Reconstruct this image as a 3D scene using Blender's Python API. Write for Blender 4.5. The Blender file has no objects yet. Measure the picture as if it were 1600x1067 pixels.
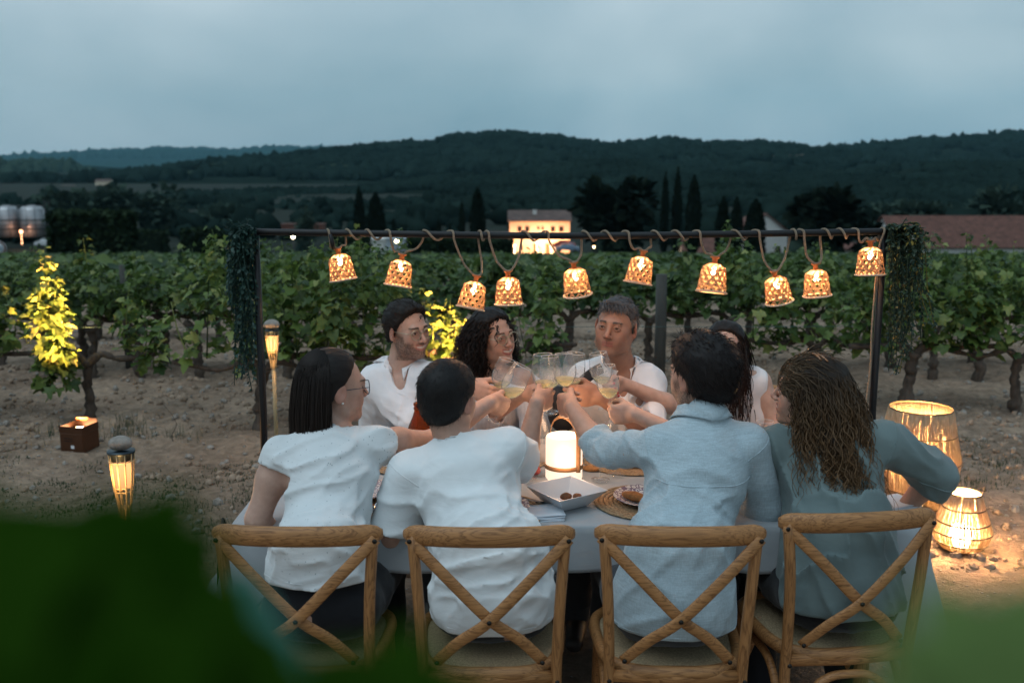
import bpy, math, random
import numpy as np
from mathutils import Vector, Matrix, Euler

R = math.radians
SC = bpy.context.scene
COL = SC.collection
CAM_H, PITCH, FPX = 1.85, 10.0, 1555.0

# ---------------------------------------------------------------- camera
cam_d = bpy.data.cameras.new('camera')
cam_d.sensor_width = 36.0
cam_d.lens = 36.0 * FPX / 1600.0
cam_d.clip_start = 0.02
cam_d.clip_end = 20000.0
cam_d.dof.use_dof = True
cam_d.dof.focus_distance = 3.45
cam_d.dof.aperture_fstop = 3.2
cam_d.dof.aperture_blades = 0
cam_o = bpy.data.objects.new('camera', cam_d)
COL.objects.link(cam_o)
cam_o.location = (0, 0, CAM_H)
cam_o.rotation_euler = (R(90 - PITCH), 0, 0)
SC.camera = cam_o

# ---------------------------------------------------------------- sky
world = bpy.data.worlds.new('World')
SC.world = world
world.use_nodes = True
wt = world.node_tree
wt.nodes.clear()
def wn(t, **kw):
    n = wt.nodes.new(t)
    for k, v in kw.items():
        setattr(n, k, v)
    return n
w_out = wn('ShaderNodeOutputWorld')
w_bg = wn('ShaderNodeBackground')
w_bg.inputs['Strength'].default_value = 0.11
SUN_ELEV, SUN_AZ = 4.0, 200.0            # low sun behind the camera, hidden by the overcast
sky = wn('ShaderNodeTexSky', sky_type='NISHITA', sun_disc=False)
sky.sun_elevation = R(SUN_ELEV)
sky.sun_rotation = R(SUN_AZ)
sky.altitude = 200
sky.air_density = 1.3
sky.dust_density = 1.0
sky.ozone_density = 3.0
tc = wn('ShaderNodeTexCoord')
mp = wn('ShaderNodeMapping')
mp.inputs['Scale'].default_value = (1.0, 1.0, 1.7)
mp.inputs['Location'].default_value = (0.35, 0.2, 0.15)
mp.inputs['Rotation'].default_value = (0, R(-8), 0)
wt.links.new(tc.outputs['Generated'], mp.inputs['Vector'])
nz = wn('ShaderNodeTexNoise')
nz.inputs['Scale'].default_value = 1.5
nz.inputs['Detail'].default_value = 6.0
nz.inputs['Roughness'].default_value = 0.48
nz.inputs['Distortion'].default_value = 0.35
wt.links.new(mp.outputs['Vector'], nz.inputs['Vector'])
rp = wn('ShaderNodeValToRGB')
rp.color_ramp.elements[0].position = 0.39
rp.color_ramp.elements[0].color = (1.30, 2.12, 2.70, 1)       # thin blue dusk cloud
rp.color_ramp.elements[1].position = 0.63
rp.color_ramp.elements[1].color = (3.25, 3.95, 4.40, 1)         # paler cloud sheet
wt.links.new(nz.outputs['Fac'], rp.inputs['Fac'])
mx = wn('ShaderNodeMixRGB')
mx.inputs['Fac'].default_value = 0.86                           # mostly overcast
wt.links.new(sky.outputs['Color'], mx.inputs['Color1'])
wt.links.new(rp.outputs['Color'], mx.inputs['Color2'])
wt.links.new(mx.outputs['Color'], w_bg.inputs['Color'])
wt.links.new(w_bg.outputs['Background'], w_out.inputs['Surface'])

# ---------------------------------------------------------------- sun (through the overcast, very soft)
sun_d = bpy.data.lights.new('sun', 'SUN')
sun_d.energy = 0.66
sun_d.angle = R(50)
sun_d.color = (0.78, 0.92, 1.0)
sun_o = bpy.data.objects.new('sun', sun_d)
COL.objects.link(sun_o)
sun_o.rotation_euler = (R(25), 0, R(-50))

# ---------------------------------------------------------------- render settings
SC.view_settings.view_transform = 'Standard'
SC.view_settings.look = 'None'
SC.view_settings.gamma = 1.0
SC.view_settings.exposure = 0.75
SC.view_settings.use_curve_mapping = False
SC.cycles.use_denoising = True
SC.cycles.max_bounces = 7
SC.cycles.transparent_max_bounces = 16
SC.cycles.transmission_bounces = 8
SC.cycles.volume_bounces = 0
SC.cycles.sample_clamp_indirect = 3.0
SC.cycles.caustics_reflective = False
SC.cycles.caustics_refractive = False
SC.cycles.use_light_tree = True
# ================================================================ helpers
rng = np.random.default_rng(7)
random.seed(7)
_cp, _sp = math.cos(R(PITCH)), math.sin(R(PITCH))

def at(px, py, Y):
    """point at forward distance Y on the sight line of a photograph pixel (for laying things out in metres)"""
    u, v = (px - 800.0) / FPX, (533.5 - py) / FPX
    dy, dz = _cp + v * _sp, -_sp + v * _cp
    return Vector((u * Y / dy, Y, CAM_H + dz * Y / dy))

def V(*a):
    return Vector(a)

# ---- numpy value noise
_perm = rng.random((64, 64, 64)).astype(np.float32)
def noise3(p):
    p = np.asarray(p, dtype=np.float32)
    i = np.floor(p).astype(np.int64)
    f = p - i
    f = f * f * (3 - 2 * f)
    i &= 63
    j = (i + 1) & 63
    x0, y0, z0 = i[..., 0], i[..., 1], i[..., 2]
    x1, y1, z1 = j[..., 0], j[..., 1], j[..., 2]
    fx, fy, fz = f[..., 0], f[..., 1], f[..., 2]
    def l(a, b, t): return a + (b - a) * t
    return 2 * l(l(l(_perm[x0, y0, z0], _perm[x1, y0, z0], fx), l(_perm[x0, y1, z0], _perm[x1, y1, z0], fx), fy),
                 l(l(_perm[x0, y0, z1], _perm[x1, y0, z1], fx), l(_perm[x0, y1, z1], _perm[x1, y1, z1], fx), fy), fz) - 1

def fbm(p, oct=4, lac=2.0, g=0.5):
    p = np.asarray(p, dtype=np.float32)
    s, a = 0.0, 1.0
    for k in range(oct):
        s = s + a * noise3(p * lac ** k + 17.3 * k)
        a *= g
    return s

# ---- object creation
def tag(o, label=None, cat=None, group=None, kind=None):
    if label: o['label'] = label
    if cat: o['category'] = cat
    if group: o['group'] = group
    if kind: o['kind'] = kind
    return o

def empty(name, loc=(0, 0, 0), label=None, cat=None, group=None, rz=0.0):
    o = bpy.data.objects.new(name, None)
    COL.objects.link(o)
    o.empty_display_size = 0.05
    o.location = loc
    o.rotation_euler = (0, 0, rz)
    return tag(o, label, cat, group)

def mesh_np(name, verts, quads=None, tris=None, smooth=True):
    me = bpy.data.meshes.new(name)
    verts = np.asarray(verts, dtype=np.float32).reshape(-1, 3)
    nq = 0 if quads is None else len(quads)
    nt = 0 if tris is None else len(tris)
    me.vertices.add(len(verts))
    me.vertices.foreach_set('co', verts.ravel())
    loops, starts = [], []
    if nq:
        loops.append(np.asarray(quads, dtype=np.int32).ravel())
        starts.append(np.arange(nq, dtype=np.int32) * 4)
    if nt:
        loops.append(np.asarray(tris, dtype=np.int32).ravel())
        starts.append(nq * 4 + np.arange(nt, dtype=np.int32) * 3)
    if loops:
        loops = np.concatenate(loops)
        starts = np.concatenate(starts)
        me.loops.add(len(loops))
        me.loops.foreach_set('vertex_index', loops)
        me.polygons.add(nq + nt)
        me.polygons.foreach_set('loop_start', starts)
        me.polygons.foreach_set('use_smooth', np.full(nq + nt, smooth))
    me.update(calc_edges=True)
    return me

def link(name, me, mat=None, parent=None, loc=None):
    o = bpy.data.objects.new(name, me)
    COL.objects.link(o)
    if mat is not None and len(me.materials) == 0:
        for m in (mat if isinstance(mat, (list, tuple)) else [mat]):
            me.materials.append(m)
    if parent is not None: o.parent = parent
    if loc is not None: o.location = loc
    return o

def copy_tree(o, parent=None):
    c = o.copy()
    COL.objects.link(c)
    if parent is not None: c.parent = parent
    for ch in list(o.children):
        copy_tree(ch, c)
    return c

def perp(d):
    d = Vector(d).normalized()
    a = Vector((0, 0, 1)) if abs(d.z) < 0.9 else Vector((1, 0, 0))
    x = a.cross(d).normalized()
    return x, d.cross(x)

class MB:
    """collects shapes; build() links them as one mesh object"""
    def __init__(s):
        s.v, s.f, s.sm, s.mi = [], [], [], []
    def add(s, vs, fs, smooth=True, mi=0):
        b = len(s.v)
        s.v += [tuple(x) for x in vs]
        s.f += [tuple(b + i for i in f) for f in fs]
        s.sm += [smooth] * len(fs)
        s.mi += [mi] * len(fs)
        return s
    def box(s, c, d, rot=None, mi=0, bev=0.0):
        hx, hy, hz = d[0] / 2, d[1] / 2, d[2] / 2
        if bev <= 0:
            vs = [Vector((x, y, z)) for x in (-hx, hx) for y in (-hy, hy) for z in (-hz, hz)]
            fs = [(0, 1, 3, 2), (4, 6, 7, 5), (0, 4, 5, 1), (2, 3, 7, 6), (0, 2, 6, 4), (1, 5, 7, 3)]
        else:
            b = min(bev, hx * .95, hy * .95, hz * .95)
            vs, idx = [], {}
            for sx in (-1, 1):
                for sy in (-1, 1):
                    for sz in (-1, 1):
                        for k, (ax, ay, az) in enumerate(((0, b, b), (b, 0, b), (b, b, 0))):
                            idx[(sx, sy, sz, k)] = len(vs)
                            vs.append(Vector((sx * (hx - ax), sy * (hy - ay), sz * (hz - az))))
            I = idx
            fs = []
            for q in (-1, 1):
                fs.append([I[(q, a, c2, 0)] for a, c2 in ((-1, -1), (1, -1), (1, 1), (-1, 1))][::q])
                fs.append([I[(a, q, c2, 1)] for a, c2 in ((-1, -1), (-1, 1), (1, 1), (1, -1))][::q])
                fs.append([I[(a, c2, q, 2)] for a, c2 in ((-1, -1), (1, -1), (1, 1), (-1, 1))][::q])
            for a in (-1, 1):
                for c2 in (-1, 1):
                    w = -1 if a * c2 > 0 else 1
                    fs.append([I[(a, c2, -1, 0)], I[(a, c2, -1, 1)], I[(a, c2, 1, 1)], I[(a, c2, 1, 0)]][::-w])
                    fs.append([I[(a, -1, c2, 0)], I[(a, -1, c2, 2)], I[(a, 1, c2, 2)], I[(a, 1, c2, 0)]][::w])
                    fs.append([I[(-1, a, c2, 1)], I[(-1, a, c2, 2)], I[(1, a, c2, 2)], I[(1, a, c2, 1)]][::-w])
                    for sz in (-1, 1):
                        pass
            for sx in (-1, 1):
                for sy in (-1, 1):
                    for sz in (-1, 1):
                        t = [I[(sx, sy, sz, 0)], I[(sx, sy, sz, 1)], I[(sx, sy, sz, 2)]]
                        fs.append(t if sx * sy * sz > 0 else t[::-1])
        if rot is not None: vs = [rot @ v for v in vs]
        c = Vector(c)
        return s.add([v + c for v in vs], fs, False, mi)
    def tube(s, pts, r, n=8, cap=True, flat=None, mi=0, smooth=True, closed=False, up=None):
        """tube along pts; r float or list; flat=(rx, ry) multipliers for an oval / strip"""
        pts = [Vector(p) for p in pts]
        m = len(pts)
        if not hasattr(r, '__len__'): r = [r] * m
        vs, fs = [], []
        x = None
        for i in range(m):
            a = pts[(i - 1) % m] if (i > 0 or closed) else pts[i]
            b = pts[(i + 1) % m] if (i < m - 1 or closed) else pts[i]
            d = (b - a)
            d = d.normalized() if d.length > 1e-9 else Vector((0, 0, 1))
            if up is not None:
                x = (Vector(up) - d * Vector(up).dot(d)).normalized()
            elif x is None: x = perp(d)[0]
            else:
                x = x - d * x.dot(d)
                x = x.normalized() if x.length > 1e-6 else perp(d)[0]
            y = d.cross(x)
            fx, fy = flat if flat else (1, 1)
            for k in range(n):
                t = 2 * math.pi * (k + 0.5) / n
                vs.append(pts[i] + x * (math.cos(t) * r[i] * fx) + y * (math.sin(t) * r[i] * fy))
        for i in range(m if closed else m - 1):
            for k in range(n):
                j = (i + 1) % m
                fs.append((i * n + k, i * n + (k + 1) % n, j * n + (k + 1) % n, j * n + k))
        s.add(vs, fs, smooth, mi)
        if cap and not closed:
            b = len(s.v) - len(vs)
            s.f += [tuple(b + k for k in range(n))[::-1], tuple(b + (m - 1) * n + k for k in range(n))]
            s.sm += [False, False]; s.mi += [mi, mi]
        return s
    def lathe(s, prof, n=24, M=None, mi=0, smooth=True, close=False):
        """prof: [(r, z)...] about z"""
        vs, fs = [], []
        m = len(prof)
        for (r, z) in prof:
            for k in range(n):
                t = 2 * math.pi * k / n
                v = Vector((r * math.cos(t), r * math.sin(t), z))
                vs.append(M @ v if M is not None else v)
        for i in range(m if close else m - 1):
            j = (i + 1) % m
            for k in range(n):
                fs.append((i * n + k, i * n + (k + 1) % n, j * n + (k + 1) % n, j * n + k))
        return s.add(vs, fs, smooth, mi)
    def ball(s, c, r, n=12, m=8, M=None, mi=0):
        rx, ry, rz = r if hasattr(r, '__len__') else (r, r, r)
        vs, fs = [], []
        c = Vector(c)
        for i in range(m + 1):
            ph = math.pi * i / m
            for k in range(n):
                t = 2 * math.pi * k / n
                v = Vector((rx * math.sin(ph) * math.cos(t), ry * math.sin(ph) * math.sin(t), -rz * math.cos(ph)))
                if M is not None: v = M @ v
                vs.append(c + v)
        for i in range(m):
            for k in range(n):
                fs.append((i * n + k, i * n + (k + 1) % n, (i + 1) * n + (k + 1) % n, (i + 1) * n + k))
        return s.add(vs, fs, True, mi)
    def mesh(s, name):
        me = bpy.data.meshes.new(name)
        me.from_pydata(s.v, [], s.f)
        me.polygons.foreach_set('use_smooth', s.sm)
        me.polygons.foreach_set('material_index', s.mi)
        me.update()
        return me
    def build(s, name, mat, parent=None, loc=None):
        return link(name, s.mesh(name), mat, parent, loc)

def bez(ctrl, n):
    """Catmull-Rom through ctrl"""
    P = [Vector(c) for c in ctrl]
    P = [P[0] * 2 - P[1]] + P + [P[-1] * 2 - P[-2]]
    out = []
    segs = len(P) - 3
    for i in range(n + 1):
        t = i / n * segs
        k = min(int(t), segs - 1)
        t -= k
        a, b, c, d = P[k:k + 4]
        out.append(0.5 * ((2 * b) + (c - a) * t + (2 * a - 5 * b + 4 * c - d) * t * t + (3 * b - a - 3 * c + d) * t ** 3))
    return out

# ---- materials
def new_mat(name):
    m = bpy.data.materials.new(name)
    m.use_nodes = True
    nt = m.node_tree
    nt.nodes.clear()
    out = nt.nodes.new('ShaderNodeOutputMaterial')
    return m, nt, out

def N(nt, t, ins=None, **kw):
    n = nt.nodes.new(t)
    for k, v in kw.items(): setattr(n, k, v)
    if ins:
        for k, v in ins.items():
            if isinstance(v, bpy.types.NodeSocket): nt.links.new(v, n.inputs[k])
            else: n.inputs[k].default_value = v
    return n

def c4(c): return (c[0], c[1], c[2], 1.0)

def ramp(nt, fac, stops):
    n = nt.nodes.new('ShaderNodeValToRGB')
    nt.links.new(fac, n.inputs['Fac'])
    el = n.color_ramp.elements
    while len(el) < len(stops): el.new(0.5)
    for e, (p, c) in zip(el, stops):
        e.position = p
        e.color = c4(c) if hasattr(c, '__len__') else (c, c, c, 1)
    return n.outputs['Color']

def pbr(name, base, rough=0.6, metal=0.0, var=0.0, vscale=8.0, bump=0.0, bscale=60.0, stretch=None, obj_var=0.0,
        trans=0.0, ior=1.45, emit=None, estr=0.0, sss=0.0, coat=0.0, attr=None, spec=0.5, sheen=0.0, alpha=1.0, base2=None):
    m, nt, out = new_mat(name)
    b = N(nt, 'ShaderNodeBsdfPrincipled', {'Roughness': rough, 'Metallic': metal, 'IOR': ior})
    b.inputs['Specular IOR Level'].default_value = spec
    tcn = N(nt, 'ShaderNodeTexCoord')
    vec = tcn.outputs['Object']
    if stretch:
        vec = N(nt, 'ShaderNodeMapping', {'Vector': vec, 'Scale': stretch}).outputs['Vector']
    col = None
    if attr:
        col = N(nt, 'ShaderNodeAttribute', attribute_name=attr).outputs['Color']
    if var > 0 or base2:
        nz = N(nt, 'ShaderNodeTexNoise', {'Vector': vec, 'Scale': vscale, 'Detail': 5.0, 'Roughness': 0.6})
        lo = [x * (1 - var) for x in base]
        hi = [min(1, x * (1 + var)) for x in (base2 or base)]
        if attr:
            f = ramp(nt, nz.outputs['Fac'], [(0.3, 1 - var), (0.7, 1 + var)])
            col = N(nt, 'ShaderNodeMixRGB', {'Fac': 1.0, 'Color1': col, 'Color2': f}, blend_type='MULTIPLY').outputs['Color']
        else:
            col = ramp(nt, nz.outputs['Fac'], [(0.32, lo), (0.68, hi)])
    if obj_var > 0:
        oi = N(nt, 'ShaderNodeObjectInfo')
        f = ramp(nt, oi.outputs['Random'], [(0.0, 1 - obj_var), (1.0, 1 + obj_var)])
        src = {'Fac': 1.0, 'Color2': f}
        src['Color1'] = col if col is not None else c4(base)
        col = N(nt, 'ShaderNodeMixRGB', src, blend_type='MULTIPLY').outputs['Color']
    if col is not None: nt.links.new(col, b.inputs['Base Color'])
    else: b.inputs['Base Color'].default_value = c4(base)
    if bump > 0:
        nb = N(nt, 'ShaderNodeTexNoise', {'Vector': vec, 'Scale': bscale, 'Detail': 4.0, 'Roughness': 0.6})
        bp = N(nt, 'ShaderNodeBump', {'Height': nb.outputs['Fac'], 'Strength': bump, 'Distance': 0.01})
        nt.links.new(bp.outputs['Normal'], b.inputs['Normal'])
    b.inputs['Transmission Weight'].default_value = trans
    b.inputs['Subsurface Weight'].default_value = sss
    if sss > 0:
        b.inputs['Subsurface Radius'].default_value = (1.0, 0.35, 0.2)
        b.inputs['Subsurface Scale'].default_value = 0.01
    b.inputs['Coat Weight'].default_value = coat
    b.inputs['Sheen Weight'].default_value = sheen
    b.inputs['Alpha'].default_value = alpha
    if emit:
        b.inputs['Emission Color'].default_value = c4(emit)
        b.inputs['Emission Strength'].default_value = estr
    nt.links.new(b.outputs['BSDF'], out.inputs['Surface'])
    return m

def emission(name, col, s):
    m, nt, out = new_mat(name)
    e = N(nt, 'ShaderNodeEmission', {'Color': c4(col), 'Strength': s})
    nt.links.new(e.outputs['Emission'], out.inputs['Surface'])
    return m

def leafmat(name, lo, hi, trans=0.35, rough=0.5, young=None, spec=0.35):
    """leaf: diffuse + translucency, colour varies from leaf to leaf (per island and per object)"""
    m, nt, out = new_mat(name)
    g = N(nt, 'ShaderNodeNewGeometry')
    oi = N(nt, 'ShaderNodeObjectInfo')
    a = N(nt, 'ShaderNodeMath', {0: g.outputs['Random Per Island'], 1: oi.outputs['Random']}, operation='ADD')
    fr = N(nt, 'ShaderNodeMath', {0: a.outputs[0]}, operation='FRACT')
    st = [(0.0, lo), (0.8, hi)] + ([(1.0, young)] if young else [])
    col = ramp(nt, fr.outputs[0], st)
    tcn = N(nt, 'ShaderNodeTexCoord')
    nz = N(nt, 'ShaderNodeTexNoise', {'Vector': tcn.outputs['Object'], 'Scale': 40.0, 'Detail': 3.0})
    col = N(nt, 'ShaderNodeMixRGB', {'Fac': 1.0, 'Color1': col, 'Color2': ramp(nt, nz.outputs['Fac'], [(0.3, 0.75), (0.7, 1.2)])}, blend_type='MULTIPLY').outputs['Color']
    b = N(nt, 'ShaderNodeBsdfPrincipled', {'Base Color': col, 'Roughness': rough, 'Specular IOR Level': spec})
    tr = N(nt, 'ShaderNodeBsdfTranslucent', {'Color': col})
    mx = N(nt, 'ShaderNodeMixShader', {0: trans, 1: b.outputs[0], 2: tr.outputs[0]})
    nt.links.new(mx.outputs[0], out.inputs['Surface'])
    return m

# ---- signed-distance bodies -> one continuous surface (surface nets on a rectilinear grid)
class Body:
    def __init__(s):
        s.pr = []
    def _add(s, fn, lo, hi, k, op):
        m = k + 0.05
        s.pr.append((fn, np.array(lo, dtype=np.float32) - m, np.array(hi, dtype=np.float32) + m, k, op))
        return s
    def cone(s, a, b, ra, rb, k=0.02, op='+', sc=None, frame=None):
        """rounded cone a->b; sc=(sx,sy,sz) squash in the axes of frame (3x3 rows)"""
        a = np.array(a, dtype=np.float32); b = np.array(b, dtype=np.float32)
        rm = max(ra, rb)
        lo, hi = np.minimum(a, b) - rm, np.maximum(a, b) + rm
        F = np.eye(3, dtype=np.float32) if frame is None else np.array(frame, dtype=np.float32)
        S = np.ones(3, dtype=np.float32) if sc is None else np.array(sc, dtype=np.float32)
        if sc is not None:
            e = rm * float(S.max())
            lo, hi = np.minimum(a, b) - e, np.maximum(a, b) + e
        smin = float(S.min())
        def loc(p): return (p @ F.T) / S
        la, lb = loc(a[None])[0], loc(b[None])[0]
        ba = lb - la
        den = float(ba @ ba) + 1e-12
        def fn(p):
            q = loc(p) - la
            t = np.clip((q @ ba) / den, 0, 1)
            d = np.sqrt(((q - t[:, None] * ba) ** 2).sum(1))
            return (d - (ra + (rb - ra) * t)) * smin
        return s._add(fn, lo, hi, k, op)
    def ell(s, c, r, k=0.02, op='+', frame=None):
        c = np.array(c, dtype=np.float32); r = np.array(r, dtype=np.float32)
        F = np.eye(3, dtype=np.float32) if frame is None else np.array(frame, dtype=np.float32)
        e = float(r.max())
        def fn(p):
            q = (p - c) @ F.T
            k0 = np.sqrt(((q / r) ** 2).sum(1))
            k1 = np.sqrt(((q / (r * r)) ** 2).sum(1)) + 1e-9
            return k0 * (k0 - 1.0) / k1
        return s._add(fn, c - e, c + e, k, op)
    def plane(s, p0, n, k=0.0, lo=(-9, -9, -9), hi=(9, 9, 9)):
        """keeps only the side the normal points away from"""
        p0 = np.array(p0, dtype=np.float32); n = np.array(Vector(n).normalized(), dtype=np.float32)
        def fn(p): return (p - p0) @ n
        return s._add(fn, lo, hi, k, '&')
    def cut(s, body, k=0.0):
        """subtract another Body"""
        lo = np.min([q[1] for q in body.pr], axis=0); hi = np.max([q[2] for q in body.pr], axis=0)
        return s._add(lambda p: body(p), lo, hi, k, '-')
    def disp(s, fn):
        s.pr.append((fn, None, None, 0, 'd'))
        return s
    def __call__(s, P):
        d = np.full(len(P), 0.5, dtype=np.float32)
        for fn, lo, hi, k, op in s.pr:
            if op == 'd':
                idx = np.nonzero(np.abs(d) < 0.06)[0]
                if len(idx): d[idx] += fn(P[idx])
                continue
            idx = np.nonzero(((P > lo) & (P < hi)).all(1))[0]
            if not len(idx): continue
            v = fn(P[idx]).astype(np.float32)
            o = d[idx]
            if op == '+':
                if k > 0:
                    h = np.maximum(k - np.abs(o - v), 0) / k
                    d[idx] = np.minimum(o, v) - h * h * k * 0.25
                else: d[idx] = np.minimum(o, v)
            else:
                if op == '-': v = -v
                if k > 0:
                    h = np.maximum(k - np.abs(o - v), 0) / k
                    d[idx] = np.maximum(o, v) + h * h * k * 0.25
                else: d[idx] = np.maximum(o, v)
        return d

def axis(lo, hi, step, fine=()):
    """grid lines from lo to hi; fine = [(a, b, step)] intervals of finer spacing"""
    out, x = [lo], lo
    while x < hi:
        st = step
        for a, b, f in fine:
            if a <= x <= b: st = min(st, f)
            elif x < a < x + st: st = max(min(st, a - x), f)
        x += st
        out.append(x)
    return np.array(out, dtype=np.float32)

def surface(f, X, Y, Z, smooth_it=1, B=8):
    nx, ny, nz = len(X), len(Y), len(Z)
    bx, by, bz = -(-(nx - 1) // B), -(-(ny - 1) // B), -(-(nz - 1) // B)
    def cen(A, n):
        i0 = np.arange(n) * B
        i1 = np.minimum(i0 + B, len(A) - 1)
        return (A[i0] + A[i1]) / 2, (A[i1] - A[i0]) / 2
    cx, hx = cen(X, bx); cy, hy = cen(Y, by); cz, hz = cen(Z, bz)
    C = np.stack(np.meshgrid(cx, cy, cz, indexing='ij'), -1).reshape(-1, 3)
    Hh = np.sqrt((np.stack(np.meshgrid(hx, hy, hz, indexing='ij'), -1).reshape(-1, 3) ** 2).sum(1))
    d = f(C)
    act = (np.abs(d) < Hh * 1.35 + 0.03).reshape(bx, by, bz)
    mask = np.zeros((bx * B + 1, by * B + 1, bz * B + 1), dtype=bool)
    big = act.repeat(B, 0).repeat(B, 1).repeat(B, 2)
    for a in (0, 1):
        for b in (0, 1):
            for c in (0, 1):
                mask[a:a + big.shape[0], b:b + big.shape[1], c:c + big.shape[2]] |= big
    mask = mask[:nx, :ny, :nz]
    I = np.nonzero(mask)
    P = np.stack([X[I[0]], Y[I[1]], Z[I[2]]], -1).astype(np.float32)
    vals = np.empty(len(P), dtype=np.float32)
    for s in range(0, len(P), 400000):
        vals[s:s + 400000] = f(P[s:s + 400000])
    D = np.full((nx, ny, nz), 1.0, dtype=np.float32)
    D[I] = vals
    S = D < 0
    def cells(A, fn):
        r = A[:-1, :-1, :-1].copy()
        for a in (0, 1):
            for b in (0, 1):
                for c in (0, 1):
                    if a or b or c:
                        r = fn(r, A[a:nx - 1 + a, b:ny - 1 + b, c:nz - 1 + c])
        return r
    okc = cells(mask, np.logical_and)
    mix = cells(S, np.logical_or) & ~cells(S, np.logical_and) & okc
    ci = np.nonzero(mix)
    n = len(ci[0])
    vid = np.full(mix.shape, -1, dtype=np.int32)
    vid[ci] = np.arange(n)
    acc = np.zeros((n, 3)); cnt = np.zeros(n)
    off = [(a, b, c) for a in (0, 1) for b in (0, 1) for c in (0, 1)]
    for ax in range(3):
        for o in off:
            if o[ax]: continue
            o2 = list(o); o2[ax] = 1
            i0 = (ci[0] + o[0], ci[1] + o[1], ci[2] + o[2]); i1 = (ci[0] + o2[0], ci[1] + o2[1], ci[2] + o2[2])
            d0, d1 = D[i0], D[i1]
            m = (d0 < 0) != (d1 < 0)
            t = np.where(m, d0 / np.where(m, d0 - d1, 1), 0)
            p0 = np.stack([X[i0[0]], Y[i0[1]], Z[i0[2]]], -1); p1 = np.stack([X[i1[0]], Y[i1[1]], Z[i1[2]]], -1)
            acc += np.where(m[:, None], p0 + (p1 - p0) * t[:, None], 0)
            cnt += m
    verts = acc / np.maximum(cnt, 1)[:, None]
    quads = []
    for ax in range(3):
        A0 = [slice(0, nx), slice(0, ny), slice(0, nz)]
        A1 = list(A0)
        dims = [nx, ny, nz]
        A0[ax] = slice(0, dims[ax] - 1); A1[ax] = slice(1, dims[ax])
        ch = (S[tuple(A0)] != S[tuple(A1)]) & mask[tuple(A0)] & mask[tuple(A1)]
        e = np.stack(np.nonzero(ch), -1)
        u, w = (ax + 1) % 3, (ax + 2) % 3
        e = e[(e[:, u] > 0) & (e[:, w] > 0) & (e[:, u] < dims[u] - 1) & (e[:, w] < dims[w] - 1)]
        if not len(e): continue
        ids = []
        for du, dw in ((1, 1), (0, 1), (0, 0), (1, 0)):
            c = e.copy(); c[:, u] -= du; c[:, w] -= dw
            ids.append(vid[c[:, 0], c[:, 1], c[:, 2]])
        q = np.stack(ids, -1)
        inside = S[e[:, 0], e[:, 1], e[:, 2]]
        q = np.where(inside[:, None], q, q[:, ::-1])
        quads.append(q[(q >= 0).all(1)])
    quads = np.concatenate(quads)
    for _ in range(smooth_it):
        a = quads.ravel(); b = np.roll(quads, -1, axis=1).ravel()
        ii = np.concatenate([a, b]); jj = np.concatenate([b, a])
        c = np.bincount(ii, minlength=n)
        s = np.stack([np.bincount(ii, weights=verts[jj, q], minlength=n) for q in range(3)], -1)
        verts = verts * 0.5 + 0.5 * s / np.maximum(c, 1)[:, None]
    return verts, quads

def set_colors(me, cols, name='tint'):
    a = me.color_attributes.new(name, 'FLOAT_COLOR', 'POINT')
    c = np.ones((len(me.vertices), 4), dtype=np.float32)
    c[:, :3] = cols
    a.data.foreach_set('color', c.ravel())
# ================================================================ ground
def ground_z(x, y):
    x = np.asarray(x, dtype=np.float64); y = np.asarray(y, dtype=np.float64)
    t = np.clip(y - 9.0, 0, None)
    z = -0.0865 * np.minimum(t, 172.0)
    z = z + 0.0865 * 2 * (1 - np.exp(-np.minimum(t, 30) / 3.0)) * np.where(t > 0, 1, 0) * 0.6
    return z

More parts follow.
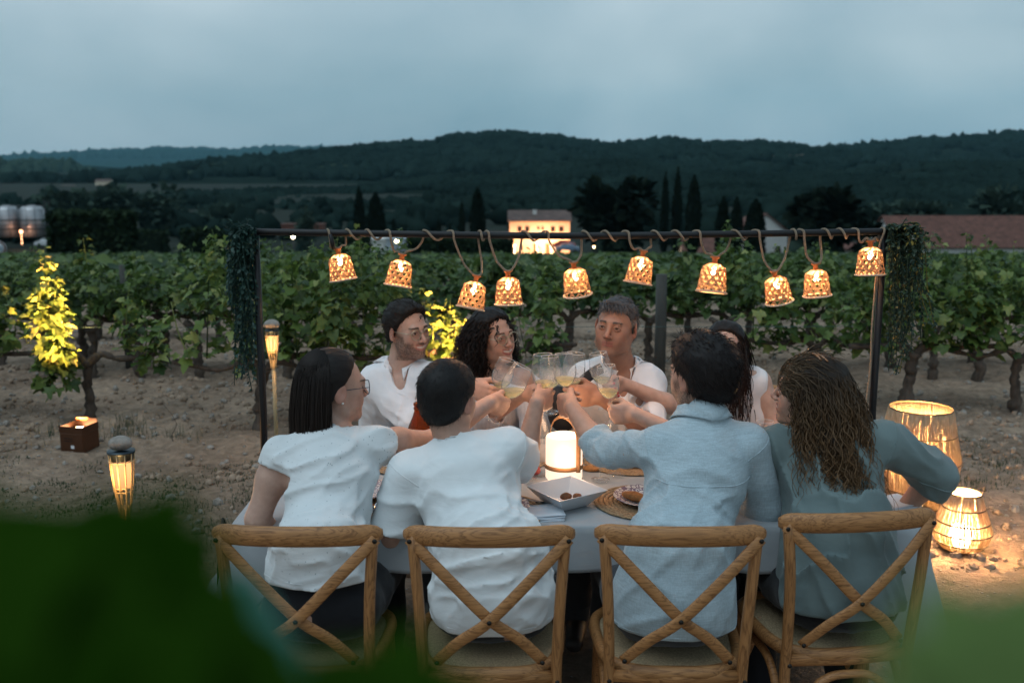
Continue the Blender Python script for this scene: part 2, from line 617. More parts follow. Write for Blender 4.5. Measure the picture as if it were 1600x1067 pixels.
def soil_material():
    m, nt, out = new_mat('soil')
    tcn = N(nt, 'ShaderNodeTexCoord')
    v = tcn.outputs['Object']
    n1 = N(nt, 'ShaderNodeTexNoise', {'Vector': v, 'Scale': 0.9, 'Detail': 6.0, 'Roughness': 0.6})
    n2 = N(nt, 'ShaderNodeTexNoise', {'Vector': v, 'Scale': 14.0, 'Detail': 6.0, 'Roughness': 0.7})
    vo = N(nt, 'ShaderNodeTexVoronoi', {'Vector': v, 'Scale': 26.0, 'Randomness': 1.0})
    c1 = ramp(nt, n1.outputs['Fac'], [(0.35, (0.19, 0.130, 0.092)), (0.65, (0.35, 0.255, 0.185))])
    c2 = ramp(nt, n2.outputs['Fac'], [(0.3, 0.55), (0.7, 1.3)])
    c = N(nt, 'ShaderNodeMixRGB', {'Fac': 1.0, 'Color1': c1, 'Color2': c2}, blend_type='MULTIPLY').outputs['Color']
    st = ramp(nt, vo.outputs['Distance'], [(0.10, 1.0), (0.22, 0.0)])
    sel = ramp(nt, vo.outputs['Color'], [(0.62, 0.0), (0.66, 1.0)])
    f = N(nt, 'ShaderNodeMath', {0: st, 1: sel}, operation='MULTIPLY')
    c = N(nt, 'ShaderNodeMixRGB', {'Fac': f.outputs[0], 'Color1': c, 'Color2': (0.42, 0.39, 0.35, 1)}).outputs['Color']
    # beaten pale path where the table stands, green valley far off
    sx = N(nt, 'ShaderNodeSeparateXYZ', {'Vector': v})
    far = ramp(nt, N(nt, 'ShaderNodeMath', {0: sx.outputs['Y'], 1: 1 / 200.0}, operation='MULTIPLY').outputs[0], [(0.08, 0.0), (0.3, 1.0)])
    c = N(nt, 'ShaderNodeMixRGB', {'Fac': far, 'Color1': c, 'Color2': (0.012, 0.018, 0.012, 1)}).outputs['Color']
    b = N(nt, 'ShaderNodeBsdfPrincipled', {'Base Color': c, 'Roughness': 0.95})
    b.inputs['Specular IOR Level'].default_value = 0.15
    hh = N(nt, 'ShaderNodeMath', {0: n2.outputs['Fac'], 1: f.outputs[0]}, operation='ADD')
    bp = N(nt, 'ShaderNodeBump', {'Height': hh.outputs[0], 'Strength': 0.9, 'Distance': 0.03})
    nt.links.new(bp.outputs['Normal'], b.inputs['Normal'])
    nt.links.new(b.outputs['BSDF'], out.inputs['Surface'])
    return m

def grid_mesh(name, X, Y, zf):
    gx, gy = np.meshgrid(X, Y, indexing='ij')
    z = zf(gx, gy)
    v = np.stack([gx, gy, z], -1).reshape(-1, 3)
    nx, ny = len(X), len(Y)
    i = np.arange(nx - 1)[:, None] * ny + np.arange(ny - 1)[None, :]
    q = np.stack([i, i + ny, i + ny + 1, i + 1], -1).reshape(-1, 4)
    return mesh_np(name, v, q)

def soil_relief(x, y):
    p = np.stack([x, y, np.zeros_like(x)], -1)
    near = np.clip(1 - (np.abs(y - 8) - 6) / 6, 0, 1) * np.clip(1 - (np.abs(x) - 6) / 6, 0, 1)
    clods = np.abs(fbm(p * 5.0, 4)) * 0.045 + fbm(p * 1.2, 2) * 0.03
    path = np.clip((6.1 - y) / 0.8, 0, 1)              # trodden strip round the table is smoother
    return near * clods * (1 - 0.75 * path)

Xg = np.concatenate([[-6000, -2500, -900, -300, -100, -45, -20, -12, -9], np.arange(-7, 7.01, 0.055), [9, 12, 20, 45, 100, 300, 900, 2500, 6000]])
Yg = np.concatenate([[-3000, -500, -60, -10, -2, 0, 2], np.arange(2.6, 13.0, 0.05), [13.5, 14, 15, 17, 20, 25, 32, 40, 60, 90, 130, 170, 181, 200, 300, 500, 900, 2000, 6000]])
SOIL = soil_material()
link('ground', grid_mesh('ground', Xg, Yg, lambda x, y: ground_z(x, y) + soil_relief(x, y)), SOIL)['kind'] = 'structure'

def gz(x, y):
    x = np.atleast_1d(np.asarray(x, dtype=np.float64)); y = np.atleast_1d(np.asarray(y, dtype=np.float64))
    return ground_z(x, y) + soil_relief(x, y)

# ---- many small copies baked into one mesh (for what nobody could count)
def scatter(name, base_v, base_f, M, mat, kind='stuff', smooth=False, parent=None):
    """base_v (n,3), base_f (m,3|4), M (k,3,4) transforms"""
    base_v = np.asarray(base_v, dtype=np.float32)
    M = np.asarray(M, dtype=np.float32)
    k, n = len(M), len(base_v)
    v = np.einsum('kij,nj->kni', M[:, :, :3], base_v) + M[:, None, :, 3]
    f = np.asarray(base_f, dtype=np.int32)
    f = (f[None] + (np.arange(k, dtype=np.int32) * n)[:, None, None]).reshape(-1, f.shape[1])
    me = mesh_np(name, v.reshape(-1, 3), f if f.shape[1] == 4 else None, f if f.shape[1] == 3 else None, smooth)
    o = link(name, me, mat, parent)
    if kind: o['kind'] = kind
    return o

def rots(n, tilt=None):
    """random rotation matrices (n,3,3)"""
    q = rng.normal(size=(n, 4)); q /= np.linalg.norm(q, axis=1)[:, None]
    w, x, y, z = q.T
    return np.stack([np.stack([1 - 2 * (y * y + z * z), 2 * (x * y - z * w), 2 * (x * z + y * w)], -1),
                     np.stack([2 * (x * y + z * w), 1 - 2 * (x * x + z * z), 2 * (y * z - x * w)], -1),
                     np.stack([2 * (x * z - y * w), 2 * (y * z + x * w), 1 - 2 * (x * x + y * y)], -1)], 1)

_t = (1 + 5 ** .5) / 2
ICO_V = np.array([(-1, _t, 0), (1, _t, 0), (-1, -_t, 0), (1, -_t, 0), (0, -1, _t), (0, 1, _t), (0, -1, -_t), (0, 1, -_t), (_t, 0, -1), (_t, 0, 1), (-_t, 0, -1), (-_t, 0, 1)], dtype=np.float32)
ICO_V /= np.linalg.norm(ICO_V[0])
ICO_F = np.array([(0, 11, 5), (0, 5, 1), (0, 1, 7), (0, 7, 10), (0, 10, 11), (1, 5, 9), (5, 11, 4), (11, 10, 2), (10, 7, 6), (7, 1, 8), (3, 9, 4), (3, 4, 2), (3, 2, 6), (3, 6, 8), (3, 8, 9), (4, 9, 5), (2, 4, 11), (6, 2, 10), (8, 6, 7), (9, 8, 1)], dtype=np.int32)

STONE = pbr('limestone', (0.27, 0.24, 0.21), 0.9, var=0.25, vscale=30, bump=0.4, bscale=90)
def xform(pos, rot, scale):
    M = np.zeros((len(pos), 3, 4), dtype=np.float32)
    sc = np.asarray(scale, dtype=np.float32)
    if sc.ndim == 1: sc = np.repeat(sc[:, None], 3, 1)
    M[:, :, :3] = rot * sc[:, None, :]
    M[:, :, 3] = pos
    return M

n = 3600
y = 4.6 + (rng.random(n) ** 1.15) * 8.5
x = (rng.random(n) - 0.5) * (y * 1.25)
keep = rng.random(n) < np.where(y < 6.0, 0.45, 1.0)
x, y = x[keep], y[keep]
s = 0.006 + 0.032 * rng.random(len(x)) ** 2.8
link_st = scatter('gravel', ICO_V * np.array([1, 0.8, 0.6], dtype=np.float32), ICO_F,
                  xform(np.stack([x, y, gz(x, y) + s * 0.2], -1), rots(len(x)), s), STONE, smooth=False)
link_st['label'] = 'pale limestone gravel strewn over the vineyard soil'

n = 15000
y = 4.3 + (rng.random(n) ** 1.2) * 8.0
x = (rng.random(n) - 0.5) * (y * 1.2)
keep = (fbm(np.stack([x * 1.1, y * 1.1, 0 * x], -1), 3) > -.25) & ((y > 5.7) | (rng.random(n) < .3))
x, y = x[keep], y[keep]
s = 0.007 + 0.030 * rng.random(len(x)) ** 2.5
o = scatter('clods', ICO_V * np.array([1, 0.8, 0.65], dtype=np.float32), ICO_F, xform(np.stack([x, y, gz(x, y) + s * 0.15], -1), rots(len(x)), s),
            pbr('soil_clods', (0.27, 0.20, 0.148), 0.95, spec=.1, var=0.4, vscale=3), smooth=False)
o['label'] = 'crumbly brown clods covering the soil between the vines'

# larger loose stones one can pick out
stone_spots = [(60, 690, 'left of the uplight'), (92, 702, 'just before the left side of the uplight'), (46, 722, 'at the left border below the uplight'), (156, 735, 'between the uplight and the near torch'), (22, 655, 'at the far left border under the vine arm'), (240, 660, 'left of the crooked twig'), (300, 668, 'right of the crooked twig'), (350, 640, 'beside the trunk behind the left garland'), (330, 705, 'in the weeds left of the table end'),
    (1512, 640, 'up in the bare soil right of the tall rattan lantern'), (1536, 690, 'behind the small rattan lantern, among the weeds'), (1490, 705, 'right beside the tall rattan lantern'), (1525, 720, 'between the two rattan lanterns'), (1582, 715, 'at the right border above the small rattan lantern'), (1560, 655, 'under the rightmost vine'), (1285, 640, 'behind the woman in teal')]
for i, (px, py, lab) in enumerate(stone_spots):
    p = at(px, py, 1.0)
    d = Vector((p.x, p.y, p.z - CAM_H)); g = d * (CAM_H / -d.z)
    v = ICO_V * np.array([1, 0.75, 0.55]) * (1 + 0.18 * rng.normal(size=(12, 1)))
    o = link('stone', mesh_np('stone', v * (0.022 + 0.016 * random.random()), None, ICO_F, False), STONE, None, (g.x, g.y, float(gz(g.x, g.y)[0]) + 0.010))
    o.rotation_euler = (0, 0, random.random() * 6)
    m_ = o.modifiers.new('round', 'SUBSURF'); m_.levels = 1; m_.render_levels = 1
    tag(o, 'pale stone lying ' + lab, 'stone', 'loose pale stones on the soil')

# ---- dry grass and weeds at the edge of the path
GRASS = leafmat('weed_blades', (0.025, 0.055, 0.038), (0.10, 0.105, 0.06), 0.25, 0.8, None, 0.1)
blade_v = np.array([(-0.5, 0, 0), (0.5, 0, 0), (0.32, 0.12, 0.55), (-0.32, 0.12, 0.55), (0, 0.42, 1.0)], dtype=np.float32)
blade_f = np.array([(0, 1, 2), (0, 2, 3), (3, 2, 4)], dtype=np.int32)
def blades(n, cx, cy, rx, ry, h, w, name, label, clump=0.5):
    nc = max(3, int(n / 45))
    ccx = cx + rx * (rng.random(nc) * 2 - 1); ccy = cy + ry * (rng.random(nc) * 2 - 1)
    k = rng.integers(0, nc, n)
    x = ccx[k] + rng.normal(size=n) * 0.07 * clump * 2; y = ccy[k] + rng.normal(size=n) * 0.05 * clump * 2
    a = rng.random(n) * 6.283
    til = rng.normal(size=n) * 0.35
    hh = h * (0.35 + rng.random(n))
    ca, sa, ct, st = np.cos(a), np.sin(a), np.cos(til), np.sin(til)
    Rm = np.stack([np.stack([ca, -sa * ct, sa * st], -1), np.stack([sa, ca * ct, -ca * st], -1), np.stack([0 * a, st, ct], -1)], 1)
    o = scatter(name, blade_v, blade_f, xform(np.stack([x, y, gz(x, y) - 0.004], -1), Rm, np.stack([np.full(n, w), hh, hh], -1)), GRASS)
    o['label'] = label
blades(5500, -2.3, 5.6, 1.9, 0.5, 0.020, 0.007, 'weeds', 'low dry weeds along the edge of the trodden path')
blades(5200, 2.9, 6.0, 1.6, 0.5, 0.035, 0.005, 'weeds', 'thin dry weeds behind the rattan floor lanterns')
blades(2200, -1.0, 4.9, 0.9, 0.5, 0.035, 0.0035, 'weeds', 'sparse short grass beside the left end of the table')
blades(500, 2.75, 3.95, 0.3, 0.12, 0.075, 0.005, 'weeds', 'dry tuft on the path in front of the glowing lantern')
blades(420, -2.75, 6.75, 0.55, 0.25, 0.09, 0.004, 'weeds', 'tall dry grass round the foot of the lit vine')

# ================================================================ hills, forest, haze
HILL = pbr('hill_ground', (0.012, 0.020, 0.016), 1.0, spec=0.0, var=0.4, vscale=0.01)
FOREST = pbr('forest_crowns', (0.012, 0.023, 0.020), 1.0, spec=0.0, var=0.4, vscale=0.02)
FIELD_TAN = pbr('dry_field', (0.15, 0.13, 0.10), 1.0, spec=0.0, var=0.25, vscale=0.03)
FIELD_GRN = pbr('green_field', (0.030, 0.045, 0.030), 1.0, spec=0.0, var=0.3, vscale=0.05)

def hill(name, sky_px, D, depth, base_z=-16.0, label=None, rough=0.0):
    """ridge whose skyline passes through the given photograph pixels at distance D; falls off towards and away from the viewer"""
    pts = [at(px, py, D) for px, py in sky_px]
    xs = np.array([p.x for p in pts]); zs = np.array([p.z for p in pts])
    X = np.linspace(xs[0], xs[-1], 150)
    Zr = np.interp(X, xs, zs)
    Y = D + np.concatenate([np.linspace(-depth, 0, 26), np.linspace(depth * 0.1, depth, 6)])
    Z = np.interp(np.arange(150), np.arange(150), Zr)
    def zf(gx, gy):
        t = np.clip(1 - np.abs(gy - D) / depth, 0, 1)
        pr = t ** 0.8
        zr = np.interp(gx, X, Z)
        nn = fbm(np.stack([gx / 160, gy / 160, 0 * gx], -1), 3) * 10 * t * (1 - t) * 2
        return base_z - 3 + (zr - base_z + 3) * pr + nn
    o = link(name, grid_mesh(name, X, Y, zf), HILL)
    o['kind'] = 'structure'
    if label: o['label'] = label
    return zf, X, D, depth

def wood(name, h, n, size, label, t0=0.05, t1=1.0, xr=None, dens=0.0, mat=None):
    zf, X, D, depth = h
    lo, hi = xr if xr else (X[0], X[-1])
    x = lo + (hi - lo) * rng.random(n)
    t = t0 + (t1 - t0) * rng.random(n)
    y = D - depth * (1 - t)
    keep = fbm(np.stack([x / 90, y / 90, 0 * x], -1), 3) > dens
    x, y = x[keep], y[keep]
    s = size * (0.5 + 0.8 * rng.random(len(x)))
    z = zf(x, y) + s * 0.45
    sc = np.stack([s, s, s * (0.75 + 0.5 * rng.random(len(x)))], -1)
    o = scatter(name, ICO_V * (1 + 0.25 * rng.normal(size=(12, 1))).astype(np.float32), ICO_F, xform(np.stack([x, y, z], -1), rots(len(x)), sc), mat or FOREST, smooth=True)
    o['label'] = label
    return o

h_far = hill('hills', [(-400, 256), (0, 254), (100, 251), (200, 242), (300, 239), (380, 241), (440, 237), (520, 240), (620, 243), (800, 262)], 9000, 2300, label='hazy blue ridge on the skyline, farthest away')
wood('forest', h_far, 4200, 38, 'hazy pine forest on the farthest ridge', 0.45, 1.0, None, -0.5)
h_main = hill('hills', [(200, 300), (300, 276), (400, 258), (520, 243), (640, 227), (680, 230), (700, 220), (790, 213), (860, 219), (940, 232), (1040, 223), (1100, 231), (1180, 228), (1265, 239), (1400, 250), (1700, 270)], 1700, 800, label='long dark wooded hill across the view')
wood('forest', h_main, 15000, 7.0, 'dark pine forest on the long hill', 0.10, 1.0, None, -0.32)
h_right = hill('hills', [(1130, 262), (1210, 248), (1275, 240), (1350, 229), (1400, 222), (1480, 221), (1500, 218), (1600, 211), (1900, 205), (2300, 225)], 1900, 850, label='dark wooded hill rising to the right')
wood('forest', h_right, 10000, 7.5, 'dark forest on the rising hill', 0.15, 1.0, None, -0.35)
h_left = hill('hills', [(-420, 262), (0, 264), (60, 258), (115, 258), (150, 272), (210, 292), (300, 310)], 2600, 990, label='low bushy hill with pale houses')
wood('forest', h_left, 3800, 12, 'bushy scrub on the low hill', 0.05, 1.0, None, -0.2, FIELD_GRN)
h_low = hill('hills', [(240, 312), (400, 306), (560, 300), (700, 282), (820, 268), (940, 256), (1010, 262), (1120, 280), (1300, 276), (1450, 262), (1700, 262), (2100, 270)], 760, 380, label='near forested slope behind the farmhouses')
wood('forest', h_low, 21000, 3.3, 'dark wood covering the near slope', 0.0, 1.0, None, -0.55)

# dark thickets on the valley floor between the road and the slope
n = 2600
x = (rng.random(n) - .5) * 620; y = 215 + 260 * rng.random(n) ** 1.3
keep = (fbm(np.stack([x / 30, y / 30, 0 * x], -1), 3) > -.1) & ~((np.abs(x - 8) < 16) & (y < 260))
x, y = x[keep], y[keep]
s = 1.6 + 2.4 * rng.random(len(x)) ** 2
o = scatter('thicket', ICO_V * (1 + 0.25 * rng.normal(size=(12, 1))).astype(np.float32), ICO_F, xform(np.stack([x, y, ground_z(x, y) + s * .6], -1), rots(len(x)), np.stack([s, s, s * 1.1], -1)), FOREST, smooth=True)
o['label'] = 'dark thickets on the valley floor behind the farm buildings'

# far fields: irregular patches laid on the slope, real ground tilted with the hill
def field(name, h, px0, px1, t0, t1, mat, label):
    zf, X, D, depth = h
    y0, y1 = D - depth * (1 - t0), D - depth * (1 - t1)
    a, b = at(px0, 300, D).x, at(px1, 300, D).x
    Xs = np.linspace(a, b, 14); Ys = np.linspace(y0, y1, 5)
    def z2(gx, gy): return zf(gx, gy) + 3.5
    me = grid_mesh(name, Xs, Ys, z2)
    co = np.empty(len(me.vertices) * 3, dtype=np.float32); me.vertices.foreach_get('co', co)
    co = co.reshape(-1, 3)
    co[:, 1] += fbm(co / 60.0, 2) * (y1 - y0) * 0.4
    me.vertices.foreach_set('co', co.ravel())
    o = link(name, me, mat)
    o['kind'] = 'structure'; o['label'] = label
field('field', h_main, 280, 470, 0.10, 0.17, FIELD_TAN, 'dry tan field below the long hill')
field('field', h_main, 280, 640, 0.24, 0.50, FIELD_GRN, 'green vineyard terraces on the hillside')
field('field', h_main, 575, 612, 0.20, 0.42, FIELD_TAN, 'bare earth track cutting up the hillside')
field('field', h_main, 660, 720, 0.48, 0.56, FIELD_GRN, 'small clearing under the hilltop')
field('field', h_main, 1040, 1180, 0.46, 0.54, FIELD_TAN, 'dry clearing high on the dark hill')
field('field', h_right, 1440, 1560, 0.2, 0.25, FIELD_TAN, 'pale strip of field under the right hill')

AIR, ant, aout = new_mat('air')
pv = N(ant, 'ShaderNodeVolumePrincipled', {'Color': (0.36, 0.80, 0.95, 1), 'Density': 0.000042, 'Anisotropy': 0.0})
ant.links.new(pv.outputs['Volume'], aout.inputs['Volume'])
MB().box((0, 5950, 400), (15000, 12100, 840)).build('haze', AIR)['kind'] = 'stuff'
# ================================================================ grape vines
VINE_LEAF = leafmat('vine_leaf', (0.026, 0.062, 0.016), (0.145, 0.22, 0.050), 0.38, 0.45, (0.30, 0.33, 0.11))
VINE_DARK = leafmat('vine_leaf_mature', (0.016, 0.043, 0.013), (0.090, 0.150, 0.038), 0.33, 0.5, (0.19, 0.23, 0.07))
BARK = pbr('vine_bark', (0.075, 0.058, 0.046), 0.95, var=0.45, vscale=22, bump=1.0, bscale=55, stretch=(1, 1, 0.25))
POSTW = pbr('weathered_post', (0.055, 0.055, 0.050), 0.9, var=0.3, vscale=18, bump=0.6, bscale=50, stretch=(1, 1, 0.12))
WIRE = pbr('trellis_wire_metal', (0.06, 0.12, 0.115), 0.8, spec=.1)

def grape_leaf(seed):
    """lobed leaf about 1 unit across, stalk at the origin, folded along the mid rib"""
    r = np.random.default_rng(seed)
    ang = np.radians([-150, -118, -92, -62, -38, -16, 0, 16, 38, 62, 92, 118, 150])
    rad = np.array([.30, .44, .34, .52, .38, .50, .66, .50, .38, .52, .34, .44, .30]) * (1 + 0.10 * r.normal(size=13))
    x = np.sin(ang) * rad; y = np.cos(ang) * rad + 0.16
    cup = 0.10 + 0.18 * r.random(); sag = 0.25 + 0.35 * r.random()
    z = cup * np.abs(x) * 1.1 - sag * np.clip(y, 0, None) ** 2 - 0.15 * (x * x) + 0.05 * r.normal(size=13)
    v = [(0, 0.0, 0.02)] + list(zip(x, y, z)) + [(0, 0.30, -0.02 + 0.0)]
    f = [(14, i + 1, i) for i in range(1, 13)]
    f += [(0, 14, 1), (0, 13, 14)]
    return np.array(v, dtype=np.float32), np.array(f, dtype=np.int32)
LEAVES = [grape_leaf(s) for s in range(5)]
LEAF_ME = []
for v_, f_ in LEAVES:
    me = mesh_np('leaf', v_, None, f_, True); me.materials.append(VINE_LEAF); LEAF_ME.append(me)

def leaf_frames(pos, out, droop, size):
    """transforms of leaves at pos, pointing along out, blade facing up/outwards"""
    out = out / (np.linalg.norm(out, axis=1)[:, None] + 1e-9)
    yv = out + np.array([0, 0, -1.0]) * droop[:, None]
    yv /= np.linalg.norm(yv, axis=1)[:, None]
    up = np.array([[0, 0, 1.25]]) + out * 0.6 + rng.normal(size=pos.shape) * 0.6
    xv = np.cross(yv, up); xv /= np.linalg.norm(xv, axis=1)[:, None] + 1e-9
    zv = np.cross(xv, yv)
    M = np.zeros((len(pos), 3, 4), dtype=np.float32)
    M[:, :, 0] = xv * size[:, None]; M[:, :, 1] = yv * size[:, None]; M[:, :, 2] = zv * size[:, None]
    M[:, :, 3] = pos
    return M

def vine(x, y, label, group=None, arms=((-1, 0.55), (1, 0.55)), shoots=11, top=1.32, lean=0.0, nleaf=420, single=0, lsize=0.108,
         trunk_h=0.44, mat=None, spread=0.135, shoot_list=None, low=0.0, trunk=True, thick=0.034):
    """gnarled trunk, cordon arms along the wire and upright shoots carrying the leaves"""
    mat = mat or VINE_LEAF
    z0 = float(gz(x, y)[0])
    root = empty('grape_vine', (x, y, z0), label, 'vine', group)
    if trunk:
        tb = MB()
        pts = bez([(0, 0, -0.05), (0.02 * random.uniform(-1, 1) + lean * .2, 0.01, trunk_h * .3), (lean * .6 + random.uniform(-.02, .02), 0.02, trunk_h * .65), (lean, 0, trunk_h)], 10)
        pts = [p + Vector((random.uniform(-.011, .011), random.uniform(-.011, .011), 0)) for p in bez(pts, 18)]
        tb.tube(pts, [thick * (1.35 - 0.5 * i / 18 + .35 * max(0, i - 15) / 3) * random.uniform(.74, 1.22) for i in range(19)], 10)
        tb.v = [tuple(Vector(q) * 1.0 + Vector((.35, .35, 0)) * .018 * float(noise3(np.array([[q[0] * 60, q[1] * 60, q[2] * 22 + x * 9]]))[0])) for q in tb.v]
        tb.build('trunk', BARK, root)
        for sgn, L in arms:
            ab = MB()
            pts = bez([(lean, 0, trunk_h - .03), (lean + sgn * .10, .01, trunk_h + .05), (lean + sgn * L * .5, random.uniform(-.03, .03), trunk_h + .02 + random.uniform(-.03, .05)), (lean + sgn * L, 0, trunk_h + .05)], 12)
            ab.tube(pts, [thick * (.85 - .35 * i / 12) * random.uniform(.66, 1.32) for i in range(13)], 8)
            ab.build('cordon_arm', BARK, root)
    # shoots
    shoots_given = shoot_list is not None
    if shoot_list is None:
        a0 = -arms[0][1] if arms else -.3
        a1 = arms[-1][1] if arms else .3
        shoot_list = []
        for i in range(shoots):
            sx = lean + a0 + (a1 - a0) * (i + .5 + random.uniform(-.4, .4)) / shoots
            h = top * random.uniform(.62, 1.10)
            shoot_list.append((sx, random.uniform(-.05, .05), trunk_h + .06, sx + random.uniform(-.16, .16), random.uniform(-.12, .14), h))
    sb = MB()
    apart = bool(single) or shoots_given
    P, O, S = [], [], []
    tot = sum(max(.1, q[5] - q[2]) for q in shoot_list)
    for (ax, ay, az, bx, by, bz) in shoot_list:
        pts = bez([(ax, ay, az), ((ax + bx) / 2 + random.uniform(-.05, .05), (ay + by) / 2, (az + bz) / 2), (bx, by, bz)], 8)
        sb.tube(pts, [.006 - .0004 * i for i in range(9)], 4)
        if apart:
            sb.build('shoot', VINE_LEAF, root); sb = MB()
        k = int(nleaf * max(.1, bz - az) / tot)
        for j in range(k):
            t = random.random() ** 0.9
            i = min(7, int(t * 8))
            p = pts[i].lerp(pts[i + 1], t * 8 - i)
            a = random.random() * 6.283
            taper = 1.0 - 0.72 * max(0, (t - .62) / .38)
            r = spread * taper * math.sqrt(random.random())
            o = Vector((math.cos(a), math.sin(a), random.uniform(-.25, .45)))
            drop = -low * random.random() * (1 - t)
            P.append((p.x + math.cos(a) * r, p.y + math.sin(a) * r, p.z + random.uniform(-.06, .05) + drop))
            O.append(o)
            S.append(lsize * (1 - .55 * max(0, (t - .6) / .4)) * random.uniform(.5, 1.15))
    if not apart: sb.build('shoots', VINE_LEAF, root)['kind'] = 'stuff'
    P, O, S = np.array(P), np.array([tuple(o) for o in O]), np.array(S)
    M = leaf_frames(P, O, rng.random(len(P)) * 1.15 - 0.25, S)
    which = rng.integers(0, 5, len(P))
    solo = np.zeros(len(P), dtype=bool)
    if single:
        score = P[:, 1] - 0.12 * P[:, 2] + 0.03 * rng.normal(size=len(P))
        solo[np.argsort(score)[:single]] = True
        for i in np.nonzero(solo)[0]:
            lo = bpy.data.objects.new('leaf', LEAF_ME[which[i]])
            COL.objects.link(lo)
            lo.parent = root
            mm = Matrix.Identity(4)
            for r_ in range(3):
                for c_ in range(4): mm[r_][c_] = float(M[i, r_, c_])
            lo.matrix_local = mm
    vv, ff, b = [], [], 0
    for k in range(5):
        sel = np.nonzero((which == k) & ~solo)[0]
        if not len(sel): continue
        v = np.einsum('kij,nj->kni', M[sel, :, :3], LEAVES[k][0]) + M[sel][:, None, :, 3]
        f = LEAVES[k][1][None] + (np.arange(len(sel)) * 15)[:, None, None] + b
        vv.append(v.reshape(-1, 3)); ff.append(f.reshape(-1, 3)); b += len(sel) * 15
    o = link('foliage', mesh_np('foliage', np.concatenate(vv), None, np.concatenate(ff), True), mat, root)
    o['kind'] = 'stuff'
    return root

def gpt(px, py):
    """ground point under a photograph pixel (level near ground)"""
    p = at(px, py, 1.0)
    k = CAM_H / (CAM_H - p.z)
    return p.x * k, p.y * k

# first row, just behind the table
x, y = gpt(140, 652)
lit = vine(x, y, 'vine lit golden by the uplight at its foot', 'vines of the first row', arms=((-1, .62), (1, .5)), nleaf=560, single=170, lean=.02, spread=.088,
     shoot_list=[(-.15, -.12, .45, -.17, -.16, 1.27), (-.12, -.14, .45, -.10, -.16, 1.08), (-.20, -.12, .45, -.24, -.16, .98), (-.10, -.16, .28, -.10, -.20, .80), (-.2, -.16, .32, -.2, -.18, .72), (-.15, -.2, .28, -.15, -.2, .6), (-.55, 0.05, .5, -.6, .08, .95), (.32, .05, .5, .34, .05, .98), (.42, 0, .42, .46, 0, .85), (.5, 0, .38, .52, 0, .66)])
vine(at(140, 600, y).x - 1.15, y - .1, 'leafy vine at the left border of the vineyard, half cut off', 'vines of the first row', nleaf=420, single=70, top=1.2, low=.0, shoots=9)
xl, yl = gpt(398, 688)
vine(xl, yl + .1, 'vine with a leaning dark trunk behind the left garland', 'vines of the first row', arms=((-1, .62), (1, .62)), nleaf=500, single=130, top=1.30, lean=.06, low=.0, shoots=8)
x4, y4 = gpt(498, 668)
vine(x4 + .05, y4, 'bushy vine behind the torch and the dark haired woman', 'vines of the first row', nleaf=540, single=140, top=1.30, low=.04, shoots=8)
xm, ym = gpt(706, 655)
vine(xm, ym, 'small vine glowing yellow between the bearded man and the curly haired woman', 'vines of the first row', arms=((-1, .35), (1, .2)), nleaf=300, single=80,
     shoot_list=[(-.03, 0, .3, 0, 0, .88), (.04, 0, .3, .05, .02, .75), (-.2, .04, .45, -.42, 0, 1.05), (-.3, 0, .45, -.55, .05, 1.22), (-.12, 0, .45, -.2, .02, .95)], spread=.11)
xs, ys = gpt(850, 640)
vine(xs, ys, 'slender vine with one tall leafy shoot behind the raised glasses', 'vines of the first row', arms=((-1, .3), (1, .25)), nleaf=210, single=70,
     shoot_list=[(0, 0, .3, .06, 0, 1.17), (.05, 0, .3, -.02, 0, .85), (-.14, 0, .4, -.2, 0, .72)], spread=.12)
xr0, yr0 = gpt(1270, 625)
vine(xr0, yr0, 'low vine behind the woman with the hair clip', 'vines of the first row', nleaf=460, single=90, top=1.12, low=.18, shoots=9)
xr, yr = gpt(1412, 640)
vine(xr, yr, 'gnarled forked vine behind the rattan lanterns', 'vines of the first row', arms=((-1, .5), (1, .62)), nleaf=560, single=120, top=1.28, lean=.05, shoots=11, thick=.042)
xq, yq = gpt(1586, 640)
vine(xq, yq, 'vine with a hooked bare stub at the right border', 'vines of the first row', nleaf=520, single=90, top=1.3, shoots=11)

# tall shoots that stick out above the row
for (px, py, h0, lab) in [(130, 372, .5, 'pale vine shoot rising behind the lit vine'), (205, 392, .6, 'rounded leafy shoot right of the lit vine'), (560, 372, .7, 'leafy vine top below the first hanging lantern'), (1135, 350, .8, 'tallest vine shoot, rising above the lantern bar'),
        (300, 388, .6, 'leafy vine top just left of the left garland'), (440, 376, .6, 'leafy vine top right of the left garland'), (505, 384, .6, 'vine shoot below the plug of the cord'), (1290, 392, .6, 'vine top between the two rightmost lanterns'), (1470, 384, .6, 'pale vine top right of the right garland'), (1545, 372, .6, 'vine top below the long red roof'), (60, 400, .6, 'vine top at the far left')]:
    Y = 8.6
    p = at(px, py, Y)
    g0 = float(gz(p.x, Y)[0])
    vine(p.x, Y, lab, None, arms=((-1, .1), (1, .1)), nleaf=150, shoot_list=[(0, 0, h0, .0, 0, p.z - g0), (.1, 0, h0, .12, 0, (p.z - g0) * .8), (-.1, 0, h0, -.16, 0, (p.z - g0) * .78)], spread=.13, mat=VINE_LEAF, single=0)

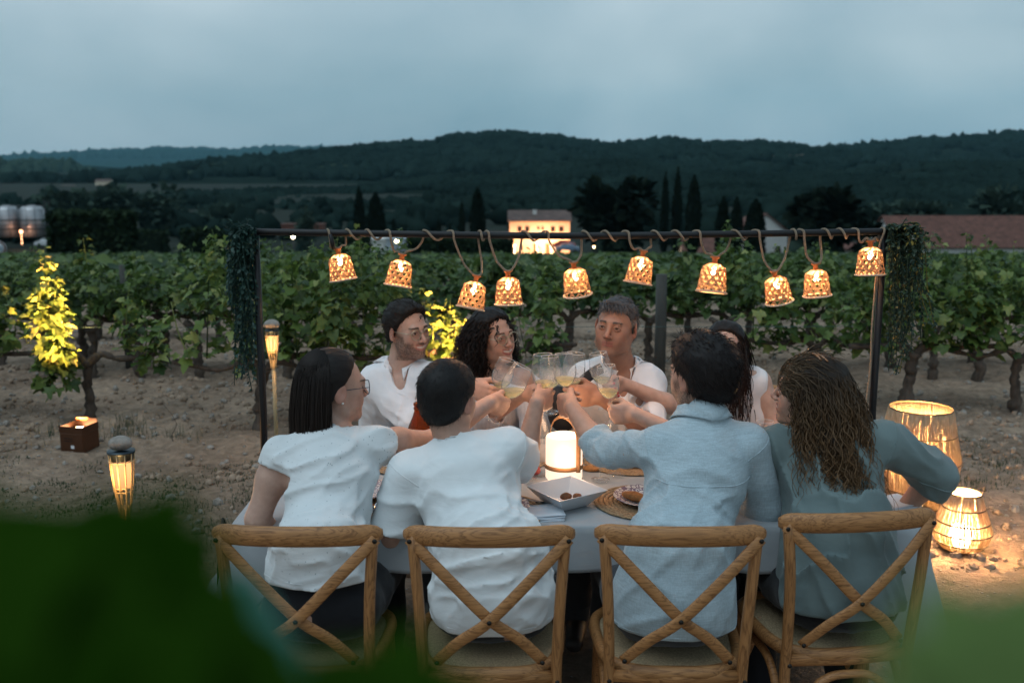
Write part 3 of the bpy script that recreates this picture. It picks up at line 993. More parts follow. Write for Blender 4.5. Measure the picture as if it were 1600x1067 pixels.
# second and third rows
ROW2 = ['at the far left border', 'behind the lit vine', 'right of the lit vine', 'behind the left garland', 'under the leftmost lantern', 'behind the bearded man', 'behind the curly haired woman', 'behind the raised wine glasses', 'at the thick trellis post', 'under the seventh lantern from the left', 'under the second lantern from the right', 'behind the right garland', 'behind the gnarled forked vine', 'at the far right border']
for i, px in enumerate(range(-24, 1640, 126)):
    Y = 9.1
    X = at(px + 30, 560, Y).x
    nice = 520 < px < 1010
    left = px < 400
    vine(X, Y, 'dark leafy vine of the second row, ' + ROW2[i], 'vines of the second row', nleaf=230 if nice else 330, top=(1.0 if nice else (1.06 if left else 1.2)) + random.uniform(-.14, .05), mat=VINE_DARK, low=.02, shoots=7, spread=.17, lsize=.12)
for i, px in enumerate(range(-120, 1800, 92)):
    Y = 11.4
    X = at(px, 540, Y).x
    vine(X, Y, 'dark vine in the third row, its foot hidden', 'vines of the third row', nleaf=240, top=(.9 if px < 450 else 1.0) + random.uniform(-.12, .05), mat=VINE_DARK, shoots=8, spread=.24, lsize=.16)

# all rows beyond read as one mass
rowsP, rowsS = [], []
for k in range(58):
    Y = 14.0 + k * 2.4
    half = Y * 0.62 + 3
    n = int(half * 2 * 11 * min(1, 26 / Y + .28))
    x = (rng.random(n) - .5) * 2 * half
    hh = rng.random(n) ** .7 * .62 + .22 + .12 * noise3(np.stack([x * 1.3, np.full(n, Y), 0 * x], -1))
    yy = Y + rng.normal(size=n) * .24
    rowsP.append(np.stack([x, yy, ground_z(x, yy) + hh], -1))
    rowsS.append(np.full(n, .15 + .0022 * Y) * (.7 + .6 * rng.random(n)))
P = np.concatenate(rowsP); S = np.concatenate(rowsS)
a = rng.random(len(P)) * 6.283
M = leaf_frames(P, np.stack([np.cos(a), np.sin(a), 0.3 + 0 * a], -1), rng.random(len(P)) * .9, S * 1.5)
hex_v = np.array([(0, 0, 0), (-.5, .25, .08), (-.38, .7, 0), (0, 1, -.12), (.38, .7, 0), (.5, .25, .08)], dtype=np.float32)
hex_f = np.array([(0, 5, 4), (0, 4, 3), (0, 3, 2), (0, 2, 1)], dtype=np.int32)
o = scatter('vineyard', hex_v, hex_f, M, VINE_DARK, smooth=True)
o['label'] = 'vine rows running down the slope beyond the third row'

# trellis posts and wires
def post(px, Y, h, r, label):
    X = at(px, 500, Y).x
    z0 = float(gz(X, Y)[0])
    b = MB().tube([(0, 0, -.1), (.004, 0, h * .5), (0, .005, h)], [r, r * .97, r * .93], 10)
    tag(b.build('trellis_post', POSTW, None, (X, Y, z0)), label, 'post', 'trellis posts')
post(1032, 8.3, .93, .05, 'thick grey trellis post behind the grey haired man')
post(197, 9.0, .95, .035, 'grey trellis post among the vines right of the lit vine')
for (Y, z, lab) in [(7.42, .66, 'trellis wire strung along the first vine row'), (9.05, .78, 'trellis wire of the second vine row')]:
    tag(MB().tube([(-8, Y, z), (-2, Y, z - .012), (3, Y + .02, z - .005), (9, Y, z)], .0020, 5).build('trellis_wire', WIRE), lab, 'wire', 'trellis wires')
# bare twig standing in the soil
x, y = gpt(272, 692)
tag(MB().tube(bez([(0, 0, 0), (-.015, 0, .05), (.02, .01, .12), (0, 0, .19), (-.07, .02, .27)], 10), [.004 - .00028 * i for i in range(11)], 5).build('dry_twig', BARK, None, (x, y, float(gz(x, y)[0]) - .01)), 'crooked bare twig standing in the soil right of the uplight', 'twig')

# ================================================================ trees and hedges of the valley
TREE = leafmat('hazed_tree_leaves', (0.022, 0.042, 0.036), (0.048, 0.076, 0.058), 0.10, 0.9, None, 0.03)  # leaf colour raised to stand in for distance haze on the trees
CYP = leafmat('cypress_leaves', (0.005, 0.009, 0.007), (0.011, 0.018, 0.012), 0.03, 0.9, None, 0.02)
HEDGE = leafmat('hedge_leaves', (0.010, 0.020, 0.011), (0.028, 0.048, 0.024), 0.12, 0.8, None, 0.05)
TRUNK = pbr('tree_bark', (0.05, 0.04, 0.032), 0.95, var=0.3, vscale=6)
tri_v = np.array([(-.5, 0, 0), (.5, 0, 0), (.3, .8, .1), (-.2, 1.0, -.1)], dtype=np.float32)
tri_f = np.array([(0, 1, 2), (0, 2, 3)], dtype=np.int32)
def crown_pts(n, shape):
    q = rng.normal(size=(n * 2, 3)); q /= np.linalg.norm(q, axis=1)[:, None]
    r = (0.62 + 0.38 * rng.random(len(q)))[:, None]
    return (q * r)[:n]
def tree(px0, px1, ytop, ybase, Y, label, kind='round', group=None, n=900, mat=None, cat='tree', lumps=9):
    a, b = at(px0, ybase, Y), at(px1, ybase, Y)
    top = at(px0, ytop, Y).z
    X = (a.x + b.x) / 2; w = (b.x - a.x) / 2
    z0 = float(ground_z(X, Y))
    H = top - z0
    nm = {'round': 'tree', 'cypress': 'cypress_tree', 'hedge': 'clipped_hedge'}[kind]
    root = empty(nm, (X, Y, z0), label, cat, group)
    MB().tube([(0, 0, -.3), (.05, 0, H * .35), (0, .05, H * .62)], [w * .13 + .1, w * .1 + .06, w * .05 + .03], 7).build('trunk', TRUNK, root)
    if kind == 'cypress':
        t = rng.random(n) ** 1.1
        rad = w * np.minimum(1, np.minimum((t + .03) * 6, ((1.005 - t) * 2.0) ** .62)) * (0.8 + 0.3 * rng.random(n))
        an = rng.random(n) * 6.283
        P = np.stack([np.cos(an) * rad, np.sin(an) * rad, H * (.04 + .96 * t)], -1)
        O = np.stack([np.cos(an) * .35, np.sin(an) * .35, np.ones(n)], -1)
        s = (w * .34) * (.6 + .6 * rng.random(n)) * np.where(t > .9, .55, 1)
        dr = np.zeros(n)
        MB().lathe([(max(.01, w * .86 * min(1, (q + .03) * 6, ((1.005 - q) * 2.0) ** .62)), H * (.04 + .94 * q)) for q in np.linspace(0, 1, 12)], 9).build('branch_mass', CYP, root)
    elif kind == 'hedge':
        P = (rng.random((n, 3)) - .5) * 2
        ax = rng.integers(0, 3, n); sg = np.where(rng.random(n) < .5, -1, 1)
        P[np.arange(n), ax] = sg * (1 - .05 * rng.random(n))
        P[:, 2] = np.abs(P[:, 2])
        P *= np.array([w, max(1.2, w * .45), H])
        O = rng.normal(size=(n, 3)) + np.array([0, 0, .6]); s = np.full(n, w * .11 + .08) * (.6 + .8 * rng.random(n)); dr = rng.random(n) * .2
        bx = MB().box((0, 0, H * .46), (w * 1.86, max(2.2, w * .84), H * .9), bev=w * .1)
        bx.build('core', CYP, root)
    else:
        C = rng.normal(size=(lumps, 3)) * np.array([.42, .42, .30]); C[0] = 0
        Rr = .40 + .25 * rng.random(lumps); Rr[0] = .72
        k = rng.integers(0, lumps, n)
        q = crown_pts(n, None)
        P = C[k] + q * Rr[k][:, None]
        P[:, 0] /= np.abs(P[:, 0]).max(); P[:, 1] /= np.abs(P[:, 1]).max()
        zz = P[:, 2]; P[:, 2] = (zz - zz.min()) / (zz.max() - zz.min())
        P = np.stack([P[:, 0] * w, P[:, 1] * w, H * (.12 + .88 * P[:, 2])], -1)
        O = q + np.array([0, 0, .2]); s = np.full(n, w * .20 + .12) * (.5 + rng.random(n)); dr = rng.random(n) * .5
        cs = MB()
        for c_, r_ in zip(C[:5], Rr[:5]):
            z_ = (c_[2] - zz.min()) / (zz.max() - zz.min())
            cs.ball((c_[0] * w * .8, c_[1] * w * .8, H * (.12 + .88 * z_)), (r_ * w * .62, r_ * w * .62, r_ * H * .34), 9, 6)
        cs.build('branch_mass', TREE, root)
    M = leaf_frames(P, O, dr, s)
    o = scatter('crown', tri_v, tri_f, M, mat or {'cypress': CYP, 'hedge': HEDGE, 'round': TREE}[kind], None, parent=root)
    return root

CY = [(554, 572, 292, 390, 165, 'left and taller of the cypress pair behind the first lantern'), (575, 602, 302, 390, 160, 'shorter and wider of the cypress pair behind the first lantern'),
      (735, 758, 294, 392, 165, 'broad cypress left of the lit farmhouse'), (717, 727, 311, 392, 172, 'thin cypress just left of the broad one by the farmhouse'),
      (681, 691, 341, 392, 178, 'small cypress between the pair and the farmhouse'), (611, 621, 341, 392, 178, 'small cypress right of the cypress pair'), (700, 707, 350, 392, 180, 'tiniest cypress left of the farmhouse'),
      (1030, 1044, 268, 395, 170, 'leftmost of the three tall slim cypresses right of the dark tree'), (1048, 1064, 261, 395, 172, 'tallest of the three slim cypresses'), (1070, 1093, 274, 395, 165, 'widest of the three slim cypresses'),
      (1117, 1138, 308, 398, 150, 'cypress left of the white gabled house'), (1139, 1158, 308, 398, 160, 'cypress touching the left corner of the white gabled house'), (1163, 1192, 313, 402, 140, 'cypress in front of the white gabled house')]
for (a_, b_, t_, g_, Y, lab) in CY:
    tree(a_, b_, t_, g_, Y, lab, 'cypress', 'cypresses in the valley', n=1300)
for (a_, b_, t_, g_, Y, lab, n_) in [
        (902, 1032, 286, 398, 150, 'large dark tree right of the lit farmhouse', 1500), (1222, 1358, 300, 398, 150, 'large dark rounded tree right of the white gabled house', 1500),
        (68, 170, 303, 384, 250, 'dark bushy tree behind the clipped hedge', 900), (140, 225, 292, 384, 262, 'dark tree mass left of the garland', 900), (205, 285, 290, 384, 255, 'dense dark tree at the end of the tree mass', 900),
        (452, 497, 327, 392, 200, 'small round dark tree left of the cypress pair', 500), (1500, 1600, 292, 372, 230, 'dark tree above the long red roof', 800), (1385, 1480, 318, 372, 240, 'low dark trees behind the gable of the long roof', 700), (1590, 1700, 300, 372, 235, 'dark tree at the right border above the red roof', 600),
        (300, 420, 330, 390, 300, 'low dark thicket left of the garland', 700), (1330, 1400, 322, 380, 245, 'dark bush between the tree and the long roof', 500)]:
    tree(a_, b_, t_, g_, Y, lab, 'round', None, n=n_, mat=CYP if n_ == 1500 else None)
for (a_, b_, t_, g_, Y, lab, n_) in [
        (89, 207, 334, 400, 95, 'large clipped hedge block above the lit vine', 2600), (210, 262, 361, 392, 150, 'low green hedge right of the large hedge block', 700), (288, 346, 359, 396, 110, 'dark clipped hedge beside the left garland', 900),
        (518, 578, 371, 402, 115, 'dark clipped hedge under the first lantern cord', 800), (640, 738, 373, 404, 112, 'long dark clipped hedge behind the second lantern', 1200), (742, 800, 375, 404, 118, 'dark clipped hedge left of the farmhouse forecourt', 800)]:
    tree(a_, b_, t_, g_, Y, lab, 'hedge', 'clipped hedges along the road', n=n_, cat='hedge')

# ================================================================ buildings
WHITE = pbr('white_render', (0.62, 0.61, 0.58), 0.9, var=0.08, vscale=0.6)
CREAM = pbr('cream_render', (0.60, 0.50, 0.38), 0.9, var=0.10, vscale=0.5)
TILE = pbr('roof_tiles', (0.13, 0.058, 0.043), 0.85, var=0.35, vscale=1.2, bump=0.3, bscale=3)
TILE_D = pbr('old_roof_tiles', (0.11, 0.075, 0.065), 0.9, var=0.3, vscale=1.0)
DARKW = pbr('window_dark', (0.02, 0.02, 0.022), 0.25)
STEEL = pbr('tank_steel', (0.42, 0.42, 0.43), 0.45, metal=0.7, var=0.1, vscale=0.6)
IRON = pbr('dark_iron', (0.05, 0.05, 0.055), 0.6, metal=0.5)
ASPH = pbr('asphalt', (0.055, 0.055, 0.058), 0.9, var=0.15, vscale=0.5)
WARM = (1.0, 0.46, 0.22)

def lamp(name, loc, energy, col, r=0.05, parent=None):
    d = bpy.data.lights.new(name, 'POINT')
    d.energy = energy; d.color = col; d.shadow_soft_size = r
    o = bpy.data.objects.new(name, d)
    COL.objects.link(o); o.location = loc
    if parent: o.parent = parent
    return o

def gable_house(name, X, Y, z0, w, dep, hw, hr, wall, tile, label, ridge='x', rz=0.0, over=.35):
    root = empty(name, (X, Y, z0), label, 'house', None, rz)
    b = MB()
    b.box((0, dep / 2, hw / 2), (w, dep, hw))
    if ridge == 'y':
        b.add([(-w / 2, .0, hw), (w / 2, .0, hw), (0, .0, hw + hr), (-w / 2, dep, hw), (w / 2, dep, hw), (0, dep, hw + hr)], [(0, 1, 2), (5, 4, 3)], False)
    else:
        b.add([(-w / 2, 0, hw), (-w / 2, dep, hw), (-w / 2, dep / 2, hw + hr), (w / 2, 0, hw), (w / 2, dep, hw), (w / 2, dep / 2, hw + hr)], [(0, 1, 2)[::-1], (3, 4, 5)], False)
    b.build('wall', wall, root)
    rb = MB(); t = .16
    def slab(p0, p1, p2, p3):
        n = (Vector(p1) - Vector(p0)).cross(Vector(p3) - Vector(p0)).normalized()
        if n.z < 0: n = -n
        q = [Vector(p) + n * .012 for p in (p0, p1, p2, p3)]
        rb.add(q + [p + n * t for p in q], [(0, 1, 2, 3), (7, 6, 5, 4), (0, 4, 5, 1), (1, 5, 6, 2), (2, 6, 7, 3), (3, 7, 4, 0)], False)
    if ridge == 'y':
        for sg in (-1, 1):
            e = sg * (w / 2 + over); zz = hw - hr * over / (w / 2)
            slab((e, -over, zz), (0, -over, hw + hr), (0, dep + over, hw + hr), (e, dep + over, zz))
    else:
        for y0, yr_ in ((-over, dep / 2), (dep + over, dep / 2)):
            zz = hw - hr * over / (dep / 2)
            slab((-w / 2 - over, y0, zz), (w / 2 + over, y0, zz), (w / 2 + over, yr_, hw + hr), (-w / 2 - over, yr_, hw + hr))
    rb.build('roof', tile, root)
    return root

def window(root, x, z, w, h, y=-.0, pane=None, arch=False):
    f = MB()
    f.box((x - w / 2, y - .03, z), (.10, .10, h + .1)); f.box((x + w / 2, y - .03, z), (.10, .10, h + .1))
    f.box((x, y - .03, z + h / 2), (w - .1, .10, .10)); f.box((x, y - .045, z - h / 2), (w + .2, .14, .09))
    fo = f.build('window', TILE_D, root)
    pb = MB().box((x, y - .012, z), (w - .1, .03, h - .06))
    if arch:
        pb.add([(x + (w / 2 - .05) * math.cos(t), y - .027, z + h / 2 - .03 + (w / 2 - .05) * math.sin(t)) for t in np.linspace(0, math.pi, 9)], [tuple(range(9))], False)
    pb.build('pane', pane or DARKW, fo)

# lit farmhouse
Y = 190.0
a, b_ = at(796, 397, Y), at(890, 397, Y)
zb = at(800, 397, Y).z
w = b_.x - a.x
fh = gable_house('farmhouse', (a.x + b_.x) / 2, Y, zb, w, 7.0, 6.3, 1.7, CREAM, TILE_D, 'cream farmhouse lit warm orange by lamps at its foot', 'x')
for px in (812, 824, 864, 877):
    window(fh, at(px, 350, Y).x - (a.x + b_.x) / 2, 4.75, .75, .95)
for px in (841, 848): window(fh, at(px, 350, Y).x - (a.x + b_.x) / 2, 4.9, .35, .5)
window(fh, at(815, 350, Y).x - (a.x + b_.x) / 2, 1.2, .4, .9)
for px in (837, 856): 
    MB().box((at(px, 350, Y).x - (a.x + b_.x) / 2, -.03, 1.0), (.8, .10, 2.0)).build('door', pbr('old_door', (0.12, .07, .03), .7), fh)
MB().box((at(836, 300, Y).x - (a.x + b_.x) / 2, 2.2, 7.6), (.75, .6, 1.3)).build('chimney', WHITE, fh)
GLOW = emission('lamp_glow_warm', (1.0, 0.62, 0.30), 14.0)
GLOW_C = emission('lamp_glow_pale', (1.0, 0.86, 0.55), 9.0)
for i, (px, py, e) in enumerate([(804, 384, 900), (839, 378, 800), (861, 385, 900), (876, 384, 800), (849, 396, 600)]):
    p = at(px, py, Y - 1.4)
    lab = ['lamp at the left corner of the lit farmhouse', 'lamp over the middle door of the farmhouse', 'lamp right of the farmhouse doors', 'lamp at the right corner of the farmhouse', 'lamp low on the ground before the farmhouse'][i]
    q = MB().ball((0, 0, 0), .16, 10, 8); q.tube([(0, 0, -.16), (0, 0, float(zb - p.z) - .3)], .04, 6)
    me = q.mesh('yard_lamp')
    o = link('yard_lamp', me, [GLOW], None, p)
    tag(o, lab, 'lamp', 'lamps before the farmhouse')
    lamp('farmhouse_light', (p.x, p.y - 1.5, p.z + .4), e * 1.0, WARM, .2)
tag(gable_house('shed', at(745, 380, 205).x, 205, -16.2, 14, 6, 3.2, 1.2, TILE_D, TILE_D, 'long low outbuilding with a red roof left of the farmhouse', 'x'), None, 'outbuilding')

# white house with arched doors, behind the bar
Y = 165.0
a, b_ = at(1160, 400, Y), at(1229, 400, Y)
zb = at(1160, 400, Y).z
Xc = (a.x + b_.x) / 2
wh = gable_house('white_house', Xc, Y, zb, b_.x - a.x, 9, at(0, 362, Y).z - zb, at(0, 335, Y).z - at(0, 362, Y).z, WHITE, TILE, 'white gabled house with dark arched doors', 'y')
for px in (1192, 1215):
    window(wh, at(px, 392, Y).x - Xc, .55, .95, 1.3, arch=True)
tag(gable_house('tiled_barn', at(1118, 380, 178).x, 178, -16, 11, 7, 2.6, 2.4, CREAM, TILE, 'low barn with a pinkish tiled roof left of the white gabled house', 'x'), None, 'barn')
tag(gable_house('small_white_house', at(1327, 385, 160).x, 160, -13.6, 2.8, 4, 2.3, .7, WHITE, TILE, 'small pale hut under the right end of the bar', 'x'), None, 'hut')

# long building at the right
Y = 150.0
a = at(1404, 395, Y); b_ = at(1760, 395, Y)
zb = at(0, 402, Y).z; ze = at(0, 386, Y).z; zr = at(0, 342, Y).z
lb = gable_house('winery_hall', (a.x + b_.x) / 2, Y, zb, b_.x - a.x, 14, ze - zb, zr - ze, WHITE, TILE, 'long hall under a dull red tiled roof at the right', 'x')
# tiles laid in courses on its roof
cs = MB()
L = b_.x - a.x
for k in range(13):
    t0 = k / 13
    y0, z0_ = -.35 + (7.35) * t0, (ze - zb) - (zr - ze) * .05 + (zr - ze) * 1.05 * t0
    cs.box((0, y0 + .3, z0_ + .36), (L + .6, .16, .07))
cs.build('tile_courses', TILE, lb)
gw = at(1398, 380, Y - 4)
tag(gable_house('white_gable_house', gw.x, Y - 8, zb + .4, 2.4, 6, at(0, 378, Y - 8).z - zb, at(0, 357, Y - 8).z - at(0, 378, Y - 8).z, WHITE, TILE, 'white gable end standing before the long red roof', 'y'), None, 'house')

# pale flat buildings behind the first two lanterns
for (px0, px1, y0, y1, Y, lab, m_) in [(520, 604, 366, 376, 170, 'low pale shed wall behind the first lantern cord', WHITE), (572, 600, 373, 402, 128, 'upright white wall between the first two lanterns', WHITE), (604, 668, 372, 400, 150, 'pale blue parked trailer row behind the second lantern', pbr('pale_sheet', (.36, .40, .44), .6)), (440, 505, 350, 362, 210, 'low red roofed shed left of the cypress pair', TILE)]:
    a, b_ = at(px0, y1, Y), at(px1, y1, Y)
    h = at(0, y0, Y).z - a.z
    r_ = empty('shed', ((a.x + b_.x) / 2, Y, a.z), lab, 'shed')
    MB().box((0, 1.5, h * .45), (b_.x - a.x, 3, h * .9)).build('wall', m_, r_)
    MB().box((0, 1.5, h * .95), (b_.x - a.x + .3, 3.3, h * .1)).build('roof', m_ if m_ is not TILE else TILE, r_)

# far pale houses on the low hill
for (px, py, w_, h_, lab) in [(105, 301, 11, 4.5, 'pale house at the foot of the low hill, far left'), (160, 290, 12, 3.5, 'white house in the trees right of the low hill')]:
    p = at(px, py, 850)
    gable_house('far_house', p.x, 850, p.z, w_, 8, h_, 1.6, CREAM, TILE_D, lab, 'x')

# steel wine tanks with walkways
Y = 205.0
for i, (x0, x1) in enumerate([(-3, 31), (36, 71)]):
    a, b_ = at(x0, 374, Y), at(x1, 374, Y)
    top = at(0, 328, Y).z; cap = at(0, 321, Y).z
    X = (a.x + b_.x) / 2; r = (b_.x - a.x) / 2
    zb = a.z
    root = empty('wine_tank', (X, Y, zb), ['left steel wine tank behind the road', 'right steel wine tank next to the scaffold mast'][i], 'tank', 'steel wine tanks')
    MB().lathe([(0, .6), (r * .8, .5), (r, .75), (r, top - zb), (r * .97, top - zb + .05)], 28).build('body', STEEL, root)
    MB().lathe([(r * 1.02, top - zb + .02), (r * .8, (top + cap) / 2 - zb + .2), (r * .25, cap - zb), (0, cap - zb + .03)], 28).build('lid', STEEL, root)
    for t in (.35, .65):
        MB().lathe([(r + .02, (top - zb) * t), (r + .10, (top - zb) * t), (r + .10, (top - zb) * t + .22), (r + .02, (top - zb) * t + .22)], 28).build('band', IRON, root)
    for k in range(5):
        an = -math.pi * (k + .5) / 5
        MB().tube([(math.cos(an) * (r + .35), math.sin(an) * (r + .35), 0), (math.cos(an) * (r + .35), math.sin(an) * (r + .35), top - zb + .9)], .05, 5).build('rail_post', IRON, root)
    for zt in (.95, top - zb + .8, (top - zb) * .5):
        MB().lathe([(r + .31, zt), (r + .39, zt), (r + .39, zt + .08), (r + .31, zt + .08)], 28, close=True).build('rail', IRON, root)
a = at(74, 374, Y)
MB().box((0, 0, 4), (.2, .2, 8)).box((.9, 0, 4), (.12, .12, 8)).box((.45, 0, 3), (.8, .1, .1)).box((.45, 0, 5.5), (.8, .1, .1)).box((.45, 0, 7.5), (.8, .1, .1)).build('scaffold_mast', IRON, None, a)
tag(bpy.data.objects['scaffold_mast'], 'dark lattice mast beside the steel wine tanks', 'mast')
p = at(33, 362, Y - 4)
o = MB().ball((0, 0, 0), .3, 10, 8).tube([(0, 0, -.3), (0, 0, -2.6)], .05, 6).build('yard_lamp', emission('lamp_glow_red', (1, .42, .2), 6.0), None, p)
tag(o, 'reddish lamp between the two steel tanks', 'lamp')
lamp('tank_light', (p.x, p.y - .5, p.z - .4), 220, (1, .5, .3), .3)

# ---- road, cars, street lamps, speed sign
Yr = 176.0
gzv = float(ground_z(0, Yr))
MB().box((0, Yr, gzv + .02), (420, 7.0, .12)).build('road', ASPH)['kind'] = 'structure'
rail = empty('guard_rail', (-60, Yr - 4.6, gzv), 'pale guard rail along the far road', 'guard rail')
rb = MB(); rb.box((0, 0, .62), (90, .06, .3)); rb.build('rail', pbr('galvanised', (.36, .40, .43), .5, metal=.4), rail)
for k in range(16):
    MB().box((-44 + k * 5.6, .06, .3), (.1, .06, .62)).build('rail_post', IRON, rail)

def car(px, py, Y, paint, label):
    p = at(px, py, Y)
    root = empty('parked_car', (p.x, Y, p.z), label, 'car', 'cars on the far road')
    prof = [(-2.1, .35), (-2.15, .75), (-1.9, .92), (-1.35, 1.0), (-.8, 1.42), (.75, 1.45), (1.45, 1.02), (2.05, .9), (2.12, .4)]
    b = MB()
    vs = [(x, s * (.82 if z < 1.05 else .66), z) for s in (-1, 1) for x, z in prof]
    n = len(prof)
    b.add(vs, [tuple(range(n)), tuple(range(2 * n - 1, n - 1, -1))] + [(i, n + i, n + (i + 1) % n, (i + 1) % n) for i in range(n)], False)
    b.build('body', paint, root)
    g = MB()
    for s in (-1, 1):
        g.add([(-1.15, s * .80, 1.02), (1.2, s * .80, 1.02), (.7, s * .69, 1.38), (-.72, s * .69, 1.38)], [(0, 1, 2, 3)], False)
    g.build('window', DARKW, root)
    for sx in (-1.3, 1.3):
        for sy in (-.78, .78):
            MB().lathe([(0, -.1), (.31, -.1), (.31, .1), (0, .1)], 14, Matrix.Translation((sx, sy, .31)) @ Matrix.Rotation(R(90), 4, 'X')).build('wheel', IRON, root)
    return root
PW = pbr('white_car_paint', (.62, .63, .64), .3, coat=.5); PR = pbr('red_car_paint', (.32, .03, .02), .3, coat=.5); PB = pbr('blue_car_paint', (.20, .27, .36), .3, coat=.5); PG = pbr('grey_car_paint', (.25, .26, .27), .3, coat=.5)
car(78, 386, 160, PW, 'white car on the far road, left of the large hedge'); car(222, 385, 160, PW, 'white car on the far road, right of the large hedge')
car(886, 394, 172, PB, 'pale blue car parked right of the farmhouse'); car(881, 388, 180, PR, 'red car parked behind the pale blue one'); car(641, 398, 135, PG, 'grey car parked behind the second lantern')
for i, (px, py, Y, lab) in enumerate([(458, 370, 120, 'street lamp glowing pale left of the first lantern'), (620, 377, 120, 'street lamp glowing just above the second lantern'), (711, 382, 150, 'left of the two close street lamps by the third lantern'), (721, 382, 150, 'right of the two close street lamps by the third lantern'), (738, 371, 190, 'tiny far street lamp above the third lantern cord'), (1331, 387, 150, 'warm lamp on the small pale hut'), (931, 371, 149, 'warm light behind the leaves of the dark tree'), (928, 386, 149, 'lower warm light beside the dark tree')]):
    p = at(px, py, Y)
    root = empty('street_lamp', (p.x, Y, float(ground_z(p.x, Y))), lab, 'street lamp', 'street lamps of the valley')
    h = p.z - float(ground_z(p.x, Y))
    r = .22 if i in (0, 1) else (.24 if i in (2, 3) else .13)
    MB().tube([(0, 0, 0), (0, 0, h - r)], .05, 6).build('pole', IRON, root)
    MB().ball((0, 0, h), r, 12, 8).build('globe', GLOW_C if i < 5 else GLOW, root)

Y = 46.0
p = at(-1, 388, Y)
rs = empty('speed_sign', (p.x, Y, float(ground_z(p.x, Y))), 'round speed limit sign cut by the left border', 'sign')
h = p.z - rs.location.z
Mx = Matrix.Translation((0, 0, h)) @ Matrix.Rotation(R(90), 4, 'X')
MB().tube([(0, .05, 0), (0, .05, h)], .035, 8).build('pole', IRON, rs)
MB().lathe([(0, 0), (.33, 0), (.33, .03), (0, .03)], 32, Mx).build('plate', pbr('sign_white', (.7, .72, .74), .5), rs)
MB().lathe([(.23, .031), (.33, .031), (.33, .042), (.23, .042)], 32, Mx, close=True).build('ring', pbr('sign_ring', (.14, .09, .08), .5), rs)
dg = MB()
for cx, in ((-.09,), (.10,)):
    ring = [(cx + .062 * math.cos(t), .10 * math.sin(t)) for t in np.linspace(0, 2 * math.pi, 17)[:-1]]
    dg.tube([(q[0], -.046, h + q[1]) for q in ring], .018, 6, closed=True)
dg.build('digits', pbr('sign_blue', (.03, .16, .26), .5), rs)
# ================================================================ people
def unit(v):
    v = np.asarray(v, dtype=np.float64)
    return v / (np.linalg.norm(v) + 1e-12)
def A3(v): return np.array([v[0], v[1], v[2]], dtype=np.float64)
def px3(px, py, Y): return A3(at(px, py, Y))

def skin_mat(name, base, rough=0.5):
    m, nt, out = new_mat(name)
    at_ = N(nt, 'ShaderNodeAttribute', attribute_name='tint')
    tcn = N(nt, 'ShaderNodeTexCoord')
    n1 = N(nt, 'ShaderNodeTexNoise', {'Vector': tcn.outputs['Object'], 'Scale': 45.0, 'Detail': 4.0})
    c = N(nt, 'ShaderNodeMixRGB', {'Fac': 1.0, 'Color1': at_.outputs['Color'], 'Color2': ramp(nt, n1.outputs['Fac'], [(0.3, (0.90, 0.86, 0.85)), (0.7, (1.06, 1.05, 1.04))])}, blend_type='MULTIPLY').outputs['Color']
    b = N(nt, 'ShaderNodeBsdfPrincipled', {'Base Color': c, 'Roughness': rough})
    b.inputs['Subsurface Weight'].default_value = 0.12
    b.inputs['Subsurface Radius'].default_value = (1.0, 0.35, 0.2)
    b.inputs['Subsurface Scale'].default_value = 0.006
    b.inputs['Specular IOR Level'].default_value = 0.35
    n2 = N(nt, 'ShaderNodeTexNoise', {'Vector': tcn.outputs['Object'], 'Scale': 260.0, 'Detail': 2.0})
    bp = N(nt, 'ShaderNodeBump', {'Height': n2.outputs['Fac'], 'Strength': 0.12, 'Distance': 0.002})
    nt.links.new(bp.outputs['Normal'], b.inputs['Normal'])
    nt.links.new(b.outputs['BSDF'], out.inputs['Surface'])
    return m
SKIN = skin_mat('skin', None)

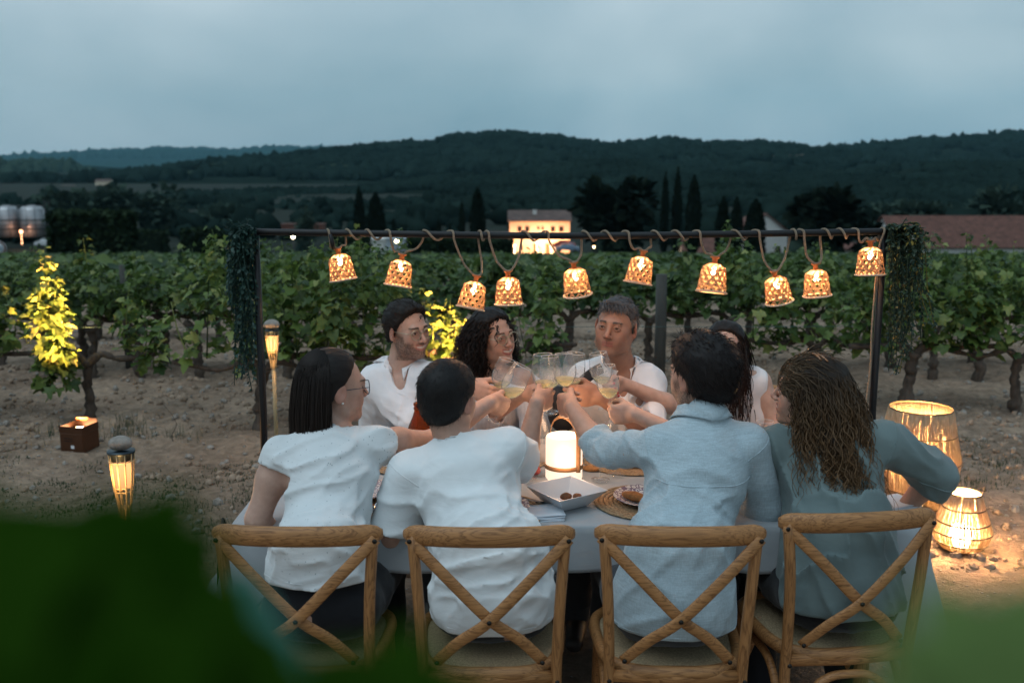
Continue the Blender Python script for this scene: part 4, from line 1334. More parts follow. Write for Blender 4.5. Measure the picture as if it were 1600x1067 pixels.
def cloth_mat(name, base, weave=900.0, var=0.06, speck=None, stripe=None, rough=0.85, crease=0.35, slub=0.0):
    m, nt, out = new_mat(name)
    tcn = N(nt, 'ShaderNodeTexCoord')
    v = tcn.outputs['Object']
    n1 = N(nt, 'ShaderNodeTexNoise', {'Vector': v, 'Scale': 7.0, 'Detail': 5.0, 'Roughness': 0.6})
    c = ramp(nt, n1.outputs['Fac'], [(0.3, [x * (1 - var) for x in base]), (0.7, [x * (1 + var) for x in base])])
    if speck:
        vo = N(nt, 'ShaderNodeTexVoronoi', {'Vector': N(nt, 'ShaderNodeMapping', {'Vector': v, 'Scale': (1, 1, .7)}).outputs['Vector'], 'Scale': 95.0})
        f = ramp(nt, vo.outputs['Distance'], [(0.10, 1.0), (0.2, 0.0)])
        s_ = ramp(nt, vo.outputs['Color'], [(0.55, 0.0), (0.62, 1.0)])
        f = N(nt, 'ShaderNodeMath', {0: f, 1: s_}, operation='MULTIPLY')
        c = N(nt, 'ShaderNodeMixRGB', {'Fac': f.outputs[0], 'Color1': c, 'Color2': c4(speck)}).outputs['Color']
    if stripe:
        w = N(nt, 'ShaderNodeTexWave', {'Vector': v, 'Scale': stripe[0], 'Distortion': 0.6}, wave_type='BANDS', bands_direction='X')
        f = ramp(nt, w.outputs['Fac'], [(0.62, 0.0), (0.75, 1.0)])
        c = N(nt, 'ShaderNodeMixRGB', {'Fac': f, 'Color1': c, 'Color2': c4(stripe[1])}).outputs['Color']
    if slub > 0:
        sl = N(nt, 'ShaderNodeTexNoise', {'Vector': N(nt, 'ShaderNodeMapping', {'Vector': v, 'Scale': (30, 30, 340)}).outputs['Vector'], 'Scale': 1.0, 'Detail': 2.0})
        sl2 = N(nt, 'ShaderNodeTexNoise', {'Vector': N(nt, 'ShaderNodeMapping', {'Vector': v, 'Scale': (340, 340, 30)}).outputs['Vector'], 'Scale': 1.0, 'Detail': 2.0})
        c = N(nt, 'ShaderNodeMixRGB', {'Fac': slub, 'Color1': c, 'Color2': ramp(nt, sl.outputs['Fac'], [(0.3, 0.3), (0.7, 1.0)])}, blend_type='MULTIPLY').outputs['Color']
        c = N(nt, 'ShaderNodeMixRGB', {'Fac': slub, 'Color1': c, 'Color2': ramp(nt, sl2.outputs['Fac'], [(0.3, 0.3), (0.7, 1.0)])}, blend_type='MULTIPLY').outputs['Color']
    b = N(nt, 'ShaderNodeBsdfPrincipled', {'Base Color': c, 'Roughness': rough})
    b.inputs['Specular IOR Level'].default_value = 0.2
    b.inputs['Sheen Weight'].default_value = 0.15
    # fine creases across the cloth and the weave
    n2 = N(nt, 'ShaderNodeTexNoise', {'Vector': N(nt, 'ShaderNodeMapping', {'Vector': v, 'Scale': (1.0, 1.0, 2.4), 'Rotation': (0.2, 0.5, 0.3)}).outputs['Vector'], 'Scale': 11.0, 'Detail': 3.0, 'Roughness': 0.45, 'Distortion': 0.8})
    n3 = N(nt, 'ShaderNodeTexNoise', {'Vector': v, 'Scale': weave, 'Detail': 1.0})
    b1 = N(nt, 'ShaderNodeBump', {'Height': n2.outputs['Fac'], 'Strength': crease * .55, 'Distance': 0.02})
    b2 = N(nt, 'ShaderNodeBump', {'Height': n3.outputs['Fac'], 'Strength': 0.25, 'Distance': 0.001, 'Normal': b1.outputs['Normal']})
    nt.links.new(b2.outputs['Normal'], b.inputs['Normal'])
    nt.links.new(b.outputs['BSDF'], out.inputs['Surface'])
    return m

HAIR_M, nt, out = new_mat('hair_strands')
a_ = N(nt, 'ShaderNodeAttribute', attribute_name='tint')
hb = N(nt, 'ShaderNodeBsdfPrincipled', {'Base Color': a_.outputs['Color'], 'Roughness': 0.55})
hb.inputs['Specular IOR Level'].default_value = 0.22
nt.links.new(hb.outputs['BSDF'], out.inputs['Surface'])

TEE_SPECK = cloth_mat('speckled_jersey', (0.66, 0.69, 0.70), speck=(0.30, 0.34, 0.36), crease=0.30)
TEE = cloth_mat('white_jersey', (0.69, 0.72, 0.73), crease=0.30)
CHAMBRAY = cloth_mat('light_blue_chambray', (0.465, 0.575, 0.63), slub=0.28, crease=0.25)
TEAL = cloth_mat('teal_crepe', (0.135, 0.182, 0.183), crease=0.22, rough=0.7)
WHITE_SHIRT = cloth_mat('white_cotton_shirt', (0.74, 0.74, 0.76), crease=0.30)
STRIPED = cloth_mat('striped_white_cotton', (0.68, 0.66, 0.66), stripe=(60.0, (0.40, 0.38, 0.40)), crease=0.25)
BLOUSE = cloth_mat('white_blouse_crepe', (0.72, 0.70, 0.71), crease=0.25)
BLACK_CLOTH = cloth_mat('black_trouser_cloth', (0.012, 0.013, 0.016), crease=0.2)
GREY_CLOTH = cloth_mat('charcoal_trouser_cloth', (0.045, 0.047, 0.053), crease=0.25)
BLACK_STRAP = pbr('black_webbing', (0.012, 0.012, 0.014), 0.7)
SHOE = pbr('shoe_leather', (0.05, 0.04, 0.035), 0.5)
METAL_FR = pbr('thin_gold_metal', (0.42, 0.36, 0.26), 0.3, metal=0.9)
DARK_FR = pbr('dark_blue_acetate', (0.015, 0.03, 0.05), 0.3)
PEARL = pbr('pearl', (0.8, 0.78, 0.74), 0.2, coat=0.5)
LENS, nt, out = new_mat('thin_lens')
lw_ = N(nt, 'ShaderNodeLayerWeight', {'Blend': 0.2})
fp_ = N(nt, 'ShaderNodeMath', {0: lw_.outputs['Facing'], 1: 4.0}, operation='POWER')
fr_ = N(nt, 'ShaderNodeMath', {0: fp_.outputs[0], 1: 0.045}, operation='ADD')
t_ = N(nt, 'ShaderNodeBsdfTransparent', {'Color': (0.97, 0.98, 0.98, 1)})
g_ = N(nt, 'ShaderNodeBsdfGlossy', {'Roughness': 0.02})
mx_ = N(nt, 'ShaderNodeMixShader', {0: fr_.outputs[0], 1: t_.outputs[0], 2: g_.outputs[0]})
nt.links.new(mx_.outputs[0], out.inputs['Surface'])

def head_frame(yaw, pitch=0.0, roll=0.0):
    """yaw: degrees clockwise from +Y seen from above; columns = right, face, up"""
    M = Matrix.Rotation(R(-yaw), 3, 'Z') @ Matrix.Rotation(R(pitch), 3, 'X') @ Matrix.Rotation(R(roll), 3, 'Y')
    return np.array(M, dtype=np.float64)

def add_head(B, c, F, sc=1.0, sex='m', smile=0.0, fat=1.0, beard=0.0, jawk=1.0, ears=(1, 1)):
    """F columns right, face, up. All primitives in head space, then turned"""
    Fr = F.T                                   # rows are the head axes
    def T(p): return c + F @ (np.array(p, dtype=np.float64) * sc)
    def ell(p, r, k, op='+'): B.ell(T(p), np.array(r) * sc, k * sc, op, Fr)
    def cone(a, b, ra, rb, k, op='+'): B.cone(T(a), T(b), ra * sc, rb * sc, k * sc, op)
    f = fat
    ell((0, -.020, .034), (.074, .095, .080), .02)
    ell((0, .028, -.018), (.060 * f, .060, .080), .03)
    jw = (.047 if sex == 'm' else .042) * f * jawk
    for s in (-1, 1):
        cone((s * jw * 1.08, -.004, -.045), (s * jw * .92, .018, -.072), .020, .018, .03)
        cone((s * jw * .92, .018, -.072), (s * .012, .068, -.100), .018, .015, .03)
        ell((s * .044 * f, .052, -.018), (.019, .020, .017), .025)
        ell((s * .036, .058, -.050), (.020, .022, .022), .025)
    ell((0, .073, -.100), (.017, .013, .013), .02)
    cone((-.034, .080, .021), (.034, .080, .021), .010, .010, .018)
    for s in (-1, 1):
        ell((s * .031, .100, .000), (.019, .017, .011), .014, '-')
        ell((s * .031, .0755, .000), (.0125, .0125, .0125), .002)
        cone((s * .044, .0795, .001), (s * .031, .0880, .0085), .0036, .0036, .003)
        cone((s * .031, .0880, .0085), (s * .018, .0830, .001), .0036, .0036, .003)
        sq = -.0060 if smile < .5 else -.0045
        cone((s * .044, .0790, -.001), (s * .031, .0855, sq - .0015), .0034, .0034, .004)
        cone((s * .031, .0855, sq - .0015), (s * .019, .0820, -.003), .0034, .0034, .004)
    nl = 1.0 if sex == 'm' else .88
    cone((0, .083, .012), (0, .083 + .025 * nl, -.030), .0075, .0095, .010)
    ell((0, .083 + .026 * nl, -.033), (.0105, .010, .0085), .006)
    for s in (-1, 1):
        ell((s * .0125, .096, -.036), (.0075, .0095, .0070), .006)
    # mouth: mound, lips, opening
    ell((0, .070, -.066), (.028, .020, .020), .02)
    u = .007 * smile; wd = .022 + .009 * smile
    gap = .0065 * smile
    for s in (-1, 1):
        cone((s * wd, .074, -.062 + u), (0, .0905, -.0585 + gap * .2), .0032, .0048, .004)
        cone((s * wd, .074, -.062 + u), (0, .0885, -.0690 - gap), .0032, .0056, .004)
        if smile > .3:
            cone((s * (wd + .008), .062, -.040), (s * (wd + .010), .058, -.066), .0035, .003, .008, '-')
    cone((-wd * .9, .081, -.0625 + u), (wd * .9, .081, -.0625 + u), .0008, .0008, .004, '-')
    for s in (-1, 1):
        if not ears[0 if s < 0 else 1]: continue
        E = F @ np.array(Matrix.Rotation(R(-10), 3, 'X') @ Matrix.Rotation(R(s * -20), 3, 'Z'))
        B.ell(T((s * .080, -.016, -.006)), np.array((.0075, .021, .033)) * sc, .004 * sc, '+', E.T)
        B.ell(T((s * .078, -.006, -.030)), np.array((.007, .010, .012)) * sc, .004 * sc, '+', E.T)
        B.ell(T((s * .0905, -.011, -.004)), np.array((.007, .010, .019)) * sc, .005 * sc, '-', E.T)
    return T

def color_head(P, col, c, F, sc, sex, smile, beard, brow, lip, skin, teeth=True, eye=.0050):
    q = ((P - c) @ F) / sc
    x, y, z = q[:, 0], q[:, 1], q[:, 2]
    near = (np.abs(x) < .12) & (np.abs(y) < .14) & (z > -.13) & (z < .14)
    def mixin(w, c2):
        w = np.clip(w, 0, 1)[:, None] * near[:, None]
        col[:] = col * (1 - w) + np.array(c2) * w
    def blob(cx, cy, cz, rx, ry, rz, soft=.35):
        d = np.sqrt(((x - cx) / rx) ** 2 + ((y - cy) / ry) ** 2 + ((z - cz) / rz) ** 2)
        return np.clip((1 + soft - d) / (2 * soft), 0, 1)
    # flush of cheeks, nose, ears; skin darker round the eyes
    for s in (-1, 1):
        mixin(blob(s * .042, .06, -.032, .028, .05, .026, .8) * .26, (skin[0] * 1.02, skin[1] * .66, skin[2] * .62))
        mixin(blob(s * .082, -.015, -.008, .014, .03, .04, .3) * .45, (skin[0] * 1.05, skin[1] * .62, skin[2] * .58))
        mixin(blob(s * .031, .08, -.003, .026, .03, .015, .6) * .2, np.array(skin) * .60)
    mixin(blob(0, .108, -.034, .016, .02, .014, .8) * .4, (skin[0] * 1.02, skin[1] * .68, skin[2] * .62))
    if beard > 0:
        jaw = np.clip((-.034 - z) / .014, 0, 1) * np.clip((y + .03) / .02, 0, 1) * np.clip((z + .135) / .01, 0, 1)
        side = np.clip((np.abs(x) - .050) / .010, 0, 1) * np.clip((.0 - z) / .02, 0, 1) * np.clip((y + .005) / .01, 0, 1) * np.clip((.055 - y) / .01, 0, 1)
        cheek = np.clip((np.abs(x) - .033 + np.clip((-.060 - z), 0, 1) * 1.6) / .010, 0, 1)
        must = blob(0, .09, -.049, .027, .03, .0075, .4)
        chin = np.clip((-.078 - z) / .007, 0, 1) * np.clip((y - .02) / .02, 0, 1)
        w = np.maximum(np.maximum(np.maximum(jaw * cheek, side), must), chin)
        nn = .75 + .5 * noise3(P * 420.0)
        mixin(w * beard * np.clip(nn, .3, 1.2), brow)
    u = .007 * smile; wd = .022 + .009 * smile; gap = .0065 * smile
    curve = u * np.clip(np.abs(x) / wd, 0, 1) ** 2
    front = (y > .064)
    inw = np.clip((wd + .001 - np.abs(x)) / .003, 0, 1) * front
    up = np.clip(1 - np.abs(z - (-.0590 + curve)) / .0050, 0, 1)
    lo_ = np.clip(1 - np.abs(z - (-.0695 - gap * (1 - (x / wd) ** 2) + curve)) / .0062, 0, 1)
    mixin(np.clip(np.maximum(up, lo_) * 2.2, 0, 1) * inw * .85, lip)
    if smile > .4 and teeth:
        op = np.clip(1 - np.abs(z - (-.0638 + curve * .8)) / (.0046 * np.clip(1.15 - (x / wd) ** 2, .05, 1) + .0006), 0, 1)
        mixin(np.clip(op * 3, 0, 1) * np.clip((wd * .86 - np.abs(x)) / .003, 0, 1) * front, (.52, .48, .44))
    else:
        mixin(np.clip(1 - np.abs(z - (-.0630 + curve)) / .0022, 0, 1) * inw * .8, np.array(lip) * .35)
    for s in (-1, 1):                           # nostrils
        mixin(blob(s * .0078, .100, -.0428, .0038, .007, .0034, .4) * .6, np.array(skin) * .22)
        ang = np.clip((np.abs(x) - .014) / .034, 0, 1)
        bz = .0222 + .0045 * np.sin(np.clip(ang * 2.4, 0, math.pi)) - .0035 * ang
        th = (.0050 if sex == 'm' else .0040) * (1.15 - .6 * ang)
        w = np.clip(1 - np.abs(z - bz) / th, 0, 1) * 2.2
        mixin(np.clip(w, 0, 1) * np.clip((np.abs(x) - .012) / .004, 0, 1) * np.clip((.050 - np.abs(x)) / .005, 0, 1) * (y > .05) * .92, brow)
        d = np.sqrt((x - s * .031) ** 2 + (y - .0755) ** 2 + (z) ** 2)
        ball = (d < .0142) & (y > .074) & (np.abs(z - .0008) < eye * np.sqrt(np.clip(1 - ((x - s * .031) / .0135) ** 2, 0, 1)))
        mixin(ball * 1.0, (.46, .43, .41))
        mixin((ball & (np.hypot(x - s * .031, z) < .0062)) * 1.0, (.035, .02, .012))
        lash = np.clip(1 - np.abs(z - (eye + .0016 - 14 * (x - s * .031) ** 2 * 1.6)) / .0026, 0, 1) * (np.abs(x - s * .031) < .0155) * (y > .072)
        mixin(lash * 1.2, (.02, .014, .012))
    return col

def add_hand(B, W, d, s, side, sc=1.0, curls=(68, 72, 40), idx=None, thumb='wrap', straight=0.0):
    """W wrist, d wrist->knuckles, s thumb side; side 'R'/'L'. Returns the centre of the grip"""
    d = unit(d); s = unit(s - d * np.dot(s, d))
    n = np.cross(s, d) if side == 'R' else np.cross(d, s)
    Fm = np.stack([s, d, n])
    k = .006 * sc
    B.ell(W + d * .052 * sc + n * .002 * sc, np.array((.041, .054, .0165)) * sc, .02 * sc, '+', Fm)
    B.ell(W + d * .036 * sc + s * .024 * sc + n * .012 * sc, np.array((.017, .034, .016)) * sc, .012 * sc, '+', Fm)
    offs = (.0285, .0095, -.0095, -.0275)
    lens = ((.042, .026, .021), (.046, .029, .022), (.042, .027, .022), (.034, .021, .019))
    fwd = (.086, .092, .088, .079)
    tips = []
    for i in range(4):
        cu = curls if not (i == 0 and idx) else idx
        p = W + d * fwd[i] * sc + s * offs[i] * sc
        B.cone(W + d * .05 * sc + s * offs[i] * .7 * sc, p, .012 * sc, .0105 * sc, k)
        a = 0.0
        rr = (.0096, .0086, .0078, .0066) if i < 3 else (.0084, .0076, .0068, .0058)
        spread = s * (offs[i] * 1.2)
        for j in range(3):
            a += R(cu[j] + (4 * i - 6) * (j == 0))
            dirn = unit(d * math.cos(a) + n * math.sin(a) + spread * (1.2 if j == 0 else .4))
            e = p + dirn * lens[i][j] * sc
            B.cone(p, e, rr[j] * sc, rr[j + 1] * sc, .0025 * sc)
            p = e
        tips.append(p)
    t0 = W + d * .022 * sc + s * .026 * sc + n * .010 * sc
    if thumb == 'wrap':
        pts = [t0, W + d * .060 * sc + s * .047 * sc + n * .026 * sc, W + d * .088 * sc + s * .040 * sc + n * .044 * sc, W + d * .103 * sc + s * .026 * sc + n * .050 * sc]
    elif thumb == 'side':
        pts = [t0, W + d * .058 * sc + s * .048 * sc + n * .020 * sc, W + d * .090 * sc + s * .050 * sc + n * .026 * sc, W + d * .113 * sc + s * .043 * sc + n * .030 * sc]
    else:
        pts = [t0, W + d * .055 * sc + s * .050 * sc + n * .014 * sc, W + d * .083 * sc + s * .056 * sc + n * .020 * sc, W + d * .105 * sc + s * .054 * sc + n * .024 * sc]
    for a_, b_, r1, r2 in zip(pts[:-1], pts[1:], (.0135, .0108, .0095), (.0108, .0095, .0078)):
        B.cone(a_, b_, r1 * sc, r2 * sc, .005 * sc)
    return W + d * .104 * sc + n * .031 * sc, tips, pts[-1], n

def limb(B, a, b, ra, rm, rb, k=.02, inf=0.0, tm=.35):
    m = a + (b - a) * tm
    B.cone(a, m, ra + inf, rm + inf, k)
    B.cone(m, b, rm + inf, rb + inf, k)

def torso(B, J, inf=0.0, w=1.0, dpt=1.0, shoulder=.050, female=False, loose=0.0, hips=True):
    P, Nk, sL, sR = J['pelvis'], J['neck'], J['shL'], J['shR']
    lat = unit(sR - sL)
    latp = unit(J.get('hip_axis', lat))
    ax = unit(Nk - P)
    def fr(l):
        l = unit(l - ax * np.dot(l, ax)); f = np.cross(ax, l)
        return np.stack([l, f, ax])
    Fp, Fc = fr(latp), fr(lat)
    Fm = fr(lat + latp)
    L = np.linalg.norm(Nk - P)
    mid = (sL + sR) / 2
    if hips: B.ell(P + ax * .01, np.array((.168 * w + inf + loose, .118 * dpt + inf + loose, .125 + inf)), .03, '+', Fp)
    B.ell(P + ax * L * .34, np.array(((.138 if female else .148) * w + inf + loose, .100 * dpt + inf + loose, .16)), .06, '+', Fm)
    B.ell(P + ax * L * .64 + (mid - (P + ax * L * .64)) * .12, np.array(((.150 if female else .165) * w + inf + loose * .7, .108 * dpt + inf + loose * .7, .17 + inf)), .06, '+', Fc)
    B.ell(P * .14 + mid * .86 + Fc[1] * -.005, np.array((.165 * w + inf, .088 * dpt + inf, .10 + inf)), .05, '+', Fc)
    nb = Nk - ax * .020
    for s_ in (sL, sR):
        B.cone(nb, s_ + (nb - s_) * .15, .042 + inf * .7, shoulder + inf * .8, .05)
        B.ell(s_, np.array((shoulder + inf * .6,) * 3) * .95, .03)
    if female:
        for sg in (-1, 1):
            B.ell(P + ax * L * .62 + Fc[0] * sg * .072 * w + J['front'] * .085, np.array((.062, .06, .062)) + inf, .04)
    return ax, Fp, Fc

FOLD = 0.85
def folds(fields, seed=0.0):
    """displacement for cloth: fields of ridged noise stretched along a direction [(dir, freq, amp, centre, radius)]"""
    def fn(p):
        out = np.zeros(len(p), dtype=np.float32)
        for i, (dr, fq, amp, cen, rad) in enumerate(fields):
            dr = unit(dr)
            u = unit(np.cross(dr, (0.31, 0.87, 0.2))); w = np.cross(dr, u)
            q = np.stack([p @ u * fq, p @ w * fq, p @ dr * fq * .16], -1) + 9.7 * i + seed
            q = q + .40 * noise3(p * fq * .45 + 3 * i)[:, None]
            r = np.clip(1 - np.abs(noise3(q)) * 2.4, -.3, 1)
            v = (r * np.abs(r) * .9 + .25 * r - .3) * amp * FOLD
            if cen is not None:
                v = v * np.exp(-(((p - cen) ** 2).sum(1)) / (2 * rad * rad))
            out -= v
        return out.astype(np.float32)
    return fn

def strands(roots, dirs, length, r, sides=3, nseg=6, droop=0.0, curl=0.0, curlf=3.0, col=(0.02, 0.015, 0.012), tipcol=None, jitter=.2, flat=1.0, wave=None, keep_off=None):
    """many tapered strands as one triangle mesh -> verts, quads, cols (vectorised)"""
    n = len(roots)
    roots = np.asarray(roots, dtype=np.float64); dirs = np.asarray(dirs, dtype=np.float64)
    dirs = dirs + rng.normal(size=dirs.shape) * jitter
    dirs /= np.linalg.norm(dirs, axis=1)[:, None]
    length = np.broadcast_to(length, (n,)) * (0.7 + .6 * rng.random(n))
    pts = [roots]
    d = dirs.copy()
    ph = rng.random(n) * 6.283; fq = curlf * (.7 + .6 * rng.random(n)); hand = np.where(rng.random(n) < .5, -1, 1)
    a = np.cross(dirs, np.tile((0.3, 0.2, 1.0), (n, 1))); a /= np.linalg.norm(a, axis=1)[:, None] + 1e-9
    b = np.cross(dirs, a)
    base = roots.copy()
    for i in range(1, nseg + 1):
        t = i / nseg
        d = d + np.array([0, 0, -droop / nseg])
        d /= np.linalg.norm(d, axis=1)[:, None]
        base = base + d * (length / nseg)[:, None]
        if keep_off is not None: base = keep_off(base)
        p = base.copy()
        if curl > 0:
            an = ph + hand * fq * t * 6.283
            p = p + (a * np.cos(an)[:, None] + b * np.sin(an)[:, None]) * (curl * min(1.35, .25 + t * 1.6))
        pts.append(p)
    pts = np.stack(pts, 1)                                    # n, m, 3
    m = nseg + 1
    tang = np.gradient(pts, axis=1); tang /= np.linalg.norm(tang, axis=2)[:, :, None] + 1e-9
    u = np.cross(tang, np.array([0.2, 0.35, 0.9])); u /= np.linalg.norm(u, axis=2)[:, :, None] + 1e-9
    w = np.cross(tang, u)
    tt = np.linspace(0, 1, m)
    rr = r * (1 - .75 * tt ** 2)[None, :] * (.7 + .6 * rng.random(n))[:, None]
    vs = np.stack([pts + (u * math.cos(6.283 * k / sides) + w * math.sin(6.283 * k / sides) * flat) * rr[:, :, None] for k in range(sides)], 2)
    idx = np.arange(n * m * sides).reshape(n, m, sides)
    q = np.stack([idx[:, :-1, :], np.roll(idx, -1, 2)[:, :-1, :], np.roll(idx, -1, 2)[:, 1:, :], idx[:, 1:, :]], -1).reshape(-1, 4)
    c0 = np.array(col)[None, None] * (.6 + .8 * rng.random((n, 1, 1)))
    c1 = np.array(tipcol if tipcol is not None else col)[None, None] * (.6 + .8 * rng.random((n, 1, 1)))
    cc = c0 + (c1 - c0) * tt[None, :, None] ** 1.2
    cc = np.repeat(cc[:, :, None, :], sides, 2).reshape(-1, 3)
    return vs.reshape(-1, 3), q, cc

def lay(n, comb, lift):
    d = comb[None] - n * (n @ comb)[:, None]
    return d / (np.linalg.norm(d, axis=1)[:, None] + .15) + n * lift

def merge_np(parts):
    vs, qs, cs, b = [], [], [], 0
    for v, q, c in parts:
        vs.append(v); qs.append(q + b); cs.append(c); b += len(v)
    return np.concatenate(vs), np.concatenate(qs), np.concatenate(cs)

def hair_cap(c, F, sc, thick=.012, line=(.062, .055), nape=-.06, col=(.012, .009, .008), step=.004, noise_amp=.004, noise_f=(60, 25, 60), side_front=.030, vol=(1, 1, 1), ear_cut=True, part=None, fringe=0.0, quiff=0.0):
    """close-fitting hair: shell over the skull, cut along the hairline (line = height at the forehead, y reach)"""
    Fr = F.T
    B = Body()
    def T(p): return c + F @ (np.array(p, dtype=np.float64) * sc)
    B.ell(T((0, -.022, .036)), np.array((.074 * vol[0] + thick, .095 * vol[1] + thick, .080 * vol[2] + thick)) * sc, .0, '+', Fr)
    B.ell(T((0, -.045, -.025)), np.array((.062 * vol[0] + thick * .6, .062 + thick * .6, .062)) * sc, .03 * sc, '+', Fr)
    if quiff: B.ell(T((0, .045, .085)), np.array((.052, .035, .022 + quiff)) * sc, .03 * sc, '+', Fr)
    # face and neck cut away
    B.plane(T((0, line[1], line[0])), F @ np.array((0, .82, -.57)), .008)
    K = Body(); K.ell(T((0, .075, -.055)), np.array((.085, .085 - side_front * .0, .105)) * sc, 0, '+', Fr)
    K.ell(T((0, .085, .012)), np.array((.060, .060, .046)) * sc, .02 * sc, '+', Fr)
    if ear_cut:
        for s in (-1, 1): K.ell(T((s * .088, .000, -.022)), np.array((.020, .030, .040)) * sc, .008 * sc, '+', Fr)
    B.cut(K, .006)
    B.plane(T((0, 0, nape)), F @ np.array((0, .12, -1)), .01)
    nf = np.array(noise_f)
    def dn(p):
        q = ((p - c) @ F) / sc
        return (noise_amp * noise3(q * nf + 5) + noise_amp * .6 * noise3(q * nf * 2.3)).astype(np.float32)
    B.disp(dn)
    r = .15 * sc
    X, Y, Z = (axis(c[i] - r, c[i] + r, step) for i in range(3))
    v, q = surface(B, X, Y, Z, 1)
    cc = np.array(col)[None] * (.8 + .4 * rng.random((len(v), 1)))
    return v, q, cc, B

def normals_of(v, q):
    n = np.cross(v[q[:, 2]] - v[q[:, 0]], v[q[:, 3]] - v[q[:, 1]])
    out = np.zeros_like(v)
    for k in range(4):
        for a in range(3): out[:, a] += np.bincount(q[:, k], weights=n[:, a], minlength=len(v))
    return out / (np.linalg.norm(out, axis=1)[:, None] + 1e-12)

def child(root, name, v, q, mat, cols=None):
    me = mesh_np(name, np.asarray(v) - root['_o'], q)
    if cols is not None: set_colors(me, cols)
    return link(name, me, mat, root)

def build_body(name, label, B, J, boxes, skin, paint=None, coarse=.013, cat='person'):
    """one continuous body mesh; boxes = [(centre, radius, step)] where the grid is finer"""
    lo = np.min([p[1] for p in B.pr if p[1] is not None and p[4] == '+'], axis=0) + .03
    hi = np.max([p[2] for p in B.pr if p[2] is not None and p[4] == '+'], axis=0) - .03
    ax = [axis(float(lo[i]), float(hi[i]), coarse, [(c[i] - r[i], c[i] + r[i], s) for c, r, s in boxes]) for i in range(3)]
    v, q = surface(B, *ax, 1)
    col = np.tile(np.array(skin, dtype=np.float64), (len(v), 1))
    if paint: paint(v, col)
    o_ = np.array([J['pelvis'][0], J['pelvis'][1], 0.0])
    me = mesh_np(name, v - o_, q)
    set_colors(me, col)
    o = link(name, me, SKIN, None, Vector(o_))
    tag(o, label, cat)
    o['_o'] = [float(x) for x in o_]
    return o

class Root(dict):
    pass

def largest(v, q):
    """keep only the biggest connected piece"""
    lab = np.arange(len(v))
    for _ in range(400):
        m = lab[q].min(1)
        new = lab.copy()
        for k in range(4): np.minimum.at(new, q[:, k], m)
        new = new[new]
        if (new == lab).all(): break
        lab = new
    big = np.bincount(lab).argmax()
    keep = lab == big
    idx = np.cumsum(keep) - 1
    return v[keep], idx[q[keep[q[:, 0]]]]

def garment(root, name, B, mat, step=.0065, sm=1):
    lo = np.min([p[1] for p in B.pr if p[1] is not None and p[4] == '+'], axis=0) + .02
    hi = np.max([p[2] for p in B.pr if p[2] is not None and p[4] == '+'], axis=0) - .02
    B.pr.sort(key=lambda q: {'+': 0, 'd': 1}.get(q[4], 2))       # folds before hems and openings are cut
    v, q = largest(*surface(B, *[axis(float(lo[i]), float(hi[i]), step) for i in range(3)], sm))
    me = mesh_np(name, v - np.array(root['_o']), q)
    return link(name, me, mat, root)

def sub(root, mb, name, mat):
    o = mb.build(name, mat, root)
    o.data.transform(Matrix.Translation(-Vector(root['_o'])))
    return o

def eyeglasses(root, T, F, mat, r=.024, thick=.0012, sc=1.0, arm_to=-.02, rnd=1.0):
    b = MB(); ln = MB()
    for s in (-1, 1):
        ring = [T((s * .033 + r * math.cos(t), .1005 - .006 * abs(math.cos(t)), -.004 + r * .92 * rnd * math.sin(t))) for t in np.linspace(0, 2 * math.pi, 25)[:-1]]
        b.tube(ring, thick, 6, closed=True)
        ln.add(ring, [tuple(range(24))], False)
        b.tube([T((s * (.033 + r), .095, .002)), T((s * .074, .080, .006)), T((s * .081, .02, .006)), T((s * .080, arm_to, .004)), T((s * .078, arm_to - .02, -.012))], thick * .9, 5)
    b.tube([T((-.010, .0995, .002)), T((0, .103, .005)), T((.010, .0995, .002))], thick, 6)
    o = sub(root, b, 'eyeglasses', mat)
    ln.v = [tuple(Vector(p)) for p in ln.v]
    l = ln.build('lens', LENS, o)
    l.data.transform(Matrix.Translation(-Vector(root['_o'])))
    return o
def Tv(T): return lambda p: Vector(T(p))
# ---------------------------------------------------------------- the toast: where each raised glass is, and the hand on it
# bowl bottom pixel, rim pixel, distance; lean of the glass away from the viewer
TOAST = {
    'A': ((779, 607), (793, 561), 3.56, 0.0),
    'B': ((792, 621), (818, 572), 3.36, 0.05),
    'C': ((851, 607), (848, 553), 3.34, 0.05),
    'H': ((861, 606), (859, 556), 3.58, 0.0),
    'D': ((884, 604), (881, 552), 3.36, 0.10),
    'E': ((893, 602), (900, 551), 3.56, 0.0),
    'F': ((943, 600), (934, 551), 3.58, 0.0),
    'G': ((953, 622), (947, 571), 3.36, 0.0),
}
def toast(k):
    b, r, Y, ln = TOAST[k]
    p0, p1 = px3(*b, Y), px3(*r, Y)
    p1[1] += ln * np.linalg.norm(p1 - p0)
    return p0, unit(p1 - p0)

def grip(k, elbow, side, down, tilt=None, sc=1.0, face=None):
    """wrist position and hand frame so that the fist closes on the stem `down` metres below the bowl of glass k"""
    p0, axis_ = toast(k)
    hole = p0 - axis_ * down
    d = hole - elbow
    d = unit(d - axis_ * np.dot(d, axis_) * .75)
    if tilt is not None: d = unit(d + np.array(tilt))
    d = unit(d - axis_ * np.dot(d, axis_))
    n = np.cross(axis_, d) if side == 'R' else np.cross(d, axis_)
    W = hole - d * .104 * sc - n * .031 * sc
    return W, d, axis_, hole, n

